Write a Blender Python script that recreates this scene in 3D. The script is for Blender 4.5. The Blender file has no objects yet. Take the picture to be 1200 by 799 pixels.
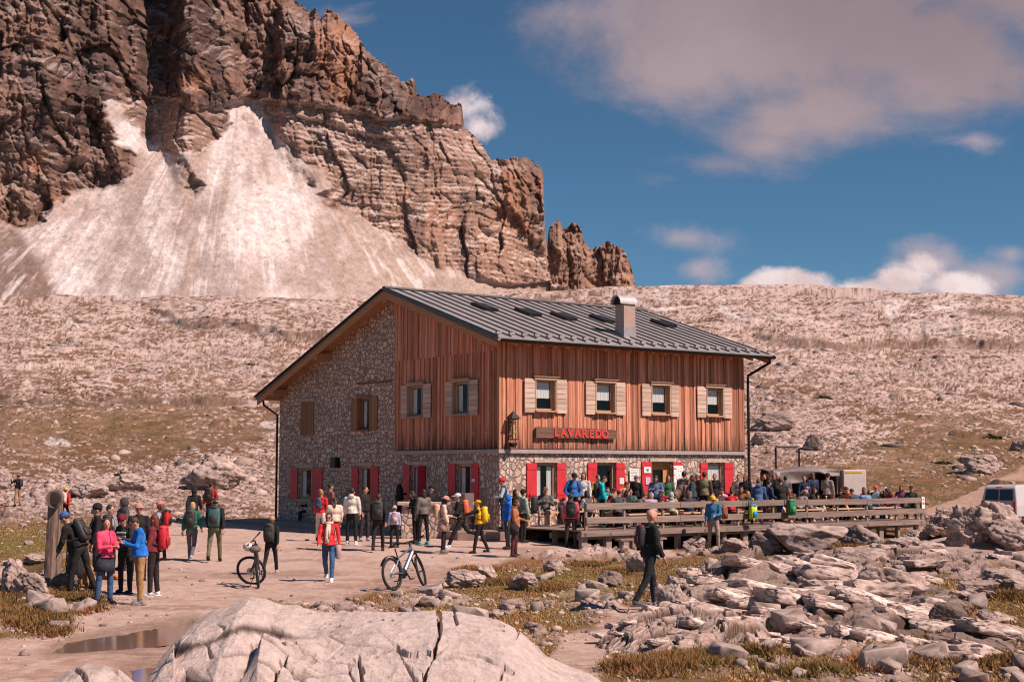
import bpy, bmesh, math, random
import numpy as np
from mathutils import Vector, Matrix, Euler, Quaternion
R = math.radians
random.seed(7); rng = np.random.default_rng(11)
scn = bpy.context.scene
col = bpy.data.collections.new("scene"); scn.collection.children.link(col)

# ------------------------------------------------------------------ camera, sky, sun, exposure
PITCH = math.atan((548.8-399.5)/1675.4)
cam_d = bpy.data.cameras.new("camera"); cam = bpy.data.objects.new("camera", cam_d)
scn.collection.objects.link(cam); scn.camera = cam
cam_d.sensor_width = 36; cam_d.lens = 1675.4/1200*36
cam_d.clip_start = .1; cam_d.clip_end = 20000
cam.location = (0, 0, 2.6); cam.rotation_euler = (R(90)+PITCH, 0, 0)

SUN_EL, SUN_H = R(49), Vector((.885, -.465, 0)).normalized()
sun_dir = Vector((SUN_H.x*math.cos(SUN_EL), SUN_H.y*math.cos(SUN_EL), math.sin(SUN_EL)))
sl = bpy.data.lights.new("sun", 'SUN'); sl.energy = 5.; sl.angle = R(.55); sl.color = (1, .81, .70)
so = bpy.data.objects.new("sun", sl); scn.collection.objects.link(so)
so.rotation_euler = sun_dir.to_track_quat('Z', 'Y').to_euler()

scn.view_settings.view_transform = 'Standard'; scn.view_settings.look = 'None'
scn.view_settings.exposure = .36; scn.view_settings.gamma = 1
scn.view_settings.use_curve_mapping = False
scn.cycles.pixel_filter_type = 'BLACKMAN_HARRIS'; scn.cycles.filter_width = 1.15

# ------------------------------------------------------------------ node helpers
class NT:
    def __init__(s, tree): s.t = tree; s.t.nodes.clear()
    def n(s, typ, ins=None, **kw):
        nd = s.t.nodes.new(typ)
        for k, v in kw.items(): setattr(nd, k, v)
        for k, v in (ins or {}).items():
            sk = nd.inputs[k]
            if isinstance(v, bpy.types.NodeSocket): s.t.links.new(v, sk)
            else: sk.default_value = v
        return nd
    def m(s, op, a, b=0., c=None, clamp=False):
        nd = s.n('ShaderNodeMath', operation=op, use_clamp=clamp)
        for i, v in enumerate((a, b) if c is None else (a, b, c)):
            if isinstance(v, bpy.types.NodeSocket): s.t.links.new(v, nd.inputs[i])
            else: nd.inputs[i].default_value = v
        return nd.outputs[0]
    def mix(s, f, a, b, mode='MIX'):
        nd = s.n('ShaderNodeMix', data_type='RGBA', blend_type=mode)
        for i, v in ((0, f), (6, a), (7, b)):
            if isinstance(v, bpy.types.NodeSocket): s.t.links.new(v, nd.inputs[i])
            else: nd.inputs[i].default_value = (*v, 1) if isinstance(v, tuple) and len(v) == 3 else v
        return nd.outputs[2]
    def ramp(s, f, lo, hi, a=0., b=1.):
        nd = s.n('ShaderNodeMapRange', {'Value': f, 'From Min': lo, 'From Max': hi, 'To Min': a, 'To Max': b}, interpolation_type='SMOOTHSTEP')
        return nd.outputs[0]
    def noise(s, scale, vec=None, detail=4, rough=.55, dist=0.):
        d = {'Scale': scale, 'Detail': detail, 'Roughness': rough, 'Distortion': dist}
        if vec is not None: d['Vector'] = vec
        return s.n('ShaderNodeTexNoise', d).outputs[0]

# ------------------------------------------------------------------ world
world = bpy.data.worlds.new("World"); scn.world = world; world.use_nodes = True
w = NT(world.node_tree)
sky = w.n('ShaderNodeTexSky', sky_type='NISHITA', sun_disc=False, sun_elevation=SUN_EL,
          sun_rotation=math.atan2(SUN_H.x, SUN_H.y), altitude=2300, air_density=1., dust_density=.3, ozone_density=2.2)
SKY_TINT = (.60, .88, .97)
skyc = w.mix(1., sky.outputs[0], SKY_TINT, 'MULTIPLY')
tc = w.n('ShaderNodeTexCoord')
sp = w.n('ShaderNodeSeparateXYZ', {'Vector': tc.outputs['Generated']})
yy = w.m('MAXIMUM', w.m('ABSOLUTE', sp.outputs[1]), .12)
uu = w.m('DIVIDE', sp.outputs[0], yy); vv = w.m('DIVIDE', sp.outputs[2], yy)
uv = w.n('ShaderNodeCombineXYZ', {'X': uu, 'Y': vv}).outputs[0]
nz = w.noise(6.5, w.n('ShaderNodeMapping', {'Vector': uv, 'Scale': (.75, 1.25, 1.), 'Rotation': (0, 0, -.35)}).outputs[0], 9, .62, .5)
nz2 = w.noise(26., uv, 7, .65, .3)
def blob(px, py, rx, ry, gain=1.):
    u0, v0 = (px-600)/1675, (548.8-py)/1675
    a = w.m('DIVIDE', w.m('SUBTRACT', uu, u0), rx/1675); b = w.m('DIVIDE', w.m('SUBTRACT', vv, v0), ry/1675)
    d = w.m('SQRT', w.m('ADD', w.m('MULTIPLY', a, a), w.m('MULTIPLY', b, b)))
    return w.m('MULTIPLY', w.m('SUBTRACT', 1., d), gain)
def field(bl):
    f = blob(*bl[0])
    for q in bl[1:]: f = w.m('SMOOTH_MAX', f, blob(*q), .25)
    return f
nn = w.m('ADD', w.m('MULTIPLY', w.m('SUBTRACT', nz, .5), 2.6), w.m('MULTIPLY', w.m('SUBTRACT', nz2, .5), .75))
big = field([(930, 20, 300, 130, 1.4), (800, 75, 130, 85, 1.1), (1120, 50, 130, 110, 1.2), (915, 140, 95, 60, 1.), (980, 120, 100, 70, 1.), (900, 165, 95, 40, .8), (790, 206, 70, 18, .45),
             (840, 190, 100, 30, .6), (670, 5, 110, 36, .55), (1220, -40, 200, 110, 1.3), (800, -220, 500, 140, 1.)])
pink = field([(805, 278, 75, 30, .8), (820, 312, 45, 22, .75), (1095, 300, 75, 40, .9), (1165, 325, 90, 34, .95), (1190, 296, 40, 20, .8), (1150, 160, 50, 18, .55),
              (400, 12, 60, 14, .4)])
white = field([(536, 118, 60, 38, .72), (562, 142, 42, 34, .62), (935, 330, 56, 20, 1.05), (905, 334, 34, 14, .8), (1060, 326, 44, 26, .95), (1085, 308, 34, 22, .8), (1020, 338, 50, 16, .8), (1125, 334, 60, 20, .8)])
front = w.ramp(sp.outputs[1], .0, .25)
a_big = w.m('MULTIPLY', front, w.ramp(w.m('ADD', big, nn), -.18, .95, 0., .98))
a_pink = w.ramp(w.m('ADD', pink, nn), .0, .8, 0., .72)
a_white = w.ramp(w.m('ADD', white, w.m('MULTIPLY', nn, 1.1)), .0, .55, 0., .9)
tex = w.ramp(w.noise(4., uv, 5, .5), .35, .7)
c_big = w.mix(tex, (.27, .205, .225), (.38, .30, .32))
c_big = w.mix(w.ramp(vv, .16, .34), w.mix(.5, c_big, (.46, .355, .375)), c_big)
c_white = w.mix(w.ramp(nz2, .35, .65), (.70, .52, .50), (.86, .72, .70))
K = 15.6   # scaled to the background strength
def sc(c):
    return w.mix(1., c, (K, K, K), 'MULTIPLY')
o = w.mix(a_big, skyc, sc(c_big))
o = w.mix(a_pink, o, sc(w.mix(.0, (.50, .38, .40), (1, 1, 1))))
o = w.mix(a_white, o, sc(c_white))
bg = w.n('ShaderNodeBackground', {'Color': o, 'Strength': .057})
wo = w.n('ShaderNodeOutputWorld', {'Surface': bg.outputs[0]})

# ------------------------------------------------------------------ numpy noise
def _h(ix, iy, iz, seed):
    h = (ix.astype(np.uint32)*np.uint32(374761393) + iy.astype(np.uint32)*np.uint32(668265263) + iz.astype(np.uint32)*np.uint32(2147483647-1274126177) + np.uint32(seed*974711+13))
    h = (h ^ (h >> np.uint32(13)))*np.uint32(1274126177); h ^= h >> np.uint32(16)
    h = h*np.uint32(2246822519); h ^= h >> np.uint32(15)
    return h.astype(np.float64)/4294967295.
def vnoise(x, y, z=None, seed=0):
    x = np.asarray(x, float); y = np.asarray(y, float)
    ix = np.floor(x).astype(np.int64); iy = np.floor(y).astype(np.int64)
    fx = x-ix; fy = y-iy; fx = fx*fx*fx*(fx*(fx*6-15)+10); fy = fy*fy*fy*(fy*(fy*6-15)+10)
    def lay(iz):
        a = _h(ix, iy, iz, seed); b = _h(ix+1, iy, iz, seed); c = _h(ix, iy+1, iz, seed); d = _h(ix+1, iy+1, iz, seed)
        return (a*(1-fx)+b*fx)*(1-fy)+(c*(1-fx)+d*fx)*fy
    if z is None: return lay(np.zeros_like(ix))*2-1
    z = np.asarray(z, float)+0*x; iz = np.floor(z).astype(np.int64); fz = z-iz; fz = fz*fz*(3-2*fz)
    return (lay(iz)*(1-fz)+lay(iz+1)*fz)*2-1
def worley3(x, y, z, seed=0):
    ix = np.floor(x).astype(np.int64); iy = np.floor(y).astype(np.int64); iz = np.floor(z).astype(np.int64)
    f1 = np.full(x.shape, 9.); f2 = np.full(x.shape, 9.); cid = np.zeros(x.shape)
    for i in (-1, 0, 1):
        for j in (-1, 0, 1):
            for k in (-1, 0, 1):
                a, b, c = ix+i, iy+j, iz+k
                dx = a+_h(a, b, c, seed)-x; dy = b+_h(a, b, c, seed+1)-y; dz = c+_h(a, b, c, seed+2)-z; d = np.sqrt(dx*dx+dy*dy+dz*dz); m_ = d < f1
                f2 = np.where(m_, f1, np.minimum(f2, d)); f1 = np.where(m_, d, f1); cid = np.where(m_, _h(a, b, c, seed+3), cid)
    return f1, f2, cid
def fbm(x, y, z=None, oct=5, seed=0, gain=.5, lac=2.03, ridge=False):
    t = 0; a = 1; n = 0
    for i in range(oct):
        v = vnoise(x, y, z, seed+i*17)
        if ridge: v = 1-2*np.abs(v)
        t = t+a*v; n += a; a *= gain
        x = x*lac+3.7; y = y*lac+1.3
        if z is not None: z = z*lac+5.1
    return t/n
def worley(x, y, seed=0):
    ix = np.floor(x).astype(np.int64); iy = np.floor(y).astype(np.int64)
    f1 = np.full(x.shape, 9.); f2 = np.full(x.shape, 9.); cid = np.zeros(x.shape); zz = np.zeros_like(ix)
    gx = np.zeros(x.shape); gy = np.zeros(x.shape)
    for i in (-1, 0, 1):
        for j in (-1, 0, 1):
            hx = _h(ix+i, iy+j, zz, seed); hy = _h(ix+i, iy+j, zz+1, seed)
            dx = ix+i+hx-x; dy = iy+j+hy-y; d = np.sqrt(dx*dx+dy*dy)
            c = d < f1
            f2 = np.where(c, f1, np.minimum(f2, d)); f1 = np.where(c, d, f1)
            cid = np.where(c, _h(ix+i, iy+j, zz+2, seed), cid); gx = np.where(c, dx, gx); gy = np.where(c, dy, gy)
    return f1, f2, cid, gx, gy
def sstep(a, b, x): t = np.clip((x-a)/(b-a), 0, 1); return t*t*(3-2*t)
def in_poly(px, py, poly):
    ins = np.zeros(px.shape, bool); n = len(poly)
    for i in range(n):
        x0, y0 = poly[i]; x1, y1 = poly[(i+1) % n]
        if y0 == y1: continue
        c = ((y0 > py) != (y1 > py)) & (px < (x1-x0)*(py-y0)/(y1-y0)+x0)
        ins ^= c
    return ins
CP, SP = math.cos(PITCH), math.sin(PITCH)
def project(x, y, z):
    Z = z-2.6; f = y*CP+Z*SP; f = np.where(np.abs(f) < .3, .3, f)
    return 600+1675.4*x/f, 399.5-1675.4*(-y*SP+Z*CP)/f
def ray(px, py):
    u = (px-600)/1675.4; v = (399.5-py)/1675.4
    yv = CP-v*SP
    return u/yv, (SP+v*CP)/yv          # x/y and (z-2.6)/y
def atY(px, py, Y):
    u, e = ray(px, py); return Vector((u*Y, Y, 2.6+e*Y))

# ------------------------------------------------------------------ object helpers
def mesh_obj(name, v, f, mat=None, parent=None, cols=None, smooth=False):
    me = bpy.data.meshes.new(name)
    v = np.asarray(v, np.float32)
    if isinstance(f, np.ndarray):
        k = f.shape[1]
        me.vertices.add(len(v)); me.vertices.foreach_set('co', v.ravel())
        me.loops.add(f.size); me.loops.foreach_set('vertex_index', f.astype(np.int32).ravel())
        me.polygons.add(len(f)); me.polygons.foreach_set('loop_start', np.arange(0, f.size, k, dtype=np.int32))
        me.update(calc_edges=True)
    else: me.from_pydata([tuple(map(float, p)) for p in v], [], f); me.update()
    if cols is not None:
        a = me.color_attributes.new('Col', 'FLOAT_COLOR', 'POINT')
        c = np.ones((len(v), 4), np.float32); c[:, :3] = cols; a.data.foreach_set('color', c.ravel())
    if smooth: me.polygons.foreach_set('use_smooth', np.ones(len(me.polygons), bool))
    o = bpy.data.objects.new(name, me); col.objects.link(o)
    if mat: me.materials.append(mat)
    if parent: o.parent = parent
    return o
def empty(name, loc=(0, 0, 0), rz=0.):
    o = bpy.data.objects.new(name, None); col.objects.link(o); o.location = loc; o.rotation_euler = (0, 0, rz); o.empty_display_size = .3
    return o
def tag(o, label=None, cat=None, group=None, kind=None):
    if label: o['label'] = label
    if cat: o['category'] = cat
    if group: o['group'] = group
    if kind: o['kind'] = kind
    return o
def grid_faces(nr, nc):
    i = np.arange(nr*nc).reshape(nr, nc)
    return np.stack([i[:-1, :-1].ravel(), i[:-1, 1:].ravel(), i[1:, 1:].ravel(), i[1:, :-1].ravel()], 1)
class MB:
    """collects boxes, tubes and prisms that become ONE mesh"""
    def __init__(s): s.v = []; s.f = []; s.c = []; s.cur = (1, 1, 1)
    def add(s, vs, fs):
        b = len(s.v); s.v += [tuple(p) for p in vs]; s.f += [tuple(b+i for i in q) for q in fs]; s.c += [s.cur]*len(vs); return s
    def box(s, c, sz, rot=None, bev=0.):
        x, y, z = [q/2 for q in sz]; M = rot.to_matrix() if isinstance(rot, Euler) else (rot or Matrix.Identity(3)); c = Vector(c)
        if bev <= 0:
            vs = [c+M@Vector((i*x, j*y, k*z)) for k in (-1, 1) for j in (-1, 1) for i in (-1, 1)]
            return s.add(vs, [(0, 2, 3, 1), (4, 5, 7, 6), (0, 1, 5, 4), (2, 6, 7, 3), (0, 4, 6, 2), (1, 3, 7, 5)])
        b = min(bev, x*.9, y*.9, z*.9); vs = []
        for k in (-1, 1):
            for j in (-1, 1):
                for i in (-1, 1):
                    vs += [c+M@Vector((i*(x-b), j*(y-b), k*z)), c+M@Vector((i*(x-b), j*y, k*(z-b))), c+M@Vector((i*x, j*(y-b), k*(z-b)))]
        I = lambda i, j, k, a: ((k > 0)*4+(j > 0)*2+(i > 0))*3+a
        fs = []
        for k in (-1, 1): q = [I(-1, -1, k, 0), I(1, -1, k, 0), I(1, 1, k, 0), I(-1, 1, k, 0)]; fs.append(q if k > 0 else q[::-1])
        for j in (-1, 1): q = [I(-1, j, -1, 1), I(1, j, -1, 1), I(1, j, 1, 1), I(-1, j, 1, 1)]; fs.append(q if j < 0 else q[::-1])
        for i in (-1, 1): q = [I(i, -1, -1, 2), I(i, 1, -1, 2), I(i, 1, 1, 2), I(i, -1, 1, 2)]; fs.append(q if i > 0 else q[::-1])
        for j in (-1, 1):
            for k in (-1, 1): fs.append([I(-1, j, k, 0), I(1, j, k, 0), I(1, j, k, 1), I(-1, j, k, 1)])
        for i in (-1, 1):
            for k in (-1, 1): fs.append([I(i, -1, k, 0), I(i, 1, k, 0), I(i, 1, k, 2), I(i, -1, k, 2)])
        for i in (-1, 1):
            for j in (-1, 1): fs.append([I(i, j, -1, 1), I(i, j, 1, 1), I(i, j, 1, 2), I(i, j, -1, 2)])
        for i in (-1, 1):
            for j in (-1, 1):
                for k in (-1, 1): fs.append([I(i, j, k, 0), I(i, j, k, 1), I(i, j, k, 2)])
        return s.add(vs, fs)
    def bar(s, p, q, w_, h_=None):
        p = Vector(p); q = Vector(q); d = q-p; L = d.length; h_ = h_ or w_
        M = d.to_track_quat('Z', 'Y').to_matrix(); return s.box((p+q)/2, (w_, h_, L), M)
    def tube(s, pts, r, n=8, caps=True, flat=None):
        pts = [Vector(p) for p in pts]; rs = r if hasattr(r, '__len__') else [r]*len(pts); vs = []; fs = []
        up = None
        for i, p in enumerate(pts):
            t = (pts[min(i+1, len(pts)-1)]-pts[max(i-1, 0)]).normalized()
            if up is None: up = t.orthogonal().normalized()
            up = (up-t*up.dot(t)); up = up.normalized() if up.length > 1e-6 else t.orthogonal().normalized()
            b = t.cross(up)
            for k in range(n):
                a = 2*math.pi*k/n; vs.append(p+up*math.cos(a)*rs[i]+b*math.sin(a)*rs[i])
        for i in range(len(pts)-1):
            for k in range(n): fs.append((i*n+k, i*n+(k+1) % n, (i+1)*n+(k+1) % n, (i+1)*n+k))
        if caps: fs += [tuple(range(n))[::-1], tuple((len(pts)-1)*n+k for k in range(n))]
        return s.add(vs, fs)
    def prism(s, poly, axis, a, b):
        """poly in the plane across axis ('x','y','z'), extruded from a to b"""
        n = len(poly); P = {'x': lambda p, t: (t, p[0], p[1]), 'y': lambda p, t: (p[0], t, p[1]), 'z': lambda p, t: (p[0], p[1], t)}[axis]
        vs = [P(p, a) for p in poly]+[P(p, b) for p in poly]
        return s.add(vs, [tuple(range(n))[::-1], tuple(range(n, 2*n))]+[(i, (i+1) % n, n+(i+1) % n, n+i) for i in range(n)])
    def ell(s, c, r, n=12, m=8, rot=None):
        c = Vector(c); M = rot.to_matrix() if isinstance(rot, Euler) else (rot or Matrix.Identity(3)); r = r if hasattr(r, '__len__') else (r, r, r)
        vs = [c+M@Vector((0, 0, -r[2]))]
        for i in range(1, m):
            a = -math.pi/2+math.pi*i/m
            for k in range(n):
                b = 2*math.pi*k/n; vs.append(c+M@Vector((r[0]*math.cos(a)*math.cos(b), r[1]*math.cos(a)*math.sin(b), r[2]*math.sin(a))))
        vs.append(c+M@Vector((0, 0, r[2]))); fs = []
        for k in range(n): fs.append((0, 1+(k+1) % n, 1+k))
        for i in range(m-2):
            for k in range(n): fs.append((1+i*n+k, 1+i*n+(k+1) % n, 1+(i+1)*n+(k+1) % n, 1+(i+1)*n+k))
        e = len(vs)-1
        for k in range(n): fs.append((e, 1+(m-2)*n+k, 1+(m-2)*n+(k+1) % n))
        return s.add(vs, fs)
    def build(s, name, mat, parent=None, smooth=False):
        o = mesh_obj(name, s.v, s.f, mat, parent, np.array(s.c), smooth)
        bm = bmesh.new(); bm.from_mesh(o.data); bmesh.ops.recalc_face_normals(bm, faces=bm.faces); bm.to_mesh(o.data); bm.free()
        return o

# ------------------------------------------------------------------ materials
MATS = {}
def mat_plain(name, c, rough=.7, metal=0., var=.12, nscale=6., bump=0., bscale=40., vcol=False, spec=.4, coat=0.):
    """procedural surface: colour broken up by two noises, optional vertex tint and bump"""
    key = name
    if key in MATS: return MATS[key]
    m = bpy.data.materials.new(name); m.use_nodes = True; t = NT(m.node_tree)
    tc = t.n('ShaderNodeTexCoord').outputs['Object']
    n1 = t.noise(nscale, tc, 5, .6); n2 = t.noise(nscale*7.3, tc, 3, .6)
    f = t.m('ADD', t.ramp(n1, .3, .7, -var, var), t.ramp(n2, .3, .7, -var*.6, var*.6))
    base = (*c, 1)
    if vcol:
        at = t.n('ShaderNodeAttribute', attribute_name='Col').outputs['Color']; cc = t.mix(1., at, c, 'MULTIPLY')
    else: cc = t.n('ShaderNodeRGB').outputs[0]; cc.default_value = base
    k = t.m('ADD', f, 1.)
    cb = t.n('ShaderNodeCombineColor', {'Red': k, 'Green': k, 'Blue': k}).outputs[0]
    cc = t.mix(1., cc, cb, 'MULTIPLY')
    p = t.n('ShaderNodeBsdfPrincipled', {'Base Color': cc, 'Roughness': rough, 'Metallic': metal, 'Specular IOR Level': spec, 'Coat Weight': coat})
    if bump > 0:
        b = t.n('ShaderNodeBump', {'Strength': 1., 'Distance': bump, 'Height': t.noise(bscale, tc, 5, .65)}); t.t.links.new(b.outputs[0], p.inputs['Normal'])
    t.n('ShaderNodeOutputMaterial', {'Surface': p.outputs[0]})
    MATS[key] = m; return m
def mat_earth(name, bumpd, s1, s2, var=.16, rough=.95, wet=False, dark=0.):
    """vertex coloured ground or rock with fine grain, pits and bump"""
    m = bpy.data.materials.new(name); m.use_nodes = True; t = NT(m.node_tree)
    tc = t.n('ShaderNodeTexCoord').outputs['Object']
    at = t.n('ShaderNodeAttribute', attribute_name='Col').outputs['Color']
    n1 = t.noise(s1, tc, 6, .65); n2 = t.noise(s2, tc, 4, .65)
    k = t.m('ADD', t.m('ADD', t.ramp(n1, .3, .7, -var, var), t.ramp(n2, .3, .7, -var, var)), 1.)
    if dark > 0:
        v = t.n('ShaderNodeTexVoronoi', {'Vector': tc, 'Scale': s1*3.1}, feature='F1').outputs['Distance']
        pit = t.m('MULTIPLY', t.ramp(v, .05, .22, 1., 0.), t.ramp(t.noise(s1*.7, tc, 3), .5, .62))
        k = t.m('MULTIPLY', k, t.m('SUBTRACT', 1., t.m('MULTIPLY', pit, dark)))
    cb = t.n('ShaderNodeCombineColor', {'Red': k, 'Green': k, 'Blue': k}).outputs[0]
    cc = t.mix(1., at, cb, 'MULTIPLY')
    p = t.n('ShaderNodeBsdfPrincipled', {'Base Color': cc, 'Roughness': rough, 'Specular IOR Level': .2})
    h = t.m('ADD', n1, t.m('MULTIPLY', n2, .35))
    b = t.n('ShaderNodeBump', {'Strength': 1., 'Distance': bumpd, 'Height': h}); t.t.links.new(b.outputs[0], p.inputs['Normal'])
    t.n('ShaderNodeOutputMaterial', {'Surface': p.outputs[0]})
    return m
# ================================================================== THE LAND
TH = .639
CA, SA = math.cos(TH), math.sin(TH)
CORNER = (-.411, 48.005)
def loc2w(a, b, z=0.):
    return Vector((CORNER[0]+a*CA-b*SA, CORNER[1]+a*SA+b*CA, z))
SKYL = np.array([(-900, 372), (-300, 358), (0, 355), (60, 349), (140, 351), (300, 352), (400, 352), (560, 347), (640, 344), (700, 338), (760, 334), (850, 333), (950, 332), (1050, 338), (1200, 347), (1500, 362), (2400, 400)], float)
def ridge_pars(u):
    px = u*1675.4+600
    py = np.interp(px, SKYL[:, 0], SKYL[:, 1])
    er = (548.8-py)/1675.4*1.006
    Yr = 335+25*vnoise(u*6, u*0+2.2, seed=5)
    Y0 = np.interp(px, [-200, 300, 600, 900, 1050, 1400], [70, 72, 74, 74, 82, 88])
    return er, Yr, Y0
def base_h(x, y):
    """large shape of the ground, metres"""
    yv = np.maximum(y, 5.); u = x/yv
    er, Yr, Y0 = ridge_pars(np.clip(u, -1.2, 1.2))
    Zr = 2.6+er*Yr
    t = (y-Y0)/(Yr-Y0); tc_ = np.clip(t, 0, 1)
    hill = Zr*(.80*tc_**1.25+.20*tc_**2)
    hill = np.where(t > 1, Zr-np.minimum((y-Yr)*.10, 26)*sstep(0, 30, y-Yr)**.5, hill)
    yard = .30*sstep(38, 48, y)*(1-sstep(1.2, 3.2, x))+.25*sstep(52, 60, y)*sstep(3, 8, x)*(1-sstep(74, 80, y))*(1-sstep(17, 21, x))-.1*sstep(60, 66, y)*sstep(17, 21, x)*(1-sstep(76, 84, y))
    def g(cx, cy, rx, ry, h):
        d = ((x-cx)/rx)**2+((y-cy)/ry)**2; return h*np.exp(-d**1.3)
    m = g(3.9, 23.5, 1.9, 2.6, .18)+g(5.4, 21.5, 2.2, 2.4, .12)+g(6.9, 27, 3.0, 3.2, .40)+g(4.3, 27.5, 1.6, 2, .40)+g(10, 34, 4.5, 5, .45)+g(9.3, 41, 3.6, 3, .35)
    m = m+g(17.5, 47.5, 3.6, 2.6, .9)+g(-10.8, 31, 1.5, 2.4, .25)+g(-7.6, 23.5, 1.3, 2.0, .14)+g(13, 27, 3, 5, .35)+g(1.5, 17, 2.5, 2.5, .25)
    amp = np.clip((y-60)/120, 0, 1)
    rough = amp*(2.6*fbm(x/38, y/55, oct=4, seed=21)+.9*fbm(x/11, y/16, oct=3, seed=22))*(1-.7*sstep(-40, 10, y-Yr))
    near = .045*fbm(x/2.5, y/3.2, oct=3, seed=31)
    h = hill+yard+m+rough+near
    return np.where(y < 8, h*sstep(-5, 8, y), h)
# the yard and the paths, traced where they lie on the ground
PATH = [(-40, 830), (-40, 760), (60, 735), (100, 718), (150, 712), (135, 700), (100, 690), (110, 672), (150, 640), (190, 610), (330, 606), (470, 612), (560, 618), (640, 622), (760, 636), (805, 648), (770, 655), (700, 646), (655, 652), (600, 660), (540, 668), (515, 684), (440, 697), (370, 712), (300, 705), (220, 760), (200, 830)]
PATH2 = [(640, 775), (655, 752), (700, 735), (745, 712), (775, 700), (790, 706), (765, 720), (748, 745), (720, 765), (705, 800), (640, 800)]
PATH3 = [(1085, 640), (1150, 655), (1210, 655), (1210, 640), (1130, 628), (1085, 615)]
PATH4 = [(930, 712), (1000, 700), (1085, 706), (1090, 716), (1010, 716), (950, 722)]
ROADF = [(1085, 596), (1120, 583), (1150, 566), (1210, 548), (1210, 560), (1170, 566), (1150, 600), (1085, 606)]
GREEN = [(500, 705), (560, 690), (640, 668), (720, 660), (745, 680), (735, 705), (690, 725), (640, 745), (600, 730)]
PUDDLES = [[(62, 762), (80, 748), (110, 741), (150, 737), (185, 733), (226, 728), (232, 742), (205, 752), (170, 757), (120, 760), (90, 764)],
           [(150, 783), (170, 778), (190, 780), (195, 812), (160, 812)]]
def warp(px, py, s, k=.03, seed=3):
    return px+s*fbm(px*k, py*k*2.2, oct=4, seed=seed)*1.6, py+.5*s*fbm(px*k, py*k*2.2, oct=4, seed=seed+9)*1.6
def pdist(px, py, poly):
    """distance to the outline in pixels, negative inside"""
    d = np.full(px.shape, 1e9)
    for i in range(len(poly)):
        x0, y0 = poly[i]; x1, y1 = poly[(i+1) % len(poly)]
        dx, dy = x1-x0, y1-y0; t = np.clip(((px-x0)*dx+(py-y0)*dy)/(dx*dx+dy*dy+1e-9), 0, 1)
        d = np.minimum(d, np.hypot(px-x0-t*dx, (py-y0-t*dy)*1.6))
    return np.where(in_poly(px, py, poly), -d, d)
LEDGES = [([(188, 371), (205, 379), (230, 383), (260, 380), (330, 394), (400, 400)], 2.8),
          ([(900, 402), (950, 404), (985, 411), (1040, 404), (1112, 404)], 2.6), ([(1118, 403), (1150, 408), (1195, 404), (1240, 400)], 3.2),
          ([(1130, 366), (1200, 372), (1230, 370)], 1.6), ([(880, 392), (905, 398)], 1.2),
          ([(0, 470), (90, 474), (170, 470), (290, 474)], 1.1)]

def land_rows():
    ys = [np.linspace(-40, 4, 12)]
    py = np.arange(1300, 800, -9.); ys.append(2.6*1675/(py-548.8))
    py = np.arange(800, 606, -.62); ys.append(2.6*1675/(py-548.8))
    # hillside rows evenly spaced as seen
    Y = np.linspace(76.3, 345, 6000); z = 2.6*0+base_ref(Y); e = (z-2.6)/Y*1675.4
    e = np.maximum.accumulate(e); tgt = np.arange(e[0]+.6, e[-1], .68)
    yy_ = np.interp(tgt, e, Y); ys.append(yy_)
    ys.append(np.arange(345.6, 378, 1.1)); ys.append(376+np.array([3, 7, 12, 20, 32, 50, 80, 130, 210, 340, 560, 900, 1500, 2600, 4500]))
    return np.unique(np.concatenate(ys))
def base_ref(Y):
    Zr = 2.6+.125*335; t = np.clip((Y-74)/(335-74), 0, 1); return Zr*(.80*t**1.25+.20*t**2)
LY = land_rows()
LU = np.concatenate([-np.geomspace(2.5, .56, 20)[:-1], np.arange(-.56, -.375, .0022), np.arange(-.375, .3751, .00074), np.arange(.3775, .56, .0022), np.geomspace(.56, 2.5, 20)])
UU, YYg = np.meshgrid(LU, LY)
XX = UU*np.maximum(YYg, 4.)+np.where(YYg < 30, UU*np.clip(30-YYg, 0, 26)*.35, 0)
HH = base_h(XX, YYg)
# hill outcrop ledges
PXb, PYb = project(XX, YYg, HH)
ledge_m = np.zeros(HH.shape)
for pts, hh in LEDGES:
    pts = np.array(pts, float)
    yl = np.interp(PXb, pts[:, 0], pts[:, 1])+2.5*fbm(PXb*.05, PXb*0+hh, oct=3, seed=40)+.5*fbm(PXb*.3, PXb*0, oct=2, seed=41)
    win = sstep(pts[0, 0]-12, pts[0, 0]+12, PXb)*(1-sstep(pts[-1, 0]-12, pts[-1, 0]+12, PXb))*(YYg > 60)
    k = sstep(-2.2, 2.2, yl-PYb)
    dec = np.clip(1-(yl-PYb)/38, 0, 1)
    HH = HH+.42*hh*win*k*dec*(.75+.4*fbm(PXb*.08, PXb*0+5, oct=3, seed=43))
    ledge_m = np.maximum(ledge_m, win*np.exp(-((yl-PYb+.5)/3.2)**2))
print('land', HH.shape)
PX, PY = project(XX, YYg, HH)
inview = (YYg > 6)
# ---- masks
wx, wy = warp(PX, PY, 9)
near = (YYg < 72)
path = np.full(HH.shape, 1e3)
for poly in (PATH, PATH2, PATH3, PATH4): path = np.minimum(path, pdist(wx, wy, poly))
path = np.where(near & inview, path, 1e3)
roadf = np.where(YYg > 50, pdist(wx, wy, ROADF), 1e3)
green = np.where(near, pdist(wx, wy, GREEN), 1e3)
pud = np.full(HH.shape, 1e3)
wx2, wy2 = warp(PX, PY, 3, .09, 8)
for poly in PUDDLES: pud = np.minimum(pud, np.where(near, pdist(wx2, wy2, poly), 1e3))
P_path = sstep(7, -5, path); P_road = sstep(4, -3, roadf)
scl = np.clip(YYg/40, .5, 6)     # feature size follows how the ground coarsens with distance
n_big = fbm(XX/6, YYg/9, oct=4, seed=51); n_mid = fbm(XX/1.5, YYg/2.2, oct=4, seed=52); n_fin = fbm(XX/.35, YYg/.5, oct=3, seed=53)
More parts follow.
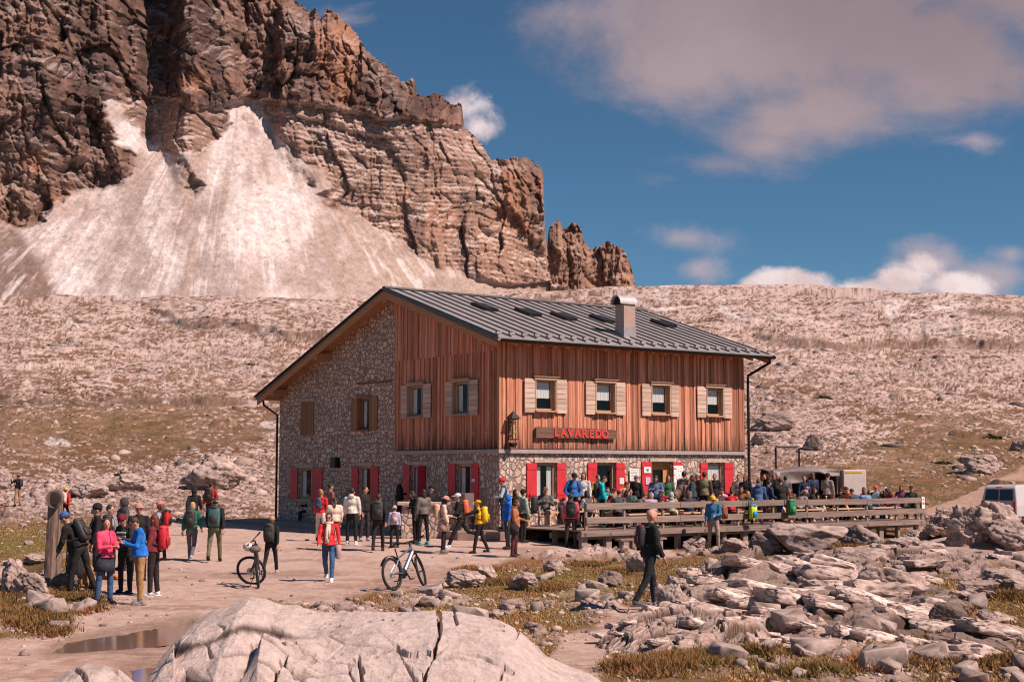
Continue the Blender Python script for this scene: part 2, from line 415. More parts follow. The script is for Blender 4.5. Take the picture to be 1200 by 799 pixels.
# rock share of the open ground
hillf = np.clip((YYg-70)/60, 0, 1)
rockp = np.where(near, -.20+.55*n_mid+.35*n_big-.25*sstep(1040, 1120, PX)*sstep(640, 665, PY), 0)
upper = np.interp(PY, [330, 430, 470, 520, 570, 620], [.34, .26, .08, -.12, -.14, -.08])
rightmeadow = np.exp(-(((PX-1110)/150)**2+((PY-535)/42)**2)); leftmeadow = np.exp(-(((PX-130)/170)**2+((PY-505)/36)**2)); rm2 = np.exp(-(((PX-1080)/120)**2+((PY-568)/22)**2))
strata = fbm(XX/9, YYg/26+XX/60, oct=4, seed=56)
hx, hy = (PX-600)*.045, PY*.16
strk = fbm(hx+.25*fbm(hx*.6, hy*.6, oct=2, seed=60), hy, oct=5, seed=61, gain=.62)
fine = fbm((PX-600)*.22, PY*.42, oct=3, seed=62, gain=.7)
rockp = np.where(near, rockp, upper-.75*rightmeadow-.50*leftmeadow-.6*rm2+.80*strk+.75*fine+.3*strata)
outc = np.exp(-(((PX-245)/75)**2+((PY-560)/24)**2))+np.exp(-(((PX-95)/60)**2+((PY-578)/16)**2))+np.exp(-(((PX-950)/70)**2+((PY-505)/34)**2))+np.exp(-(((PX-1140)/40)**2+((PY-545)/16)**2))
rockp = rockp+np.where(YYg > 56, .75*outc, 0)
rockm = sstep(-.08, .22, rockp)
# ---- relief: broken stone, in four sizes that hand over with distance
BANDS = [(.42, -5, 0, 30, 44), (.95, 30, 44, 80, 105), (2.1, 80, 105, 165, 200), (4.0, 165, 200, 1e4, 2e4)]
r1 = np.zeros(HH.shape); r2 = np.zeros(HH.shape); gap = np.zeros(HH.shape); cid2 = np.zeros(HH.shape); big_c = np.zeros(HH.shape)
wxx = XX+.25*fbm(XX/.9, YYg/.9, oct=3, seed=66); wyy = YYg+.25*fbm(XX/.9+7, YYg/.9, oct=3, seed=67)
for bi, (sz, a0, a1, b0, b1) in enumerate(BANDS):
    r0 = max(0, np.searchsorted(LY, a0)-1); r9 = min(len(LY), np.searchsorted(LY, b1)+1)
    sl_ = slice(r0, r9); X_ = wxx[sl_]; Y_ = wyy[sl_]
    wgt = sstep(a0, a1, YYg[sl_])*(1-sstep(b0, b1, YYg[sl_]))
    F1, F2, c_, gx, gy = worley(X_/(sz*1.5)+.18*Y_/sz, Y_/(sz*1.2)-.10*X_/sz, 71+bi)
    G1, G2, d_, hx_, hy_ = worley(X_/(sz*.5)+9, Y_/(sz*.45), 81+bi)
    q1 = sstep(.02, .22, F2-F1)*(.35+.9*c_+(c_*3.7 % 1-.4)*gx*1.7+(c_*7.3 % 1-.5)*gy*1.5)
    q2 = sstep(.02, .30, G2-G1)*(.4+.9*d_+(d_*5 % 1-.5)*hx_*1.5)
    r1[sl_] += wgt*q1*sz; r2[sl_] += wgt*q2*sz; gap[sl_] += wgt*np.minimum(sstep(0, .16, F2-F1)*.5+.5, sstep(0, .25, G2-G1)*.6+.4); cid2[sl_] += wgt*d_; big_c[sl_] += wgt*c_
scl = np.clip(YYg/40, .5, 6)
open_ = (1-P_path)*(1-P_road)
amp1 = np.where(near, .22, .045)*(1-.75*sstep(-60, 0, YYg-ridge_pars(np.clip(UU, -1.2, 1.2))[1]))
# low broken ledges that follow the contours of the slope
zc_ = HH+1.1*fbm(XX/16, YYg/30, oct=3, seed=140)+.35*fbm(XX/4, YYg/9, oct=2, seed=141)
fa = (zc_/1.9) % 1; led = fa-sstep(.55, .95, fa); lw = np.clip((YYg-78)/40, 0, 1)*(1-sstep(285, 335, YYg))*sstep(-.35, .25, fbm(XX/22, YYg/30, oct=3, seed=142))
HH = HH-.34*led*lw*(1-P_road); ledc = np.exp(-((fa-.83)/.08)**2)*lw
HH = HH+open_*rockm*(amp1*r1+amp1*.42*r2)
HH = HH+open_*(1-rockm)*np.where(YYg < 70, .05*fbm(XX/1.1, YYg/1.7, oct=5, seed=75, gain=.7), .10*fbm(XX/5, YYg/8, oct=2, seed=75))
HH = HH+P_path*(.012*n_mid+.006*n_fin)*(YYg < 72)
pud_lv = []
for poly in PUDDLES:
    pdd = np.where(near & inview, pdist(wx2, wy2, poly), 1e3); ins = pdd < 0
    lv = float(HH[ins].mean()); pud_lv.append(lv); wpd = sstep(60, 12, pdd); HH = HH*(1-wpd)+(lv+.012*n_fin)*wpd
HH = HH-np.where(pud < 4, .05*sstep(4, -7, pud), 0)
# ruts on the track at the lower left
tl = np.abs(PY-(770-.10*(PX-0)+5*n_big)); HH = HH-.02*np.exp(-(tl/5)**2)*(PX < 260)*near
# hollow under the stones at the left
hol = np.exp(-(((PX-38)/22)**2+((PY-668)/9)**2)); HH = HH-.45*hol*(near & inview)
PXd, PYd = project(XX, YYg, HH)
# ---- colours
C_path = np.array([.36, .225, .175]); C_pathl = np.array([.46, .32, .265]); C_rock = np.array([.35, .245, .21]); C_rockd = np.array([.12, .072, .055]); C_rockl = np.array([.53, .405, .37])
C_gr = np.array([.135, .078, .028]); C_br = np.array([.20, .095, .045]); C_soil = np.array([.26, .145, .098]); C_snow = np.array([.72, .66, .66])
def lerp(a, b, t): return a+(b-a)*t[..., None]
def full(c): return np.broadcast_to(c, HH.shape+(3,))
cell = np.clip(.5+(cid2-.5)*.9+.3*n_fin, 0, 1)
rock = lerp(full(C_rockd), full(C_rock), gap)
rock = lerp(rock, full(C_rockl), cell*.75*gap)
tintn = fbm(XX/7, YYg/12, oct=3, seed=80)
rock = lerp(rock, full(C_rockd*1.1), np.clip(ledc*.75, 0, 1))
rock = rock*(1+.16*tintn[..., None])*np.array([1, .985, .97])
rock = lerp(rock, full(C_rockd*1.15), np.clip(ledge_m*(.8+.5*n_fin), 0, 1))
soilt = lerp(full(C_gr), full(C_br), sstep(-.25, .35, fbm(XX/2.2, YYg/3.6, oct=5, seed=83, gain=.65)))
hb = lerp(full(np.array([.26, .155, .105])), full(np.array([.41, .29, .235])), sstep(-.3, .4, strk+fine*.5))
up_w = sstep(520, 430, PY)*(YYg > 70)
soilt = lerp(soilt, hb, up_w*.8+np.where(YYg > 70, .12, 0))
soilt = lerp(soilt, full(C_soil), sstep(.05, .5, n_mid*.7+n_fin*.5)*(.55*near))
soilt = lerp(soilt, full(np.array([.17, .125, .035])), sstep(10, -14, green)*sstep(-.4, .2, n_mid)*.85)
g_r = np.exp(-(((PX-1130)/90)**2+((PY-670)/26)**2))+np.exp(-(((PX-1060)/100)**2+((PY-590)/20)**2))*.7+np.exp(-(((PX-30)/60)**2+((PY-638)/14)**2))
soilt = lerp(soilt, full(np.array([.145, .115, .035])), np.clip(g_r, 0, .8)*(YYg > 20))
colr = lerp(soilt, rock, rockm)
pc = lerp(full(C_path), full(C_pathl), sstep(-.5, .6, n_big+.6*n_fin+.5*sstep(690, 640, PY)))
pc = lerp(pc, full(np.array([.215, .125, .092])), .55*sstep(.0, .5, fbm(PX*.008+.02*PY, PY*.16, oct=4, seed=160, gain=.6)))
pc = lerp(pc, full(np.array([.46, .32, .26])), .6*sstep(.1, .5, fbm(PX*.012, PY*.22, oct=3, seed=161)))
pebb = sstep(.62, .8, cid2)*gap; pc = lerp(pc, full(C_rockl*.95), pebb*.55)
wet = sstep(26, -3, pud)*near; pc = lerp(pc, full(np.array([.20, .125, .09])), wet*.75)
colr = lerp(colr, pc, P_path); colr = lerp(colr, full(C_path*1.02), P_road)
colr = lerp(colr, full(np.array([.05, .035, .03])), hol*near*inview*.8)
# snow rests on the upper hill in thin patches
snow = sstep(.28, .5, .55*strk+.5*fbm((PX-600)*.02, PY*.09, oct=4, seed=90)+.22*sstep(430, 345, PY)-.12)*(YYg > 120)*(PY < 440)
SN = [(72, 519, 16, 4), (20, 577, 18, 3), (190, 471, 7, 2.2), (313, 497, 10, 3.5), (225, 522, 9, 2), (118, 536, 9, 1.6), (900, 372, 40, 7), (1090, 385, 60, 9), (1150, 352, 20, 3)]
for (sx, sy, rx, ry) in SN:
    snow = np.maximum(snow, sstep(1.1, .75, np.hypot((wx-sx)/rx, (wy*.35+PY*.65-sy)/ry))*(YYg > 74)*(.9 if sy > 440 else .55))
colr = lerp(colr, full(C_snow), np.clip(snow*.75, 0, .92))
# low dark juniper patches on the hill
shr = worley(XX/14+3, YYg/30, 95); dk = sstep(.10, .05, shr[0])*(shr[2] > .45)*(YYg > 95)*(YYg < 300)
HH = HH+dk*.5; colr = lerp(colr, full(np.array([.035, .028, .015])), dk*.9)
wu = PXd-600+14*fbm(PXd*.02, PYd*.03, oct=2, seed=152); wv = PYd+5*fbm(PXd*.015, PYd*.03, oct=3, seed=153)
fp_ = fbm(wu*.30, wv*.85, oct=3, seed=150, gain=.8); fq_ = fbm(wu*.05, wv*.34, oct=4, seed=151, gain=.7)
hill_ = (YYg > 70)
rk_ = sstep(-.10, .16, rockp*.55+.60*fq_+.55*fp_-.02+.08*sstep(700, 950, PX)*sstep(500, 440, PY)-.16*np.exp(-(((PX-150)/260)**2+((PY-500)/60)**2)))
hc_ = lerp(full(np.array([.165, .085, .048])), full(np.array([.26, .165, .12])), sstep(-.35, .35, fq_*.6+fbm(wu*.016, wv*.05, oct=3, seed=155)+.35*up_w))
hr_ = lerp(full(np.array([.25, .17, .142])), full(np.array([.47, .365, .335])), sstep(-.35, .45, fp_*.8+.5*fq_+.25*sstep(470, 380, PY)))
hcol = lerp(hc_, hr_, rk_)*(1+.10*tintn[..., None])*np.array([.96, .92, .90])
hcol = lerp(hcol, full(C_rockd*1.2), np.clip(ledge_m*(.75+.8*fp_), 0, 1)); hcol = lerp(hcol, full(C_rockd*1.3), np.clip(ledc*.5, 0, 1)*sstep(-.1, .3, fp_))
gl_ = np.exp(-(((PX-1060)/100)**2+((PY-590)/22)**2))+.7*rightmeadow+.7*leftmeadow; hcol = lerp(hcol, lerp(full(np.array([.115, .085, .028])), full(np.array([.19, .10, .045])), sstep(-.3, .3, fq_+.5*fp_)), np.clip(gl_*.9-rk_*.55, 0, .85))
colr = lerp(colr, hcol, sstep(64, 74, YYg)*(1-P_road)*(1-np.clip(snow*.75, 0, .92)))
colr = colr*(1+(.30*fp_+.16*fq_)*(YYg > 66))[..., None]
spk = sstep(.34, .48, fp_)*(YYg > 66)*sstep(-.5, .2, rockp); colr = lerp(colr, full(C_rockl), spk*.5*(1-P_road)); dks = sstep(-.20, -.36, fp_)*(YYg > 66); colr = lerp(colr, full(np.array([.09, .05, .034])), dks*.75*(1-P_road))
colr = np.clip(colr*(1+.10*fbm(XX/.12, YYg/.2, oct=2, seed=99)[..., None]*near[..., None]), .01, .9)
V = np.stack([XX, YYg, HH], -1).reshape(-1, 3)
M_land = mat_earth('rocky_ground', .03, 5., 31., .10)
land = mesh_obj('ground', V, grid_faces(*HH.shape), M_land, None, colr.reshape(-1, 3)); tag(land, kind='structure')
def _interp_grid():
    u = LU
    return None
def ground_z(x, y):
    """height of the finished ground sheet at a point"""
    j = int(np.clip(np.searchsorted(LY, y)-1, 0, len(LY)-2))
    def row(jj):
        return float(np.interp(x, XX[jj], HH[jj]))
    t = (y-LY[j])/(LY[j+1]-LY[j]); return row(j)*(1-t)+row(j+1)*t
def ground_pt(px, py):
    """where the sight line through a photo point meets the ground"""
    u, e = ray(px, py); Ys = np.concatenate([np.geomspace(9, 345, 420)]); prev = 9.
    for Y in Ys:
        if ground_z(u*Y, Y) > 2.6+e*Y: break
        prev = Y
    a, b = prev, Y
    for _ in range(10):
        m_ = (a+b)/2
        if ground_z(u*m_, m_) > 2.6+e*m_: b = m_
        else: a = m_
    return Vector((u*b, b, ground_z(u*b, b)))

# puddles: thin water lying in the wet hollows of the track
M_water = bpy.data.materials.new('puddle_water'); M_water.use_nodes = True
_t = NT(M_water.node_tree); _tc = _t.n('ShaderNodeTexCoord').outputs['Object']
_b = _t.n('ShaderNodeBump', {'Strength': .25, 'Distance': .004, 'Height': _t.noise(3., _tc, 3)})
_p = _t.n('ShaderNodeBsdfPrincipled', {'Base Color': (.17, .105, .078, 1), 'Roughness': .10, 'IOR': 1.33, 'Normal': _b.outputs[0]})
_t.n('ShaderNodeOutputMaterial', {'Surface': _p.outputs[0]})
for poly, lv in zip(PUDDLES, pud_lv):
    cs = [ground_pt(*p) for p in poly]
    c0 = sum((Vector((p.x, p.y, 0)) for p in cs), Vector())/len(cs)
    zl = lv-.026
    vs = [(c0.x+(p.x-c0.x)*1.5, c0.y+(p.y-c0.y)*1.7, zl) for p in cs]
    pz = mesh_obj('puddle', vs, [tuple(range(len(vs)))], M_water); tag(pz, kind='structure')

# ================================================================== MOUNTAINS
SK = np.array([(-420, -250), (-260, -240), (-120, -225), (0, -200), (90, -175), (180, -130), (250, -85), (300, -48), (338, -10), (350, 3), (362, 12), (370, 10), (375, 22), (384, 10), (395, 17), (405, 27), (418, 40), (428, 58), (440, 67), (452, 76), (465, 88), (472, 95), (485, 92), (489, 108), (500, 112), (517, 110), (523, 119), (541, 122), (543.5, 149), (553, 155), (565, 170), (576, 187), (590, 186), (616, 185), (634, 194), (637, 205), (638, 262), (641, 290), (645, 322), (655, 333), (668, 342), (690, 350), (720, 362)], float)
SCREE = [(-420, 262), (0, 265), (27, 270), (45, 259), (60, 247), (80, 231), (97, 222), (118, 226), (140, 214), (158, 196), (150, 178), (136, 165), (122, 128), (122, 111), (136, 112), (150, 138), (168, 160), (200, 178), (232, 182), (252, 168), (262, 150), (270, 132), (281, 119), (300, 122), (318, 140), (333, 158), (350, 178), (372, 196), (392, 222), (378, 232), (392, 246), (425, 258), (455, 275), (480, 296), (510, 312), (545, 322), (600, 334), (660, 343), (740, 352), (740, 420), (-420, 420)]
TERR = [(262, 128), (280, 116), (330, 118), (380, 126), (400, 132), (440, 138), (500, 142), (548, 152), (590, 190), (600, 250), (640, 300), (650, 345), (560, 335), (500, 310), (440, 275), (392, 240), (360, 195), (330, 160)]
TERR2 = [(122, 112), (200, 118), (262, 128), (262, 165), (232, 182), (200, 178), (168, 160), (150, 138), (125, 118)]
ORANGE = [(((402, 70)), 22, 55), ((380, 60), 10, 30), ((600, 250), 26, 60), ((575, 285), 26, 28), ((372, 198), 13, 16), ((520, 255), 25, 30), ((470, 82), 12, 14), ((228, 98), 26, 12), ((70, 235), 16, 20), ((40, 190), 20, 18), ((480, 230), 24, 14), ((625, 215), 12, 18)]
def mountain(name, sk, px0, px1, step, nrow, pybot, Ybot, polys, seed, label_cols=True):
    pxs = np.arange(px0, px1+.01, step)
    ys = np.interp(pxs, sk[:, 0], sk[:, 1])
    jag = 3.2*fbm(pxs/9, pxs*0+seed, oct=4, seed=seed, ridge=True)+2.2*fbm(pxs/2.7, pxs*0, oct=2, seed=seed+2)
    ys = ys+jag*np.interp(ys, [-100, 320, 345], [1, 1, .15])
    vrow = np.linspace(0, 1, nrow)
    PXm = np.broadcast_to(pxs, (nrow, len(pxs))).copy()
    PYm = np.maximum(pybot+(sk[:, 1].min()-8-pybot)*vrow[:, None], ys[None, :])
    u, e = ray(PXm, PYm)
    wx_, wy_ = warp(PXm, PYm, 7, .04, seed+4)
    scree = sstep(4, -4, pdist(wx_, wy_/1.6+PYm*0, [(a, b/1.6) for a, b in polys['scree']])) if 'scree' in polys else np.zeros(PXm.shape)
    for rib in ([(200, 186), (214, 182), (226, 202), (238, 226), (230, 232), (214, 212)], [(326, 150), (340, 150), (352, 190), (372, 214), (366, 222), (344, 204)], [(288, 136), (300, 134), (306, 158), (298, 162)]):
        scree = np.minimum(scree, 1-.42*sstep(5, -5, pdist(wx_, wy_, rib))) if 'scree' in polys else scree
    terr = np.zeros(PXm.shape)
    for q in polys.get('terr', []): terr = np.maximum(terr, sstep(5, -5, pdist(wx_, wy_, q)))
    # slope of the rock: scree lies at its angle of repose, cliffs stand
    st = 5.5-4.1*terr*(.75+.5*fbm(PXm/40, PYm/5, oct=3, seed=seed+6))
    s = st*(1-scree)+scree*.92
    k = 27; ker = np.ones(k)/k
    s = np.apply_along_axis(lambda r: np.convolve(np.pad(r, k//2, mode='edge'), ker, 'valid'), 1, s)
    s = np.maximum(s, e+.18)
    de = np.diff(e, axis=0); ln = np.vstack([np.zeros((1, len(pxs))), np.cumsum(np.maximum(de, 0)/(s[1:]-e[1:]), axis=0)])
    Y = Ybot*np.interp(pxs, [-420, 0, 280, 450, 640], [.97, 1, 1.04, 1.17, 1.36])[None]*np.exp(ln)
    xw, zw = u*Y, e*Y
    cliff = 1-scree
    wz = 8*fbm(xw/60, zw/60, oct=3, seed=seed+8)
    zz_ = zw+wz+.06*xw
    xq = xw+9*fbm(xw/50, zw/28, oct=3, seed=seed+9)
    D = 18*fbm(xq/80, zw/210, oct=2, seed=seed+10, ridge=True)+9*fbm(xq/26, zw/80, oct=3, seed=seed+11, ridge=True)+4.5*fbm(xq/8, zw/19, oct=4, seed=seed+12, ridge=True)+1.8*fbm(xq/2.6, zw/4, oct=3, seed=seed+13, ridge=True)
    def saw(z_, p): f = (z_/p) % 1; return f-sstep(.80, 1., f)
    wA = worley(xq/10+zw/60, zw/30, seed+50); wB = worley(xq/3.8, zw/6.6+xq/30, seed+51); wC = worley(xq/1.7, zw/1.5, seed+52)
    BLK = 6.*(wA[2]-.5)-1.3*np.exp(-((wA[1]-wA[0])/.10)**2)+2.5*(wB[2]-.5)-.7*np.exp(-((wB[1]-wB[0])/.10)**2)+.9*(wC[2]-.5)
    lm = .35+.65*sstep(-.3, .3, fbm(xw/30, zw/14, oct=3, seed=seed+14))
    L = 1.1*lm*saw(zz_+2.5*fbm(xw/14, zw/30, oct=2, seed=seed+15), 13)+.55*lm*saw(zz_+1.2*fbm(xw/7, zw/9, oct=2, seed=seed+16), 4.6)+.3*saw(zz_+.6*fbm(xw/3, zw/4, seed=seed+17, oct=2), 1.9)
    edge = sstep(0, 34, PYm-ys[None, :])*.75+.25
    ang = np.arctan2(PXm-285, PYm-30); rr = np.hypot(PXm-285, PYm-30)
    gul = fbm(ang*26, rr/95, oct=4, seed=seed+20, gain=.6)
    scr = .7*gul*(rr/300)+.5*fbm(xw/4, zw/5, oct=3, seed=seed+21)
    d = cliff*(-D*.75*edge*(1-.45*terr)-BLK*(1-.3*terr)+L*(.7+1.3*terr))+scree*scr
    d = np.where(np.arange(nrow)[:, None] == 0, 0, d)
    Y2 = Y+d*1.0
    X = u*Y2; Z = 2.6+e*Y2
    P = np.stack([X, Y2, Z], -1)
    # how much each bit faces up, for snow resting on ledges
    du = np.zeros_like(P); dv = np.zeros_like(P); du[:, 1:-1] = P[:, 2:]-P[:, :-2]; dv[1:-1] = P[2:]-P[:-2]
    nrm = np.cross(du, dv); nrm /= np.linalg.norm(nrm, axis=-1, keepdims=True)+1e-9; up = np.abs(nrm[..., 2])
    f_ = lambda c: np.broadcast_to(np.array(c), P.shape)
    band = fbm(xw/200, zz_/7, oct=4, seed=seed+30, gain=.6); vst = fbm(xw/3.2, zw/60, oct=4, seed=seed+31, gain=.6); blo = fbm(xw/45, zw/45, oct=4, seed=seed+32)
    c = lerp(f_((.078, .050, .044)), f_((.205, .132, .108)), sstep(-.35, .4, band*.30+vst*.6+blo*.5+.5*(wB[2]-.5)+.3*(wC[2]-.5)))  # weathered rock, with part of a cloud's shadow taken into the dark tone
    c = lerp(c, f_((.29, .20, .165)), terr*(.6+.4*sstep(-.3, .3, band*.5+blo)))
    org = np.zeros(PXm.shape)
    for (cx, cy), rx, ry in polys.get('orange', []): org = np.maximum(org, np.exp(-(((PXm-cx)/rx)**2+((PYm-cy)/ry)**2)))
    org = np.clip(org*1.3+.5*vst+.5*blo-.15, 0, 1)*sstep(.08, .5, org)
    c = lerp(c, f_((.34, .18, .115)), org*.75)
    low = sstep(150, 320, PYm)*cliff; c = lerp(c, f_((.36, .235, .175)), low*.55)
    c = c*np.array([1.03, .93, .89])
    c = lerp(c, f_((.095, .065, .058)), sstep(.25, .6, fbm(xw/9, zw/70, oct=4, seed=seed+34))*cliff*.55)
    ledge = sstep(.42, .75, up)*cliff*sstep(-.25, .25, fbm(xw/16, zw/9, oct=3, seed=seed+35)+.45*terr-.10)
    c = lerp(c, f_((.56, .48, .465)), np.clip(ledge*(.30+.30*terr), 0, .6))
    snowd = fbm(PXm*.03+.2*PYm*.03, PYm*.025, oct=4, seed=seed+36)
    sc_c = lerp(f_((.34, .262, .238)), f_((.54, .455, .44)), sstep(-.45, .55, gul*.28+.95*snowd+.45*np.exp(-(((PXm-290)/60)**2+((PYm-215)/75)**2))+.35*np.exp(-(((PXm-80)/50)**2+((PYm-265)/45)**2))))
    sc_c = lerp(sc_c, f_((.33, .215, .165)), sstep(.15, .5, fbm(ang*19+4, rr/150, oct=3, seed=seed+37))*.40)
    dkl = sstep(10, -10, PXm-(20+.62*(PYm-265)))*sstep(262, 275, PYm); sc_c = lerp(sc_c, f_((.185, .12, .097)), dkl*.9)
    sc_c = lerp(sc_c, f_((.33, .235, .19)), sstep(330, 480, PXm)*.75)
    scf = fbm(PXm*.45, PYm*.6, oct=3, seed=seed+44, gain=.8); sc_c = sc_c*(1+.22*scf)[..., None]; sc_c = lerp(sc_c, f_((.62, .55, .545)), sstep(.25, .5, fbm(ang*34+2, rr/60, oct=4, seed=seed+45, gain=.65)+.3*snowd)*.6)
    boul = sstep(.5, .72, fbm(xw/2.2, zw/1.6, oct=3, seed=seed+38)); sc_c = lerp(sc_c, f_((.22, .155, .13)), boul*.6)
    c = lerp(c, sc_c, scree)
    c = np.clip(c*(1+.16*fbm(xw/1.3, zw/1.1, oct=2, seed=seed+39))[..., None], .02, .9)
    # the far side, so that it is a body and not a sheet
    top = P[-1].copy(); bk = top+np.array([0, 160, -30]); bk2 = top+np.array([0, 330, -200]); bk2[:, 2] = 20
    P = np.concatenate([P, bk[None], bk2[None]]); c = np.concatenate([c, c[-1:], c[-1:]])
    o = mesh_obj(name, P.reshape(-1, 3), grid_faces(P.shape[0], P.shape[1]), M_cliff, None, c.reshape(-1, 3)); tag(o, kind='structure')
    return o
M_cliff = mat_earth('weathered_cliff', .5, .35, 1.9, .16)
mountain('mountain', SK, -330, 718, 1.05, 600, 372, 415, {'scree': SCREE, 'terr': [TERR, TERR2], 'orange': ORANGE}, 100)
SK2 = np.array([(618, 372), (630, 300), (641, 290), (643, 268), (650, 259), (655, 257), (659, 266), (665, 266), (670, 261), (676, 264), (680, 268), (684, 283), (690, 289), (694, 292), (698, 288), (701, 292), (706, 287), (712, 283), (719, 285), (727, 290), (734, 297), (738, 306), (742, 318), (744, 332), (746, 352), (750, 372)], float)
mountain('crag', SK2, 618, 750, .8, 110, 372, 520, {'orange': [((738, 322), 8, 22), ((700, 330), 14, 14), ((690, 305), 6, 12)]}, 300)
# ================================================================== THE REFUGE
def mat_masonry(name, sx, sy, sz, c1, c2, mortar, metric, edge0, edge1, bump=.03):
    m = bpy.data.materials.new(name); m.use_nodes = True; t = NT(m.node_tree)
    tc = t.n('ShaderNodeTexCoord').outputs['Object']
    wob = t.n('ShaderNodeTexNoise', {'Vector': tc, 'Scale': 2.2, 'Detail': 3.}).outputs[1]
    v0 = t.n('ShaderNodeVectorMath', {0: wob, 1: (.5, .5, .5)}, operation='SUBTRACT').outputs[0]
    v1 = t.n('ShaderNodeVectorMath', {0: v0, 'Scale': .16}, operation='SCALE').outputs[0]
    v2 = t.n('ShaderNodeVectorMath', {0: tc, 1: v1}, operation='ADD').outputs[0]
    mp = t.n('ShaderNodeMapping', {'Vector': v2, 'Scale': (sx, sy, sz)}).outputs[0]
    a = t.n('ShaderNodeTexVoronoi', {'Vector': mp, 'Scale': 1., 'Randomness': .8}, feature='F1', distance=metric)
    b = t.n('ShaderNodeTexVoronoi', {'Vector': mp, 'Scale': 1., 'Randomness': .8}, feature='F2', distance=metric)
    ed = t.m('SUBTRACT', b.outputs['Distance'], a.outputs['Distance'])
    ed = t.m('ADD', ed, t.m('MULTIPLY', t.m('SUBTRACT', t.noise(14., tc, 4, .6), .5), .16))
    stone = t.ramp(ed, edge0, edge1)
    rc = t.n('ShaderNodeSeparateColor', {'Color': a.outputs['Color']})
    cc = t.mix(rc.outputs[0], c1, c2)
    cc = t.mix(t.m('MULTIPLY', t.ramp(rc.outputs[1], .72, .8), .45), cc, (c2[0]*1.05, c2[1]*.80, c2[2]*.62))
    g = t.noise(22., tc, 5, .65); k = t.ramp(g, .25, .75, .72, 1.25)
    cc = t.mix(1., cc, t.n('ShaderNodeCombineColor', {'Red': k, 'Green': k, 'Blue': k}).outputs[0], 'MULTIPLY')
    mm = t.mix(t.noise(9., tc, 3), mortar, tuple(q*1.6 for q in mortar))
    cc = t.mix(stone, mm, cc)
    h = t.m('ADD', t.m('MULTIPLY', t.ramp(ed, edge0, edge1*1.6), 1.), t.m('MULTIPLY', g, .35))
    bp = t.n('ShaderNodeBump', {'Strength': 1., 'Distance': bump, 'Height': h})
    p = t.n('ShaderNodeBsdfPrincipled', {'Base Color': cc, 'Roughness': .93, 'Specular IOR Level': .2, 'Normal': bp.outputs[0]})
    t.n('ShaderNodeOutputMaterial', {'Surface': p.outputs[0]}); return m
M_coursed = mat_masonry('coursed_stone', 4.3, 4.4, 5.6, (.54, .39, .32), (.84, .64, .53), (.22, .14, .11), 'CHEBYCHEV', .05, .15, .03)
M_rubble = mat_masonry('rubble_facing', 5.6, 5.6, 4.2, (.40, .30, .255), (.66, .53, .47), (.20, .14, .115), 'EUCLIDEAN', .05, .14, .03)
def mat_wood(name, c1, c2, vert=True, dark_z=None, rough=.75, stain=0.):
    """sawn boards: long grain, knots and a weathered foot (tint per board in Col)"""
    m = bpy.data.materials.new(name); m.use_nodes = True; t = NT(m.node_tree)
    tc = t.n('ShaderNodeTexCoord').outputs['Object']
    s_ = (26, 26, 1.1) if vert == 'z' else ((1.1, 26, 26) if vert == 'x' else (26, 1.1, 26))
    mp = t.n('ShaderNodeMapping', {'Vector': tc, 'Scale': s_}).outputs[0]
    g = t.noise(1., mp, 5, .65, .4); g2 = t.noise(3.4, mp, 3, .6)
    at = t.n('ShaderNodeAttribute', attribute_name='Col').outputs['Color']
    cc = t.mix(t.ramp(g, .3, .7), c1, c2); cc = t.mix(1., cc, at, 'MULTIPLY')
    vo = t.n('ShaderNodeTexVoronoi', {'Vector': t.n('ShaderNodeMapping', {'Vector': tc, 'Scale': tuple(q/8+.9 for q in s_)}).outputs[0], 'Scale': 1.5}).outputs['Distance']
    cc = t.mix(t.ramp(vo, .0, .09, .7, 0.), cc, (c1[0]*.25, c1[1]*.22, c1[2]*.2))
    if stain:
        spz = t.n('ShaderNodeSeparateXYZ', {'Vector': tc}).outputs[2]
        n = t.noise(1.6, t.n('ShaderNodeMapping', {'Vector': tc, 'Scale': (7, 7, .8)}).outputs[0], 4, .6)
        f = t.m('ADD', t.m('MULTIPLY', t.m('SUBTRACT', dark_z, spz), 1.1), t.m('MULTIPLY', t.m('SUBTRACT', n, .5), 2.4))
        cc = t.mix(t.ramp(f, -.3, 1., 0., stain), cc, (.045, .028, .022))
    p = t.n('ShaderNodeBsdfPrincipled', {'Base Color': cc, 'Roughness': rough, 'Specular IOR Level': .3})
    bp = t.n('ShaderNodeBump', {'Strength': .6, 'Distance': .004, 'Height': t.m('ADD', g, g2)}); t.t.links.new(bp.outputs[0], p.inputs['Normal'])
    t.n('ShaderNodeOutputMaterial', {'Surface': p.outputs[0]}); return m
M_clad = mat_wood('larch_cladding', (.46, .155, .082), (.72, .32, .205), 'z', 3.75, stain=.92)
M_larch = mat_wood('larch_barge', (.40, .185, .09), (.55, .27, .14), 'y')
M_pale = mat_wood('pale_shutter_wood', (.46, .31, .24), (.66, .49, .40), 'x')
M_brown = mat_wood('brown_shutter_wood', (.26, .115, .06), (.40, .19, .10), 'z')
M_frame = mat_wood('window_frame_wood', (.40, .24, .15), (.55, .37, .26), 'z')
M_door = mat_wood('orange_door_wood', (.48, .21, .07), (.62, .30, .11), 'z')
M_grey = mat_wood('weathered_deck_wood', (.17, .12, .10), (.32, .235, .20), 'x')
M_greyz = mat_wood('weathered_post_wood', (.22, .16, .13), (.36, .27, .22), 'z')
M_table = mat_wood('picnic_table_wood', (.50, .29, .17), (.68, .45, .29), 'x')
M_sign = mat_wood('old_sign_board', (.10, .05, .035), (.23, .13, .09), 'x')
M_red = mat_plain('red_shutter_paint', (.58, .035, .045), .5, var=.10, nscale=3, bump=.001)
M_trim = mat_plain('grey_band', (.36, .30, .29), .6, var=.1)
M_roof = mat_plain('grey_sheet_metal', (.36, .32, .32), .5, .35, var=.13, nscale=1.3, vcol=True)
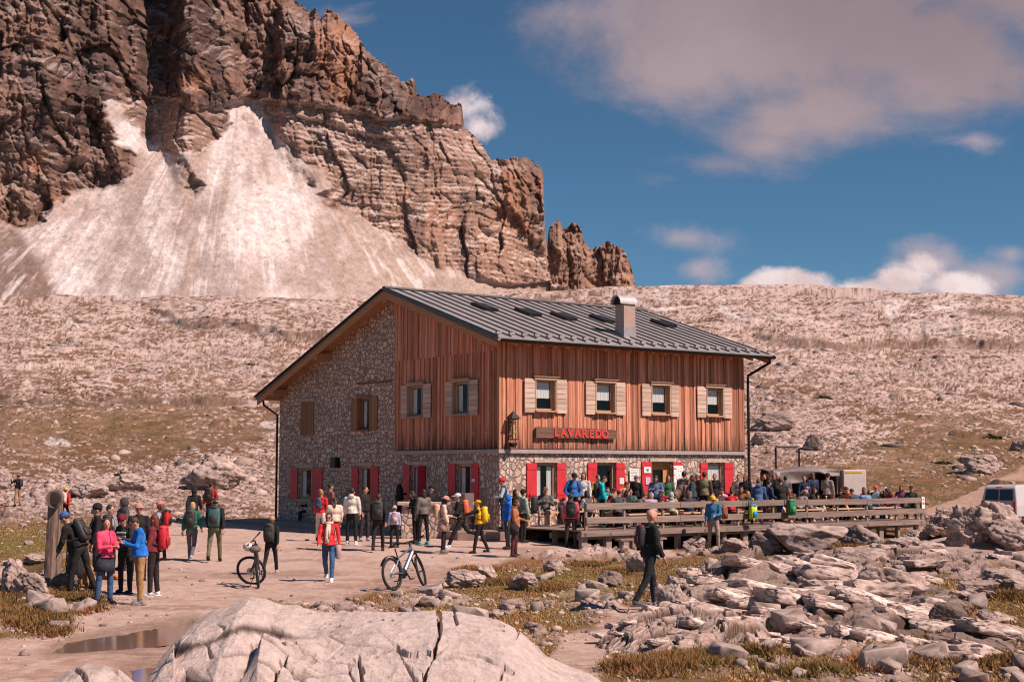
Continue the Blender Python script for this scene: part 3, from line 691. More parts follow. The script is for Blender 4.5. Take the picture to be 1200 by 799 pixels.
M_dark = mat_plain('black_metal', (.028, .024, .023), .45, .5, var=.15)
M_alu = mat_plain('dull_aluminium', (.46, .42, .42), .55, .35, var=.1)
M_stuc = mat_plain('chimney_render', (.40, .28, .235), .9, var=.1, bump=.004)
M_lint = mat_plain('stone_lintel', (.46, .35, .29), .9, var=.14, bump=.004)
M_white = mat_plain('white_paper', (.78, .76, .74), .8, var=.04)
M_curt = mat_plain('white_net_curtain', (.70, .68, .68), .9, var=.10, nscale=14)
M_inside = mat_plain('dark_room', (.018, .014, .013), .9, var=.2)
M_redlet = mat_plain('red_lettering', (.70, .05, .045), .5, var=.05)
m = bpy.data.materials.new('window_glass'); m.use_nodes = True; t_ = NT(m.node_tree)
g_ = t_.n('ShaderNodeBsdfGlossy', {'Color': (.9, .95, 1, 1), 'Roughness': .03}); tr_ = t_.n('ShaderNodeBsdfTransparent', {'Color': (.93, .94, .94, 1)})
fr_ = t_.n('ShaderNodeLayerWeight', {'Blend': .25}); mx_ = t_.n('ShaderNodeMixShader', {0: t_.m('ADD', t_.m('MULTIPLY', t_.m('POWER', fr_.outputs[1], 3.), .18), .012), 1: tr_.outputs[0], 2: g_.outputs[0]})
t_.n('ShaderNodeOutputMaterial', {'Surface': mx_.outputs[0]}); M_glass = m

HM, HL, HB = 11.58, 15.84, 6.45
RY, RZ = 6.389, 9.274
def roof_z(y): return RZ-(RZ-6.93)/(RY+.85)*(RY-y) if y < RY else RZ-(RZ-5.689)/(16.73-RY)*(y-RY)
house = tag(empty('mountain_refuge', (CORNER[0], CORNER[1], 0), TH), 'two storey mountain refuge of stone and red brown larch boards under a grey metal roof', 'mountain hut')
def wall_open(mb, axis, pos, inward, s0, s1, z0, z1, opens, depth=.28):
    """flat wall with openings cut out and their reveals; axis 'x' wall runs along x at y=pos"""
    P = (lambda s, z, d=0.: (s, pos+inward*d, z)) if axis == 'x' else (lambda s, z, d=0.: (pos+inward*d, s, z))
    ss = sorted({s0, s1, *[q for o in opens for q in o[:2]]}); zs = sorted({z0, z1, *[q for o in opens for q in o[2:]]})
    for i in range(len(ss)-1):
        for j in range(len(zs)-1):
            cs, cz = (ss[i]+ss[i+1])/2, (zs[j]+zs[j+1])/2
            if any(o[0] < cs < o[1] and o[2] < cz < o[3] for o in opens): continue
            mb.add([P(ss[i], zs[j]), P(ss[i+1], zs[j]), P(ss[i+1], zs[j+1]), P(ss[i], zs[j+1])], [(0, 1, 2, 3)])
    for a, b, c, d in opens:
        for q in (((a, c), (b, c)), ((b, c), (b, d)), ((b, d), (a, d)), ((a, d), (a, c))):
            mb.add([P(*q[0]), P(*q[1]), P(*q[1], depth), P(*q[0], depth)], [(0, 1, 2, 3)])
UPW = [(1.40, 2.30), (4.08, 5.00), (6.72, 7.65), (9.49, 10.37)]         # first-floor windows of the front, along a
LOW = [(1.53, 2.37, 1.57, 2.77), (4.20, 5.05, 1.57, 2.78), (6.79, 7.80, .70, 2.82), (9.59, 10.44, 1.57, 2.80)]
GUP = [(4.54, 5.57), (1.63, 2.63)]
GLW = [(12.93, 14.09, 1.36, 2.60), (8.30, 9.19, 1.40, 2.67), (4.40, 5.45, 1.50, 2.70), (1.60, 2.50, 1.57, 2.74)]
ZT = 3.245
W0, W1 = 4.56, 5.64
# coursed stone gable
mb = MB(); zc = 5.35
wall_open(mb, 'y', 0, 1, HB, HL, -.4, zc, [g for g in GLW if g[0] > HB]+[(8.35, 9.34, 4.08, 5.33)][:0]+[(8.45, 9.34, 4.08, 5.30)])
mb.add([(0, HB, zc), (0, HL, zc), (0, HL, roof_z(HL)-.12), (0, RY+.1, RZ-.14), (0, HB, roof_z(HB)-.12)], [(0, 1, 2, 3, 4)])
mb.add([(0, HL, -.4), (HM, HL, -.4), (HM, HL, roof_z(HL)-.12), (0, HL, roof_z(HL)-.12)], [(0, 1, 2, 3)])
mb.build('stone_gable_wall', M_coursed, house)
# ground floor rubble facing
mb = MB(); wall_open(mb, 'y', -.03, 1, -.03, HB, -.4, ZT-.07, [g for g in GLW if g[0] < HB], .31)
wall_open(mb, 'x', -.03, 1, -.03, HM, -.4, ZT-.07, LOW, .31)
mb.add([(HM, -.03, -.4), (HM, HL, -.4), (HM, HL, 3.2), (HM, -.03, 3.2)], [(0, 1, 2, 3)])
mb.add([(-.03, HB, -.4), (0, HB, -.4), (0, HB, 3.2), (-.03, HB, 3.2)], [(0, 1, 2, 3)])
mb.build('rubble_ground_floor_wall', M_rubble, house)
# inner shell: keeps the rooms dark
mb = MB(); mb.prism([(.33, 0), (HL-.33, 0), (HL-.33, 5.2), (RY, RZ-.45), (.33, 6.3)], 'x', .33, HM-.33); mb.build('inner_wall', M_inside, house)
# larch cladding, board by board
def boards(name, axis, pos, out, s0, s1, zf0, zf1, opens, sd, proud=0.):
    rr = random.Random(sd); mb = MB(); cuts = sorted({s0, s1, *[q for o in opens for q in o[:2]]})
    for i in range(len(cuts)-1):
        a, b = cuts[i], cuts[i+1]; n = max(1, round((b-a)/.098)); e = [a+(b-a)*(k+(rr.uniform(-.22, .22) if 0 < k < n else 0))/n for k in range(n+1)]
        for k in range(n):
            x0, x1 = e[k]+.004, e[k+1]-.004; xm = (x0+x1)/2
            segs = [(zf0(xm), zf1(xm))]
            for o in opens:
                if o[0] < xm < o[1]: segs = [(segs[0][0], o[2]), (o[3], segs[0][1])]
            th = rr.choice((.018, .024, .045, .05)); g = rr.uniform(.60, 1.28)*(1.0 if th > .03 else .82); h = rr.uniform(-.06, .06)
            mb.cur = (g*(1+h*.4), g*(1+h), g*(1+h*1.6))
            for z0, z1 in segs:
                z0 += rr.uniform(0, .012); yc = pos+out*(.03+proud+th/2)
                ztop0, ztop1 = (zf1(x0), zf1(x1)) if z1 == segs[-1][1] else (z1, z1)
                fr = pos+out*(.01); ba = pos+out*(.03+proud+th)
                P = (lambda s, d, z: (s, d, z)) if axis == 'x' else (lambda s, d, z: (d, s, z))
                vs = [P(x0, fr, z0), P(x1, fr, z0), P(x1, ba, z0), P(x0, ba, z0), P(x0, fr, ztop0), P(x1, fr, ztop1), P(x1, ba, ztop1), P(x0, ba, ztop0)]
                mb.add(vs, [(0, 1, 2, 3), (4, 5, 6, 7), (0, 1, 5, 4), (1, 2, 6, 5), (2, 3, 7, 6), (3, 0, 4, 7)])
    return mb.build(name, M_clad, house)
opf = [(a, b, W0, W1) for a, b in UPW]; opg = [(a, b, W0-.1, W1-.03) for a, b in GUP]
boards('wood_cladding', 'x', 0, -1, -.03, HM, lambda s: ZT+.02, lambda s: 7.02, opf, 3)
boards('wood_cladding', 'y', 0, -1, .02, HB, lambda s: ZT+.02, lambda s: 6.60, opg, 4)
boards('gable_cladding', 'y', 0, -1, -.02, HB, lambda s: 6.56, lambda s: roof_z(s)-.12, [], 5, .035)
mb = MB(); mb.cur = (.55, .5, .5)
wall_open(mb, 'x', 0, 1, 0, HM, ZT, 7.05, opf, .28); wall_open(mb, 'y', 0, 1, 0, HB, ZT, 6.9, opg, .28)
mb.add([(0, 0, 6.9), (0, HB, 6.9), (0, HB, roof_z(HB)-.15), (0, 0, roof_z(0)-.15)], [(0, 1, 2, 3)])
mb.add([(HM, 0, 3.2), (HM, HL, 3.2), (HM, HL, roof_z(HL)-.12), (HM, RY, RZ-.14), (HM, 0, roof_z(0)-.14)], [(0, 1, 2, 3, 4)])
mb.build('wood_backing_wall', M_clad, house)
MB().box((-.045, -.045, (ZT+7.05)/2), (.09, .09, 7.0-ZT)).build('corner_board', M_larch, house)
MB().box((-.05, HB+.03, (ZT+roof_z(HB))/2-.1), (.10, .06, roof_z(HB)-ZT-.2)).build('corner_board', M_larch, house)
mb = MB(); mb.prism([(-.14, -.14), (HM+.06, -.14), (HM+.06, .0), (0., .0), (0., HB+.02), (-.14, HB+.02)], 'z', ZT-.13, ZT); mb.build('grey_band', M_trim, house)
# roof
OX0, OX1, OE0, OE1 = -.685, HM+.79, -.85, 16.73
mb = MB(); T = .13
zr = roof_z
mb.prism([(OE0, zr(OE0)), (RY, RZ), (OE1, zr(OE1)), (OE1, zr(OE1)-T), (RY, RZ-T), (OE0, zr(OE0)-T)], 'x', OX0, OX1)
sx = OX0+.02; k = 0; mb.cur = (.30, .29, .30)
while sx < OX1:
    for (y0, y1) in ((OE0+.03, RY-.03), (RY+.03, OE1-.03)): mb.bar((sx, y0, zr(y0)+.022), (sx, y1, zr(y1)+.022), .028, .05)
    sx += .535; k += 1
mb.cur = (.5, .5, .5); mb.bar((OX0, RY, RZ+.035), (OX1, RY, RZ+.035), .22, .06)
mb.cur = (.10, .095, .10)
for xx in (OX0-.02, OX1+.02):
    for (y0, y1) in ((OE0, RY), (RY, OE1)): mb.bar((xx, y0, zr(y0)-.05), (xx, y1, zr(y1)-.05), .20, .045)
roof = mb.build('roof', M_roof, house)
mb = MB()
for row in (.25, ):
    sx = OX0+.29
    while sx < OX1-.2:
        y = OE0+.38; z = zr(y)
        MB().box((sx, y, z+.045), (.20, .10, .09)).build('snow_guard', M_roof, roof); sx += .535
rj = random.Random(5)
for (cx, cy) in [(2.15, 3.9), (3.9, 3.55), (5.4, 3.3), (7.45, 3.45), (10.7, 3.5)]:
    sl_ = math.atan(.324); rot = Euler((sl_, 0, 0)); z = zr(cy)
    f = MB().box((cx, cy, z+.07), (.60, .98, .10), rot).build('skylight', M_dark, roof)
    MB().box((cx, cy, z+.128), (.48, .84, .012), rot).build('pane', M_glass, f)
# soffit, barge boards, rafter ends
mb = MB(); mb.prism([(OE0+.05, zr(OE0)-T-.004), (RY, RZ-T-.004), (OE1-.05, zr(OE1)-T-.004), (OE1-.05, zr(OE1)-T-.03), (RY, RZ-T-.03), (OE0+.05, zr(OE0)-T-.03)], 'x', OX0+.05, OX1-.05); mb.build('soffit', M_larch, house)
for xx in (OX0+.03, OX1-.03):
    mb = MB(); mb.prism([(OE0+.1, zr(OE0)-T-.02), (RY, RZ-T+.01), (OE1-.1, zr(OE1)-T-.02), (OE1-.1, zr(OE1)-T-.27), (RY, RZ-T-.25), (OE0+.1, zr(OE0)-T-.22)], 'x', xx-.03, xx+.03); mb.build('barge_board', M_larch, house)
for (y, zz) in ((RY, RZ-.42), (.25, zr(.25)-.40), (11.6, zr(11.6)-.42), (15.3, zr(15.3)-.42)):
    MB().box((-.28, y, zz), (.75, .24, .26)).build('purlin_end', M_larch, house)
for k in range(21):
    x = .15+k*.56; MB().bar((x, OE0+.12, zr(OE0+.12)-.25), (x, .0, zr(0)-.25), .12, .09).build('rafter_end', M_larch, house)
mb = MB(); n = 9
for (yy0, s_) in ((OE0-.06, 1), (OE1+.06, -1)):
    z = zr(OE0 if s_ > 0 else OE1)-.07; pr = [(yy0+.10*math.cos(math.pi+math.pi*i/n), z+.10*math.sin(math.pi+math.pi*i/n)) for i in range(n+1)]
    pr2 = [(yy0+.085*math.cos(math.pi+math.pi*i/n), z+.085*math.sin(math.pi+math.pi*i/n)) for i in range(n+1)][::-1]
    mb = MB(); mb.prism(pr+pr2, 'x', OX0, OX1); mb.build('gutter', M_dark, house)
mb = MB(); mb.tube([(HM+.55, OE0-.06, zr(OE0)-.12), (HM+.55, OE0-.06, zr(OE0)-.30), (HM+.12, -.16, 6.15), (HM+.10, -.16, 5.9), (HM+.10, -.16, .5)], .055); mb.build('downpipe', M_dark, house)
mb = MB(); mb.tube([(-.30, OE1+.06, zr(OE1)-.12), (-.30, OE1+.02, zr(OE1)-.38), (-.06, HL+.1, 4.85), (-.06, HL+.1, .5)], .05); mb.build('downpipe', M_dark, house)
# chimney with its vaulted cap
cx0, cx1, cy0, cy1 = 6.0, 6.55, .52, 1.0
ch = MB().box(((cx0+cx1)/2, (cy0+cy1)/2, 8.0), (cx1-cx0, cy1-cy0, 1.3)).build('chimney', M_stuc, roof)
MB().box(((cx0+cx1)/2, (cy0+cy1)/2, 7.56), (cx1-cx0+.03, cy1-cy0+.03, .46)).build('flashing', M_roof, ch)
mb = MB(); pr = [((cy0+cy1)/2+.29*math.cos(math.pi*i/14), 8.60+.33*math.sin(math.pi*i/14)) for i in range(15)]; pr2 = [((cy0+cy1)/2+.26*math.cos(math.pi*i/14), 8.60+.30*math.sin(math.pi*i/14)) for i in range(15)][::-1]
mb.prism(pr+pr2, 'x', cx0-.20, cx1+.08); mb.build('vaulted_cap', M_alu, ch); mb = MB(); mb.prism([((cy0+cy1)/2+.255*math.cos(math.pi*i/14), 8.60+.295*math.sin(math.pi*i/14)) for i in range(15)], 'x', cx0-.08, cx1+.0); mb.build('cap_dark_fill', M_inside, ch)  # near-black fill paints the shade inside the open vault
MB().box(((cx0+cx1)/2, (cy0+cy1)/2, 8.68), (cx1-cx0-.1, cy1-cy0-.1, .1)).build('flue', M_inside, ch)

def window(axis, pos, s0, s1, z0, z1, curtain, framemat=None, casing=True, sash=True, depth=.2, cas=None):
    """frame in the opening with sash, pane and net curtain; +s runs along the wall"""
    d = -1 if axis == 'x' else -1
    P = (lambda s, dd, z: (s, pos+dd, z)) if axis == 'x' else (lambda s, dd, z: (pos+dd, s, z))
    S = (lambda a, b, c: (a, b, c)) if axis == 'x' else (lambda a, b, c: (b, a, c))
    fm = framemat or M_frame; mb = MB(); t = .07; mb.cur = (1, 1, 1)
    mb.cur = (.95, .93, .9)
    mb.box(P((s0+s1)/2, depth, z0+t/2), S(s1-s0, .07, t)); mb.box(P((s0+s1)/2, depth, z1-t/2), S(s1-s0, .07, t))
    mb.box(P(s0+t/2, depth, (z0+z1)/2), S(t, .072, z1-z0-2*t)); mb.box(P(s1-t/2, depth, (z0+z1)/2), S(t, .072, z1-z0-2*t))
    if cas is not None:
        mb.box(P((s0+s1)/2, -.04+cas, z1+.05), S(s1-s0+.16, .09, .10)); mb.box(P((s0+s1)/2, -.055+cas, z1+.112), S(s1-s0+.24, .14, .022)); mb.box(P((s0+s1)/2, -.06+cas, z0-.03), S(s1-s0+.10, .15, .05))
        for q in (s0-.02, s1+.02): mb.box(P(q, .06+cas, (z0+z1)/2), S(.045, .24, z1-z0))
    w_ = mb.build('window', fm, house)
    MB().box(P((s0+s1)/2, depth+.01, (z0+z1)/2), S(s1-s0-.12, .008, z1-z0-.12)).build('pane', M_glass, w_)
    if curtain:
        mb = MB(); c0, c1 = curtain
        n = 16; vs = []; a0, a1 = s0+.09, s1-.09
        if c0 == 'split':
            for (p0, p1) in ((a0, a0+(a1-a0)*.28), (a1-(a1-a0)*.30, a1)):
                b0 = len(vs); vs = [P(p0+(p1-p0)*i/8, depth+.04+.012*math.sin(i*2.2), z) for z in (z0+.1, z1-.1) for i in range(9)]
                mb.add(vs, [(i, i+1, i+10, i+9) for i in range(8)])
        else:
            vs = [P(a0+(a1-a0)*i/n, depth+.04+.012*math.sin(i*2.4), z1-.08-(z1-z0)*c1+(.012 if i % 2 else 0)) for i in range(n+1)]+[P(a0+(a1-a0)*i/n, depth+.04+.012*math.sin(i*2.4), z1-.08) for i in range(n+1)]
            mb.add(vs, [(i, i+1, i+n+2, i+n+1) for i in range(n)])
        mb.build('curtain', M_curt, w_)
    return w_
def shutter(axis, pos, s0, s1, z0, z1, mt, slats=False, out=.045, label=None, planks=0):
    P = (lambda s, dd, z: (s, pos+dd, z)) if axis == 'x' else (lambda s, dd, z: (pos+dd, s, z))
    S = (lambda a, b, c: (a, b, c)) if axis == 'x' else (lambda a, b, c: (b, a, c))
    mb = MB(); rr = random.Random(int(s0*100)+int(z0*10))
    if slats:
        n = 7
        for k in range(n):
            g = rr.uniform(.78, 1.15); mb.cur = (g, g, g); h = (z1-z0)/n; mb.box(P((s0+s1)/2, -out, z0+h*(k+.5)), S(s1-s0, .035+.006*(k % 2), h-.012))
    elif planks:
        for k in range(planks):
            g = rr.uniform(.8, 1.15); mb.cur = (g, g, g); h = (s1-s0)/planks; mb.box(P(s0+h*(k+.5), -out, (z0+z1)/2), S(h-.01, .035, z1-z0))
    else:
        mb.box(P((s0+s1)/2, -out, (z0+z1)/2), S(s1-s0, .04, z1-z0))
        for zz in (z0+.18, z1-.18): mb.box(P((s0+s1)/2, -out-.027, zz), S(s1-s0-.04, .014, .09))
    o = mb.build('shutter', mt, house); 
    if label: o['label'] = label
    return o
F0 = -.10
for (a, b), (l, r) in zip(UPW, ((.95, 2.78), (3.64, 5.46), (6.27, 8.07), (9.02, 10.82))):
    window('x', F0, a+.03, b-.03, W0+.02, W1-.02, ('half', .52), cas=.0, depth=.13)
    for q0, q1 in ((l, a-.02), (b+.04, r)): shutter('x', F0, q0, q1, W0-.07, W1+.02, M_pale, True, .03)
for (a, b), (l, r) in zip(GUP, ((4.02, 5.98), (1.10, 3.05))):
    window('y', F0, a+.03, b-.03, W0-.08, W1-.05, ('split', 0), cas=.0, depth=.13)
    for q0, q1 in ((l, a-.03), (b+.03, r)): shutter('y', F0, q0, q1, W0-.15, W1, M_pale, True, .03)
sides = [(1.09, 2.79), (3.77, 5.47), (6.29, 8.28), (9.21, 10.93)]
for (a, b, z0, z1), (l, r) in zip(LOW, sides):
    if z0 > 1: window('x', -.03, a, b, z0, z1, ('split', 0) if a < 3 else (('half', .45) if a > 9 else None), depth=.12)
    shutter('x', -.03, l, a-.02, z0-.02, z1+.02, M_red, out=.03); sh = shutter('x', -.03, b+.02, r, z0-.02, z1+.02, M_red, out=.03)
    MB().box(((a+b)/2, -.05, z1+.09), (b-a+.22, .07, .12)).build('lintel', M_lint, house)
    if z0 > 1: MB().box(((a+b)/2, -.07, z0-.05), (b-a+.1, .14, .08)).build('sill', M_lint, house)
gs = [(12.05, 14.73), (7.72, 9.71), (4.06, 5.94), (1.14, 2.98)]
for i, ((a, b, z0, z1), (l, r)) in enumerate(zip(GLW, gs)):
    pos = 0. if a > HB else -.03
    window('y', pos, a, b, z0, z1, ('split', 0), depth=.12)
    if i == 2:   # this leaf stands half open in front of the glass
        mb = MB(); mb.box((-.18, 4.50, (z0+z1)/2), (.36, .04, z1-z0)); mb.build('shutter', M_red, house)
    else: shutter('y', pos, l, a-.02, z0-.02, z1+.02, M_red, out=.03)
    shutter('y', pos, b+.02, r, z0-.02, z1+.02, M_red, out=.03)
    MB().box((pos-.02, (a+b)/2, z1+.09), (.07, b-a+.30, .12)).build('lintel', M_lint, house)
    MB().box((pos-.04, (a+b)/2, z0-.05), (.14, b-a+.1, .08)).build('sill', M_lint, house)
# brown shutters of the stone gable
window('y', 0, 8.45, 9.34, 4.08, 5.30, ('split', 0), M_brown, cas=.03, depth=.2)
shutter('y', 0, 7.83, 8.42, 4.05, 5.30, M_brown, planks=3, out=.03); shutter('y', 0, 9.38, 9.80, 4.05, 5.30, M_brown, planks=2, out=.03)
shutter('y', 0, 12.82, 13.36, 3.96, 5.30, M_brown, planks=3, out=.03, label='closed brown board shutter'); shutter('y', 0, 13.38, 13.91, 3.96, 5.30, M_brown, planks=3, out=.03)
MB().box((-.02, 13.36, 5.4), (.06, 1.3, .12)).build('lintel', M_lint, house)
MB().box((-.12, 10.88, 2.83), (.24, .42, .40), bev=.02).build('meter_box', M_dark, house)
for k in range(6): MB().box((-.14, 6.9+k*.42, 5.86+(.0)), (.28, .07, .08)).build('beam_stub', M_brown, house)
for (y, z) in ((.62, 4.0-.17), (1.32, 3.80), (4.05, 3.82)): 
    mb = MB(); mb.tube([(-.14, y+.05*math.cos(a*.7), z+.05*math.sin(a*.7)) for a in range(10)], .012, 5); mb.build('iron_ring', M_alu, house)
# door with a glazed leaf, and its red shutters carrying papers
mb = MB()
for q in (6.83, 7.76): mb.box((q, .16, 1.75), (.07, .10, 2.1))
mb.box((7.295, .16, 2.77), (.86, .10, .08)); mb.box((6.93, .18, 1.72), (.12, .05, 2.0)); mb.box((7.62, .18, 1.72), (.20, .05, 2.0)); mb.box((7.26, .18, 2.64), (.54, .05, .17)); mb.box((7.26, .18, 1.18), (.54, .05, .95))
dr = mb.build('door', M_door, house); MB().box((7.26, .185, 2.11), (.54, .01, .90)).build('pane', M_glass, dr)
mb = MB(); mb.tube([(7.50, .10, 1.68), (7.50, .06, 1.70), (7.40, .06, 1.70)], .012, 6); mb.build('handle', M_alu, dr)

# ------------------------------------------------------------------ writing
def text_obj(name, body, size, mt, loc, rot, parent=None, depth=.012, align='CENTER'):
    cu = bpy.data.curves.new(name, 'FONT'); cu.body = body; cu.size = size; cu.extrude = depth; cu.align_x = align; cu.align_y = 'CENTER'; cu.resolution_u = 3; cu.offset = size*.035
    o = bpy.data.objects.new(name, cu); col.objects.link(o)
    dg = bpy.context.evaluated_depsgraph_get(); me = bpy.data.meshes.new_from_object(o.evaluated_get(dg)); bpy.data.objects.remove(o)
    me.name = name; me.materials.clear(); me.materials.append(mt); o = bpy.data.objects.new(name, me); col.objects.link(o)
    o.location = loc; o.rotation_euler = rot
    if parent: o.parent = parent
    return o
sg = empty('name_sign', loc2w(1.40, -.10, 3.62), TH); tag(sg, 'long weathered board sign with the red word LAVAREDO on the boarded wall', 'sign')
mb = MB(); rr = random.Random(2); top = []; N = 24
for i in range(N+1): top.append((3.60*i/N, .40-.05*i/N+rr.uniform(-.012, .012)-(.04 if i in (0, N) else 0)))
bot = [(3.60*i/N, .02+.0*i+rr.uniform(-.012, .012)) for i in range(N, -1, -1)]
mb.prism(top+bot, 'y', -.09, 0.); mb.build('board', M_sign, sg)
for i, ch_ in enumerate('LAVAREDO'):
    text_obj('letter', ch_, .40, M_redlet, (.86+i*.312, -.105, .205-.006*i), (R(90), 0, 0), sg)

# lantern with a peaked hood on the corner of the boarded wall
ln = empty('wall_lantern', loc2w(.34, -.10, 3.45), TH); tag(ln, 'tall black wall lantern with pointed hood beside the corner of the boarded front', 'lantern')
mb = MB(); mb.box((0, -.20, .12), (.26, .26, .03)); mb.box((0, -.20, .80), (.28, .28, .03))
for i in (-1, 1):
    for j in (-1, 1): mb.box((i*.115, -.20+j*.115, .46), (.02, .02, .66))
mb.prism([(-.12, 0), (.12, 0), (.04, -.14), (-.04, -.14)], 'y', -.30, -.10); mb.bar((0, 0, .25), (0, -.08, .25), .05); mb.bar((0, 0, .7), (0, -.08, .7), .05)
mb.build('frame', M_dark, ln)
mb = MB(); mb.add([(-.19, -.39, .815), (.19, -.39, .815), (.19, -.01, .815), (-.19, -.01, .815), (0, -.20, 1.08)], [(0, 1, 2, 3), (0, 1, 4), (1, 2, 4), (2, 3, 4), (3, 0, 4)]); mb.build('hood', M_dark, ln)
mb = MB(); mb.tube([(0, -.2, .14), (0, -.2, .30), (.01, -.2, .34), (0, -.2, .60), (0, -.2, .64)], [.06, .055, .075, .05, .01], 10); mb.build('carved_figure', mat_plain('ochre_figure', (.55, .30, .13), .7, var=.2), ln)
mb = MB(); mb.box((0, -.20, .46), (.215, .215, .64)); mb.build('glass', M_glass, ln)

# notices
def notice(a, z, w_, h_, label, lines, y=-.065, mt=None, col2=None):
    o = empty('notice', loc2w(a, y, z), TH); tag(o, label, 'notice'); MB().box((0, 0, 0), (w_, .012, h_)).build('sheet', mt or M_white, o)
    mk = mat_plain('printed_grey', (.30, .28, .30), .8)
    for k in range(lines): MB().box((rr.uniform(-.02, .02), -.0085, h_*.36-k*h_*.72/max(lines-1, 1)), (w_*rr.uniform(.5, .8), .004, h_*.035)).build('printed_line', mk, o)
    return o
notice(5.89, 2.38, .42, .44, 'large pale notice board on the stone wall between the second window and the door', 7, y=-.10)
notice(6.53, 2.55, .34, .22, 'upper white notice with a green emblem on the red shutter left of the door', 0, y=-.10)
n_ = [o for o in col.objects if o.name.startswith('notice')][-1]
MB().ell((0, -.010, 0), (.07, .004, .05), 12, 6).build('emblem', mat_plain('green_ink', (.10, .28, .15), .7), n_)
notice(6.55, 2.16, .22, .26, 'lower lilac notice sheet on the red shutter left of the door', 4, y=-.10, mt=mat_plain('lilac_paper', (.62, .48, .66), .8, var=.04))
notice(5.30, 2.16, .20, .22, 'small white sheet on the right red shutter of the second front window', 3, y=-.10)
notice(8.045, 1.98, .46, 1.45, 'tall white and red patterned poster covering the shutter right of the door', 0, y=-.10)
n_ = [o for o in col.objects if o.name.startswith('notice')][-1]; mb = MB(); rr2 = random.Random(9)
for k in range(60): 
    x, z = rr2.uniform(-.20, .20), rr2.uniform(-.68, .68); mb.box((x, -.0085, z), (rr2.uniform(.015, .06), .004, rr2.uniform(.015, .06)), Euler((0, rr2.uniform(0, 3), 0)))
mb.build('printed_pattern', M_red, n_)
o = empty('notice', loc2w(-.10, 1.40, 2.20), TH); tag(o, 'small pale label fixed to the dark red shutter nearest the corner on the gable side', 'notice'); MB().box((0, 0, 0), (.012, .18, .10)).build('sheet', M_white, o)
# ================================================================== TERRACE, DECK, FURNITURE
DZ = .70
M_kerb = mat_masonry('kerb_stone', 4.2, 4.2, 4.2, (.42, .30, .25), (.60, .46, .39), (.16, .10, .08), 'EUCLIDEAN', .05, .14, .02)
M_slab = mat_plain('worn_paving', (.33, .225, .18), .9, var=.16, nscale=2, bump=.006)
tr = tag(empty('stone_terrace', loc2w(0, 0, 0), TH), 'low paved stone terrace with rounded rubble kerb at the building corner', 'terrace')
tp = [(-1.1, 5.2), (-1.4, 2.4), (-1.85, .6), (-2.0, -.45), (-1.35, -1.0), (-.55, -1.28), (.1, -1.3), (.1, -.06), (-.06, -.06), (-.06, 5.2)]
MB().prism(tp, 'z', -.3, .56).build('paving', M_slab, tr)
kp = tp[:7]; mb = MB()
for i in range(len(kp)-1):
    mb.bar((*kp[i], .12), (*kp[i+1], .12), .98, .30)
mb.build('kerb', M_kerb, tr)
kb = tag(empty('stone_kerb', loc2w(0, 0, 0), TH), 'long low grey stone step running along the foot of the shaded gable wall', 'step')
MB().box((-.75, 13.2, .22), (1.4, 8.2, .50), bev=.03).build('step', M_slab, kb)
ct = tag(empty('stone_counter', (-2.55, 48.0, .33), .06), 'rubble stone counter with thick pale slab top in front of the shaded gable', 'counter')
MB().box((0, 0, .50), (2.25, .60, 1.1)).build('rubble_base', M_rubble, ct); MB().box((0, 0, 1.11), (2.55, .86, .11), bev=.02).build('slab_top', M_lint, ct)

dk = tag(empty('timber_deck', loc2w(0, 0, 0), TH), 'long raised deck of grey boards with a two rail fence before the refuge', 'deck')
DX0, DX1, DY0, DY1 = -.25, 16.45, -4.55, -.10
mb = MB(); rr = random.Random(4); y = DY0
while y < DY1:
    g = rr.uniform(.75, 1.15); mb.cur = (g, g, g); mb.box(((DX0+DX1)/2, y+.07, DZ-.02), (DX1-DX0, .134, .04)); y += .14
mb.build('floor_boards', M_grey, dk)
MB().box(((11.6+DX1)/2, 1.3, DZ-.03), (DX1-11.65, 2.8, .05)).build('rear_floor', M_grey, dk)
MB().box(((DX0+DX1)/2, DY0-.02, DZ-.10), (DX1-DX0, .06, .17)).build('edge_beam', M_grey, dk)
for yy_ in (DY0+.25, DY0+1.6): MB().box(((DX0+DX1)/2, yy_, DZ-.20), (DX1-DX0-.2, .14, .18)).build('bearer', M_grey, dk)
k = 0
for x in np.arange(DX0+.15, DX1, 1.02):
    for yy_ in ((DY0+.18, DY0+1.6) if k % 2 == 0 else (DY0+.18,)):
        w2 = rr.choice((.13, .17, .24)); MB().box((x+rr.uniform(-.15, .15), yy_, .18), (w2, .16, .98), bev=.01).build('support_post', M_greyz, dk)
    MB().box((x, DY0+.10, DZ-.13), (.10, .30, .12)).build('joist_end', M_greyz, dk); k += 1
MB().box(((DX0+DX1)/2, DY0+2.4, .2), (DX1-DX0-.4, .05, .9)).build('dark_backing', M_inside, dk)  # near-black sheet keeps the space under the deck dark
RX0, RX1, RY_ = -.05, 16.40, DY0-.02
for x in (RX0+.04, 1.55, 3.2, 4.95, 6.6, 8.3, 10.0, 11.6, 13.2, 14.85, RX1-.05): MB().box((x, RY_+.06, DZ+.38), (.085, .075, .96), bev=.008).build('rail_post', M_greyz, dk)
seg = [RX0, 3.9, 6.75, 9.95, 13.15, RX1]
for a, b in zip(seg[:-1], seg[1:]):
    for z in (.72, .30): 
        g = rr.uniform(.85, 1.15); mb = MB(); mb.cur = (g, g, g); mb.box(((a+b)/2, RY_-.01+rr.uniform(-.004, .004), DZ+z+rr.uniform(-.01, .01)), (b-a-.01, .045, .20), Euler((0, rr.uniform(-.004, .004), 0)), bev=.006); mb.build('rail_board', M_grey, dk)
for yy_ in (DY0+.05, DY0+2.3, -.2): MB().box((DX1-.05, yy_, DZ+.38), (.085, .085, .96)).build('rail_post', M_greyz, dk)
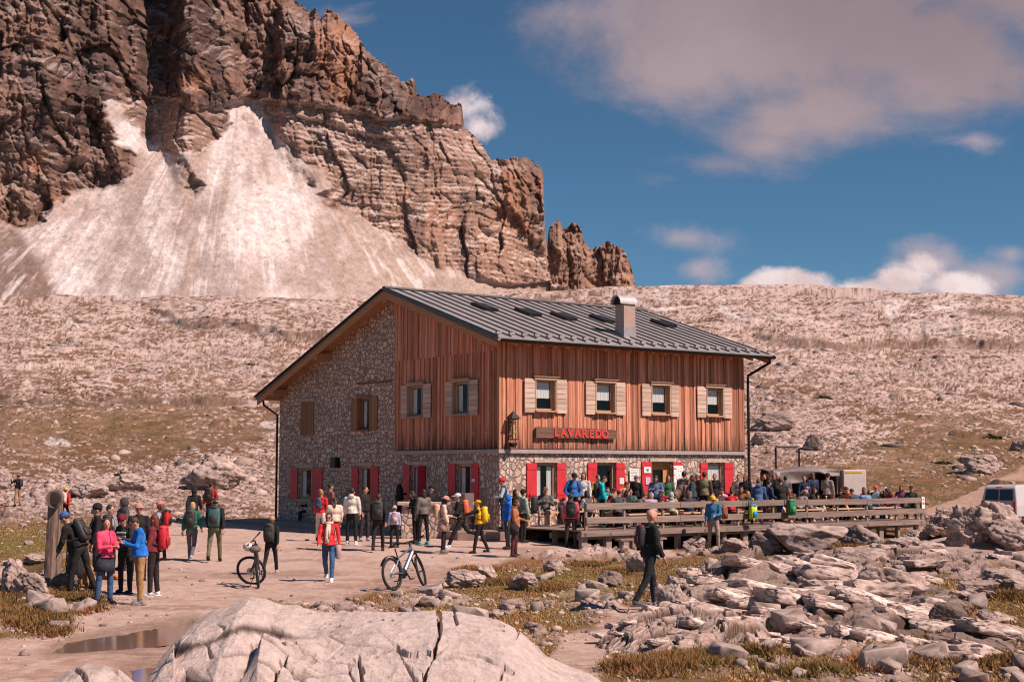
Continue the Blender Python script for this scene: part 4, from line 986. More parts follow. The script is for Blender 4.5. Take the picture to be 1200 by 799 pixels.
for z in (.72, .30): MB().box((DX1, (DY0+DY1)/2, DZ+z), (.045, DY1-DY0, .19)).build('rail_board', M_greyz, dk)
# small white plate with red marks on the end of the rail
pl = tag(empty('trail_plate', loc2w(16.33, RY_-.045, DZ+.62), TH), 'small white plate with red marks on the far right end of the deck rail', 'sign'); MB().box((0, 0, 0), (.17, .01, .44)).build('plate', M_white, pl)
mb = MB(); mb.box((0, -.008, .13), (.07, .004, .06)); mb.build('red_mark', M_redlet, pl); MB().box((0, -.008, -.02), (.10, .004, .08)).build('red_mark', M_redlet, pl)
# bench plank below the deck
bp_ = tag(empty('plank_bench', loc2w(1.6, -5.25, 0), TH), 'low grey plank bench in the shade before the left end of the deck', 'bench')
MB().box((0, 0, .42), (1.9, .30, .06)).build('seat', M_grey, bp_)
for q in (-.7, .7): MB().box((q, 0, .20), (.22, .24, .40)).build('leg', M_greyz, bp_)

def picnic(a, b, label, rot=0., long_=1.75):
    t = tag(empty('picnic_table', loc2w(a, b, DZ), TH+rot), label, 'table', 'picnic tables on the deck')
    mb = MB(); 
    for k in range(5): g = rr.uniform(.85, 1.15); mb.cur = (g, g, g); mb.box((0, -.30+.15*k, .74), (long_, .14, .04))
    mb.build('tabletop', M_table, t)
    for s_ in (-1, 1):
        mb = MB(); mb.box((0, s_*.66, .44), (long_, .13, .04)); mb.box((0, s_*.80, .44), (long_, .13, .04)); mb.build('bench_seat', M_table, t)
    for e_ in (-.62, .62):
        for s_ in (-1, 1): MB().bar((e_+.03*s_, s_*.62, 0), (e_+.03*s_, -s_*.05+s_*.12, .72), .09, .06).build('leg', M_table, t)
        MB().box((e_, 0, .40), (.05, 1.66, .09)).build('crossbar', M_table, t)
    return t
TBL = [(2.9, -3.35, 'picnic table nearest the left end of the deck behind the rail'), (5.3, -3.35, 'picnic table behind the rail before the refuge door'),
       (7.9, -3.2, 'picnic table behind the rail under the fourth front window'), (10.6, -3.2, 'picnic table behind the rail near the two hanging backpacks'),
       (12.9, -3.1, 'picnic table behind the rail in front of the white cabinet'), (15.1, -3.0, 'picnic table at the far right end of the deck'),
       (6.6, -1.25, 'picnic table close to the stone wall beside the door'), (9.6, -1.2, 'picnic table close to the stone wall at the right end of the front')]
for a, b, l in TBL: picnic(a, b, l, rr.uniform(-.05, .05))
bw = tag(empty('wall_bench', loc2w(1.9, -.75, DZ), TH), 'light plank bench on thin legs under the first red shuttered window of the front', 'bench')
MB().box((0, 0, .44), (3.0, .36, .05)).build('seat', M_table, bw)
for q in (-1.35, -.45, .45, 1.35): MB().box((q, 0, .21), (.06, .30, .42)).build('leg', M_table, bw)
cb = tag(empty('grey_cabinet', loc2w(-1.15, .35, .56), TH+.3), 'small grey metal cabinet on thin legs standing at the stone corner', 'cabinet')
MB().box((0, 0, .85), (.50, .36, .75), bev=.015).build('body', mat_plain('brown_grey_sheet', (.24, .18, .165), .5, .4, var=.1), cb)
for i in (-1, 1):
    for j in (-1, 1): MB().box((i*.22, j*.15, .24), (.03, .03, .48)).build('leg', M_dark, cb)

# lean-to roof behind the right end
lt = tag(empty('lean_to_roof', loc2w(HM, 2.2, 0), TH), 'small lean-to canopy with orange edge board at the right end wall', 'canopy')
mb = MB(); mb.prism([(0.03, 3.35), (1.9, 2.62), (1.9, 2.70), (0.03, 3.43)], 'y', -.2, 2.6); mb.build('roof_panel', M_brown, lt); mb = MB(); mb.prism([(0.03, 3.44), (1.9, 2.71), (1.9, 2.60), (0.03, 3.33)], 'y', -.26, -.21); mb.build('edge_board', M_door, lt)
for q in (0., 2.4): MB().box((1.8, q, 1.35), (.10, .10, 2.6)).build('post', M_greyz, lt)

# kiosk under a draped tarpaulin
ks = tag(empty('tarp_kiosk', (11.85, 59.5, .45), .12), 'low dark serving kiosk under a sagging grey brown tarpaulin behind the deck', 'kiosk')
M_tarp = mat_plain('grey_brown_tarp', (.20, .155, .145), .55, var=.15, nscale=2.5, bump=.02, bscale=5)
for (i, j) in ((-1.3, -.9), (1.3, -.9), (-1.3, .9), (1.3, .9)): MB().box((i, j, 1.0), (.07, .07, 2.0)).build('post', M_dark, ks)
MB().box((0, .3, .55), (2.6, 1.2, 1.1)).build('counter', mat_plain('dark_brown_panel', (.07, .045, .038), .7), ks)
MB().box((0, .92, 1.1), (2.6, .04, 2.0)).build('back_panel', mat_plain('dark_brown_panel', (.07, .045, .038), .7), ks)
for q in (-1.32, 1.32): MB().box((q, 0, 1.0), (.05, 1.8, 1.9)).build('side_panel', mat_plain('dark_brown_panel', (.07, .045, .038), .7), ks)
vs = []; nx, ny = 40, 22
for j in range(ny):
    for i in range(nx):
        s_, t2 = i/(nx-1), j/(ny-1); x = -1.4+2.85*s_
        if t2 < .45: y = -1.02; z = 2.08-.75*(1-t2/.45)*(.55+.35*math.sin(s_*5.1+.8)+.10*math.sin(s_*17)) ; y -= .10*math.sin(s_*9+t2*6)*(1-t2/.45)
        else: y = -1.02+2.0*(t2-.45)/.55; z = 2.08+.10*math.sin(s_*math.pi)-.05*math.sin(s_*6)+.04*math.sin(y*3+s_*8)
        vs.append((x, y, z))
fs = [(j*nx+i, j*nx+i+1, (j+1)*nx+i+1, (j+1)*nx+i) for j in range(ny-1) for i in range(nx-1)]
o = mesh_obj('tarpaulin', vs, fs, M_tarp, ks, None, True); md = o.modifiers.new('t', 'SOLIDIFY'); md.thickness = .012
fr = tag(empty('metal_frame', (12.0, 62.5, .6), .1), 'thin dark upright goal shaped metal frame standing behind the tarpaulin kiosk', 'frame')
for q in (-.52, .52): MB().box((q, 0, 1.45), (.07, .07, 2.9)).build('upright', M_dark, fr)
MB().box((0, 0, 2.93), (1.11, .09, .08)).build('crossbar', M_alu, fr); MB().box((0, -.08, 2.98), (1.0, .3, .03)).build('top_plate', M_alu, fr)
wc = tag(empty('white_cabinet', (13.95, 59.0, .45), .1), 'tall white cabinet with yellow top strip beside the tarpaulin kiosk', 'cabinet')
MB().box((0, 0, 1.05), (.95, .8, 2.1), bev=.02).build('body', mat_plain('offwhite_panel', (.66, .56, .52), .6, var=.06), wc); MB().box((-.05, -.405, 2.0), (.70, .012, .07)).build('yellow_strip', mat_plain('yellow_tape', (.75, .42, .05), .6), wc)

# van seen from behind at the right edge
VX, VY = 23.0, 68.0
vg = ground_z(VX, VY)
vn = tag(empty('white_van', (VX, VY, vg), R(-52)), 'white delivery van with two dark rear windows parked behind the rocks', 'van')
M_van = mat_plain('white_van_paint', (.56, .52, .51), .28, var=.02, coat=.5)
pr = []
for (y, z) in [(0, .42), (0, .95), (.03, 1.15), (.14, 1.78), (.30, 1.92), (3.3, 1.95), (3.75, 1.80), (4.3, 1.15), (4.9, 1.0), (5.1, .75), (5.1, .42)]: pr.append((y, z))
vs = []; ns = [(-.96, 0), (-.93, .5), (-.80, .93)]
mb = MB(); prof = pr
W_ = lambda z: .96-.16*max(0, (z-1.0)/.95)**1.3
L_ = [(-W_(z), y, z) for y, z in prof]; R_ = [(W_(z), y, z) for y, z in prof]; n = len(prof)
mb.add(L_+R_, [tuple(range(n)), tuple(range(n, 2*n))[::-1]]+[(i, (i+1) % n, n+(i+1) % n, n+i) for i in range(n)])
body = mb.build('body', M_van, vn); md = body.modifiers.new('b', 'BEVEL'); md.width = .07; md.segments = 3; md.limit_method = 'ANGLE'
M_vglass = mat_plain('dark_tinted_glass', (.02, .024, .024), .08, spec=.8, var=.05)
def quadp(name, p, mt, par, th=.02):
    a, b, c, d = [Vector(q) for q in p]; nn_ = (b-a).cross(d-a).normalized()*th
    m_ = MB(); m_.add([a, b, c, d, a+nn_, b+nn_, c+nn_, d+nn_], [(0, 1, 2, 3), (7, 6, 5, 4), (0, 1, 5, 4), (1, 2, 6, 5), (2, 3, 7, 6), (3, 0, 4, 7)]); return m_.build(name, mt, par)
for s_ in (-1, 1):
    xs = (.04*s_, .76*s_, .70*s_, .04*s_)
    f = lambda x, z: (x, -.0+(.03+.11*(z-1.15)/.63)-.022, z)
    quadp('rear_window', [f(xs[0], 1.20), f(xs[1], 1.20), f(xs[2], 1.70), f(xs[3], 1.70)], M_vglass, vn, .012)
    MB().box((.86*s_, -.01, .95), (.12, .06, .42), bev=.01).build('tail_light', M_red, vn)
    for yy_ in (1.0, 4.1):
        wh = MB(); wh.tube([(s_*.78, yy_, .33), (s_*.97, yy_, .33)], .33, 20); wo_ = wh.build('wheel', mat_plain('tyre_rubber', (.025, .022, .022), .85), vn)
        h_ = MB(); h_.tube([(s_*.97, yy_, .33), (s_*.985, yy_, .33)], .19, 14); h_.build('rim', M_alu, wo_)
MB().box((0, -.04, .48), (1.86, .14, .20), bev=.03).build('bumper', M_dark, vn); MB().box((0, .02, .80), (.52, .04, .12)).build('number_plate', M_white, vn)
MB().box((0, .09, 1.80), (.34, .05, .05)).build('brake_light', M_red, vn)
for s_ in (-1, 1): quadp('windscreen' if s_ > 0 else 'bonnet_seam', [(-.72, 3.80, 1.76), (.72, 3.80, 1.76), (.84, 4.28, 1.20), (-.84, 4.28, 1.20)], M_vglass, vn, -.01) if s_ > 0 else None

# old timber signpost seen end on, with a log across its top
sp0 = ground_pt(57, 683)
sgp = tag(empty('timber_signpost', (sp0.x, sp0.y, sp0.z), 0), 'old split timber post carrying a short log end-on at its top beside the track', 'signpost')
M_post = mat_wood('silvered_post_wood', (.12, .078, .063), (.27, .18, .145), 'z')
def pole(p, q, r0, r1, n_, rough_=.012, sd=1):
    m_ = MB(); q = Vector(q); p = Vector(p); rr_ = random.Random(sd); k_ = 14; ph = [rr_.uniform(-1, 1) for _ in range(n_)]
    vs_ = []; up = (q-p).normalized().orthogonal(); b_ = (q-p).normalized().cross(up)
    for i in range(k_+1):
        c_ = p.lerp(q, i/k_); r_ = r0+(r1-r0)*i/k_
        for j in range(n_):
            a_ = 2*math.pi*j/n_; rj_ = r_*(1+.10*ph[j])+rough_*rr_.uniform(-.5, .5); vs_.append(c_+up*math.cos(a_)*rj_+b_*math.sin(a_)*rj_)
    m_.add(vs_, [(i*n_+j, i*n_+(j+1) % n_, (i+1)*n_+(j+1) % n_, (i+1)*n_+j) for i in range(k_) for j in range(n_)]+[tuple(range(n_))[::-1], tuple(k_*n_+j for j in range(n_))]); return m_
pole((0, 0, -.3), (.06, 0, 1.72), .085, .075, 14).build('post', M_post, sgp)
pole((.03, .32, -.3), (.06, .30, 1.72), .08, .07, 14, sd=3).build('post', M_post, sgp)
pole((.14, -.22, 1.80), (-.04, .45, 1.81), .135, .13, 16, sd=4).build('log', M_post, sgp)
MB().ell((.14, -.235, 1.80), (.150, .012, .150), 16, 6).build('log_end', mat_plain('dark_end_grain', (.05, .032, .027), .9), sgp)

# ------------------------------------------------------------------ bicycles
M_tyre = mat_plain('tyre_rubber', (.025, .022, .022), .85)
def bike(name, label, rear, heading, steer, lean, frame_mat, bag=False, helmet=False):
    b = tag(empty(name, (rear[0], rear[1], rear[2]), heading), label, 'bicycle'); b.rotation_euler = (0, 0, 0)
    Mx = Matrix.Translation(Vector(rear)) @ Matrix.Rotation(heading, 4, 'Z') @ Matrix.Rotation(lean, 4, 'Y')
    b.matrix_world = Mx
    Rw = .355; WB = 1.18       # local: +Y forwards, rear contact at the origin
    def wheel(c, q, rotor=True):
        def T(p): return c+q@Vector(p)
        mb = MB(); n = 36
        vs = []; fs = []
        for i in range(n):
            a = 2*math.pi*i/n
            for j in range(8):
                t_2 = 2*math.pi*j/8; r_ = Rw-.028+.030*math.cos(t_2); vs.append(T((.030*math.sin(t_2), r_*math.cos(a), r_*math.sin(a))))
        fs = [(i*8+j, i*8+(j+1) % 8, ((i+1) % n)*8+(j+1) % 8, ((i+1) % n)*8+j) for i in range(n) for j in range(8)]
        w2 = mb.add(vs, fs).build('wheel', M_tyre, b)
        mb = MB(); vs = []
        for i in range(n):
            a = 2*math.pi*i/n
            for (x, r_) in ((-.014, .295), (.014, .295), (.014, .318), (-.014, .318)): vs.append(T((x, r_*math.cos(a), r_*math.sin(a))))
        mb.add(vs, [(i*4+j, i*4+(j+1) % 4, ((i+1) % n)*4+(j+1) % 4, ((i+1) % n)*4+j) for i in range(n) for j in range(4)]); mb.build('rim', M_dark, w2)
        mb = MB()
        for i in range(28):
            a = 2*math.pi*i/28; s2 = 1 if i % 2 else -1; mb.tube([T((s2*.03, .02*math.cos(a+.8), .02*math.sin(a+.8))), T((0, .30*math.cos(a), .30*math.sin(a)))], .0016, 3, False)
        mb.tube([T((-.05, 0, 0)), T((.05, 0, 0))], .024, 10); mb.build('spokes', M_alu, w2)
        mb = MB(); mb.tube([T((-.045, 0, 0)), T((-.049, 0, 0))], .09, 20); mb.build('brake_disc', M_alu, w2)
    I3 = Matrix.Identity(3)
    wheel(Vector((0, 0, Rw)), I3)
    ht = Vector((0, .80, .93)); hb_ = Vector((0, .86, .76)); ax = (ht-hb_).normalized()
    Q = Quaternion(ax, steer).to_matrix()
    fc0 = Vector((0, WB, Rw)); S = lambda p: hb_+Q@(Vector(p)-hb_)
    wheel(S(fc0), Q)
    mb = MB(); bb = Vector((0, .42, .34)); st = Vector((0, .27, .72))
    mb.tube([bb+Vector((0, .02, .02)), hb_+Vector((0, -.01, .02))], [.055, .048], 10); mb.tube([st+Vector((0, .02, -.05)), ht+Vector((0, 0, -.06))], [.022, .026], 8); mb.tube([bb, st], .022, 8); mb.tube([hb_, ht], .030, 10)
    for s_ in (-1, 1): mb.tube([bb+Vector((s_*.04, -.03, 0)), Vector((s_*.06, .1, .36)), Vector((s_*.065, 0, Rw))], [.018, .016, .014], 6); mb.tube([st+Vector((s_*.02, 0, -.08)), Vector((s_*.06, 0, Rw))], .012, 6)
    mb.build('frame', frame_mat, b)
    MB().box(bb+Vector((0, .0, .0)), (.12, .20, .19), Euler((.5, 0, 0)), bev=.04).build('motor', M_dark, b)
    mb = MB(); mb.tube([st+Vector((0, .02, -.04)), st+Vector((0, -.045, .17))], .015, 8); mb.build('seat_post', M_dark, b)
    mb = MB(); sc_ = st+Vector((0, -.05, .19)); mb.add([sc_+Vector(p) for p in ((-.07, -.13, 0), (.07, -.13, 0), (.03, .03, .0), (.02, .15, -.005), (-.02, .15, -.005), (-.03, .03, 0), (-.06, -.13, .04), (.06, -.13, .04), (.025, .03, .03), (.015, .14, .02), (-.015, .14, .02), (-.025, .03, .03))], [(0, 1, 2, 3, 4, 5), (11, 10, 9, 8, 7, 6)]+[(i, (i+1) % 6, 6+(i+1) % 6, 6+i) for i in range(6)]); mb.build('saddle', M_dark, b)
    mb = MB()
    for s_ in (-1, 1):
        mb.tube([S(hb_+Vector((s_*.065, .02, -.02))), S(hb_+Vector((s_*.065, .10, -.20))), S(fc0+Vector((s_*.065, -.01, .0)))], [.021, .019, .017], 8)
    mb.tube([S(hb_+Vector((-.07, .02, -.02))), S(hb_+Vector((.07, .02, -.02)))], .024, 8); mb.build('fork', M_dark, b)
    mb = MB(); hc = S(ht+ax*.05+Vector((0, .05, .03))); lr = [S(ht+ax*.05+Vector((s_*.37, .0, .07))) for s_ in (-1, 1)]
    mb.tube([lr[0], S(ht+ax*.05+Vector((-.12, .05, .04))), S(ht+ax*.05+Vector((.12, .05, .04))), lr[1]], .013, 6); mb.tube([S(ht), S(ht+ax*.06), hc], .018, 6)
    for i, s_ in enumerate((-1, 1)): mb.tube([lr[i], lr[i].lerp(hc, .35)], .019, 8)
    for s_ in (-1, 1): mb.tube([S(ht+ax*.05+Vector((s_*.2, .05, .05))), S(ht+ax*.05+Vector((s_*.30, .12, .03)))], .006, 5)
    mb.build('handlebar', M_dark, b)
    mb = MB(); mb.tube([bb+Vector((-.07, 0, 0)), bb+Vector((-.08, 0, 0))], .075, 18); mb.build('chainring', M_dark if not bag else mat_plain('orange_plastic', (.62, .14, .05), .5), b)
    for s_ in (-1, 1):
        mb = MB(); mb.bar(bb+Vector((s_*.085, 0, 0)), bb+Vector((s_*.085, s_*.10, -.13)), .02, .03); mb.box(bb+Vector((s_*.13, s_*.10, -.14)), (.09, .08, .025)); mb.build('crank', M_dark, b)
    mb = MB(); mb.tube([bb+Vector((-.05, -.06, -.02)), Vector((-.20, .32, .02-.0))], .009, 6); mb.build('kickstand', M_dark, b)
    mb = MB(); vs = []; 
    for i in range(11):
        a = R(28+i*12); vs += [(x, -(Rw+.035)*math.cos(a)*1.0, Rw+(Rw+.035)*math.sin(a)) for x in (-.035, .035)]
    mb.add(vs, [(2*i, 2*i+1, 2*i+3, 2*i+2) for i in range(10)]); o_ = mb.build('mudguard', M_dark, b); md_ = o_.modifiers.new('s', 'SOLIDIFY'); md_.thickness = .004
    if bag:
        MB().ell(st+Vector((0, -.16, .12)), (.13, .15, .085), 14, 8).build('saddle_bag', mat_plain('brown_grey_bag', (.16, .12, .11), .8), b)
        hl_ = MB(); hl_.ell(S(ht+Vector((-.26, .05, .05))), (.12, .14, .10), 14, 9); hl_.build('helmet', mat_plain('white_black_helmet', (.55, .50, .48), .4, var=.5, nscale=14), b)
    return b
g1_ = ground_pt(303, 689)
bike('mountain_bike', 'black mountain bike with front wheel turned sideways and a saddle bag', (g1_.x, g1_.y, g1_.z+.005), R(9), R(68), R(-6), mat_plain('dark_grey_frame', (.06, .05, .048), .4, .3), True, True)
g2_ = ground_pt(462, 692)
bike('mountain_bike', 'grey electric mountain bike with rear mudguard standing alone on the gravel yard', (g2_.x, g2_.y, g2_.z+.005), R(-31), R(24), R(-10), mat_plain('blue_grey_frame', (.17, .19, .23), .35, .5))
# ================================================================== ROCKS
M_rock = mat_earth('limestone', .022, 4., 23., .13, dark=.55)
M_rockc = mat_earth('limestone_fine', .012, 9., 60., .13, dark=.5)
def ico(sub):
    bm = bmesh.new(); bmesh.ops.create_icosphere(bm, subdivisions=sub, radius=1.); v = np.array([x.co[:] for x in bm.verts]); f = np.array([[q.index for q in t.verts] for t in bm.faces]); bm.free(); return v, f
ICO = {}
def rock_geo(seed, sub, dims, npl=16, crag=.10, tone=1., flat=0., o0=.62, o1=1.):
    if sub not in ICO: ICO[sub] = ico(sub)
    d, f = ICO[sub]; r_ = np.random.default_rng(seed)
    n = r_.normal(size=(npl, 3)); n[:, 2] = n[:, 2]*.8+.15; n /= np.linalg.norm(n, axis=1)[:, None]; off = r_.uniform(o0, o1, npl)
    if flat: n = np.vstack([n, [[.12*r_.normal(), -.25+.1*r_.normal(), 1]]]); n[-1] /= np.linalg.norm(n[-1]); off = np.append(off, 1-flat)
    q = d@n.T; rad = np.min(np.where(q > .05, off/np.maximum(q, .05), 9), axis=1); rad = np.minimum(rad, 1.15)
    v = d*rad[:, None]
    x, y, z = v.T
    s_ = 1.7+seed % 3*.2; o_ = seed*3.1
    c1 = fbm(x*s_+o_, y*s_, z*s_, oct=4, seed=seed % 97); c2 = fbm(x*4.5+o_, y*4.5, z*9, oct=3, seed=seed % 89+3, ridge=True)
    tl = .5*x+.25*y+z; st = (tl*4.3+1.2*c1) % 1
    crack = np.clip(1-np.abs(fbm(x*1.6+o_, y*1.6, z*2.4, oct=3, seed=seed % 83+5))/.045, 0, 1)
    tl_ = .55*z+.3*x; W1, W2, wid = worley3(x*1.5+.4*z+o_, y*1.7, (z+.45*x)*2.6, seed); V1, V2, vid = worley3(x*4+o_, y*4, (z+.4*x)*6.5, seed+7)
    grv = np.exp(-((W2-W1)/.075)**2); grv2 = np.exp(-((V2-V1)/.10)**2); k_ = min(1.3, crag*9)
    disp = crag*(.5*c1+.3*c2)+k_*(.17*(wid-.5)-.085*grv+.055*(vid-.5)-.03*grv2); crack = np.clip(.95*grv+.45*grv2+.5*crack, 0, 1)
    v = v*(1+disp[:, None])
    v = v*(np.array(dims)/2)
    base = np.array([.40, .295, .26])*tone*(.80+.4*wid[:, None])
    c = base*(1+.20*fbm(x*3+9, y*3, z*3, oct=4, seed=seed % 71)[:, None]+.14*c2[:, None])
    c = c+(np.array([.52, .41, .375])*tone-c)*sstep(-.1, .5, c1+.3*c2)[:, None]*.55
    c = c+(np.array([.15, .10, .08])-c)*(crack*.75)[:, None]
    moss = sstep(.25, .5, fbm(x*2+4, y*2+1, z*2, oct=4, seed=seed % 61))*sstep(.1, -.5, z); c = c+(np.array([.14, .085, .04])-c)*moss[:, None]*.7
    return v, f, np.clip(c, .03, .85)
def rock(px0, px1, ytop, ybase, label, seed, sub=5, depth=.8, crag=.11, tone=1., npl=16, rot=0., flat=0., group=None, name='boulder', sink=.18, tilt=0.):
    g = ground_pt((px0+px1)/2, ybase); Y = g.y; w_ = (px1-px0)/1675.4*Y*1.08; dep = w_*depth; Yc = Y+dep*.42
    top = 2.6+ray(600, ytop)[1]*Yc; bz = ground_z(g.x*Yc/Y, Yc); h_ = max(top-bz, .12*w_)*(1+sink)*1.06
    v, f, c = rock_geo(seed, sub, (w_, dep, h_), npl, crag, tone, flat)
    M_ = np.array(Matrix.Rotation(rot, 3, 'Z')@Matrix.Rotation(tilt, 3, 'Y')); v = v@M_.T
    zmax = v[:, 2].max()
    o = mesh_obj(name, v, f, M_rock if w_ > .8 else M_rockc, None, c); o.location = (g.x*Yc/Y, Yc, top-zmax); tag(o, label, 'boulder', group); return o
G_ = 'limestone boulders and slabs strewn before the deck'
BL = [
 (905, 987, 612, 649, 'large pale smooth boulder lying against the deck below the green backpack', 5, dict(crag=.06, npl=10, depth=.7, flat=.35)),
 (872, 915, 622, 651, 'brownish boulder wedged at the left side of the large pale deck boulder', 6, dict(tone=.62)),
 (884, 916, 616, 634, 'small pale boulder directly under the deck edge beneath the hanging backpacks', 7, {}),
 (985, 1034, 613, 640, 'boulder with a dark brown face under the deck, right of the large pale one', 8, dict(tone=.7)),
 (984, 1036, 641, 668, 'pale cracked block with a nearly flat top in the middle of the right rock field', 9, dict(crag=.07, npl=9, flat=.3)),
 (1010, 1078, 662, 707, 'big rugged domed boulder with brown hollows at its foot, right of centre field', 10, dict(sub=5, crag=.15)),
 (932, 964, 672, 694, 'rounded pitted boulder, left one of the pair below the cracked block', 11, dict(crag=.14)),
 (972, 997, 676, 698, 'rounded boulder, right one of the pair below the cracked block', 12, dict(crag=.13)),
 (997, 1015, 678, 699, 'small boulder leaning on the left flank of the big rugged dome', 13, {}),
 (930, 969, 655, 671, 'low rectangular block between the deck boulders and the rounded pair', 14, dict(crag=.06, npl=9)),
 (812, 850, 652, 686, 'tall tilted slab crowning the left rock outcrop beside the bald walker', 15, dict(crag=.07, npl=9, tilt=.25, sub=5)),
 (904, 925, 717, 739, 'small square block standing on the slabs of the outcrop', 21, dict(crag=.05, npl=7)),
 (770, 806, 683, 726, 'rough pitted boulder standing right behind the feet of the bald walker', 26, dict(crag=.17, sub=5)),
 (735, 760, 646, 670, 'pointed triangular stone behind the back of the bald walker', 31, dict(crag=.06, npl=7)),
 (700, 728, 668, 688, 'dark brown stone with a white cap left of the bald walker', 32, dict(tone=.6)),
 (527, 566, 666, 690, 'pale rock cluster at the gravel edge right of the grey bicycle', 33, dict(crag=.16)),
 (555, 580, 661, 680, 'square pale stone behind the rock cluster at the gravel edge', 34, dict(crag=.07)),
 (596, 634, 670, 692, 'wide low stone in the grass below the woman in the brown jacket', 35, {}),
 (634, 664, 655, 670, 'low stone on the grass edge right of the wide low stone', 36, {}),
 (0, 30, 654, 696, 'pale jagged rock at the far left edge behind the signpost', 37, dict(crag=.16)),
 (18, 56, 668, 700, 'pale rock heap in front of the hollow by the signpost', 38, dict(crag=.15)),
 (60, 90, 671, 690, 'flat dark stone lying at the foot of the signpost', 39, dict(tone=.5, flat=.4)),
 (26, 56, 648, 662, 'stone slab bridging the dark hollow by the signpost', 40, {}),
 (218, 293, 532, 574, 'large pale outcrop on the slope behind the hikers at the left of the refuge', 41, dict(crag=.15, sub=5)),
 (130, 172, 553, 577, 'pale rock on the slope above the waiting group', 42, dict(crag=.15)),
 (84, 132, 560, 584, 'ribbed pale rock on the slope above the man in the blue beanie', 43, dict(crag=.16)),
 (-8, 16, 551, 573, 'round pale rock on the slope at the left picture edge', 44, dict(crag=.1)),
 (940, 967, 508, 528, 'brown triangular boulder high on the slope above the metal frame', 45, dict(tone=.55, crag=.07, npl=8)),
 (884, 930, 480, 506, 'grey weathered crag on the slope to the right of the downpipe', 46, dict(tone=.75, crag=.17)),
 (880, 905, 505, 522, 'pale crag just right of the downpipe', 47, dict(crag=.16)),
 (1130, 1172, 532, 556, 'pale rock outcrop on the brown meadow above the van', 48, dict(crag=.17)),
 (1186, 1215, 510, 530, 'grey rock at the right picture edge above the van', 49, dict(tone=.7)),
 (1086, 1128, 603, 630, 'low boulder at the left end of the great rock heap beside the deck end', 50, dict(crag=.15, sub=5)),
 (1112, 1168, 590, 641, 'tall ribbed block forming the left half of the great rock heap', 51, dict(crag=.14, sub=5, depth=.9)),
 (1140, 1195, 586, 636, 'pointed block in the middle of the great rock heap before the van', 52, dict(crag=.13, sub=5, npl=11)),
 (1160, 1215, 607, 645, 'wide dark seamed block at the foot of the great rock heap', 53, dict(crag=.16, sub=5, tone=.9)),
 (1186, 1260, 590, 640, 'rightmost block of the great rock heap, cut by the picture edge', 54, dict(crag=.15, sub=5)),
 (1098, 1128, 592, 612, 'small block perched at the back left of the great rock heap', 55, dict(crag=.12)),
 (1125, 1150, 618, 640, 'narrow block at the lower left foot of the great rock heap', 56, dict(crag=.15)),
 (1150, 1204, 664, 692, 'low striped slab in the grass at the right picture edge', 57, dict(crag=.12, tone=.9, flat=.4)),
 (1118, 1166, 680, 702, 'flat grey slab in the grass left of the striped one', 58, dict(crag=.10, tone=.85, flat=.5)),
 (1040, 1075, 628, 645, 'pale stone just below the right end of the deck', 59, {}),
 (1058, 1092, 620, 636, 'pale stone close to the last deck post', 60, {}),
 (800, 830, 627, 644, 'pale stone in front of the deck posts right of the man in the yellow cap', 61, {}),
 (845, 880, 630, 648, 'pale stone below the deck between the brown boulder and the leaning man', 62, {}),
 (1085, 1130, 704, 738, 'dark mossy mound of rock in the lower right grass', 63, dict(tone=.35)),
 (1150, 1178, 716, 732, 'pale stone on the lower right grass near the picture edge', 64, {}),
]
for (a, b, c_, d_, l, sd, kw) in BL: rock(a, b, c_, d_, l, sd, group='boulders of the rock field' if a > 690 and c_ > 600 else None, **kw)

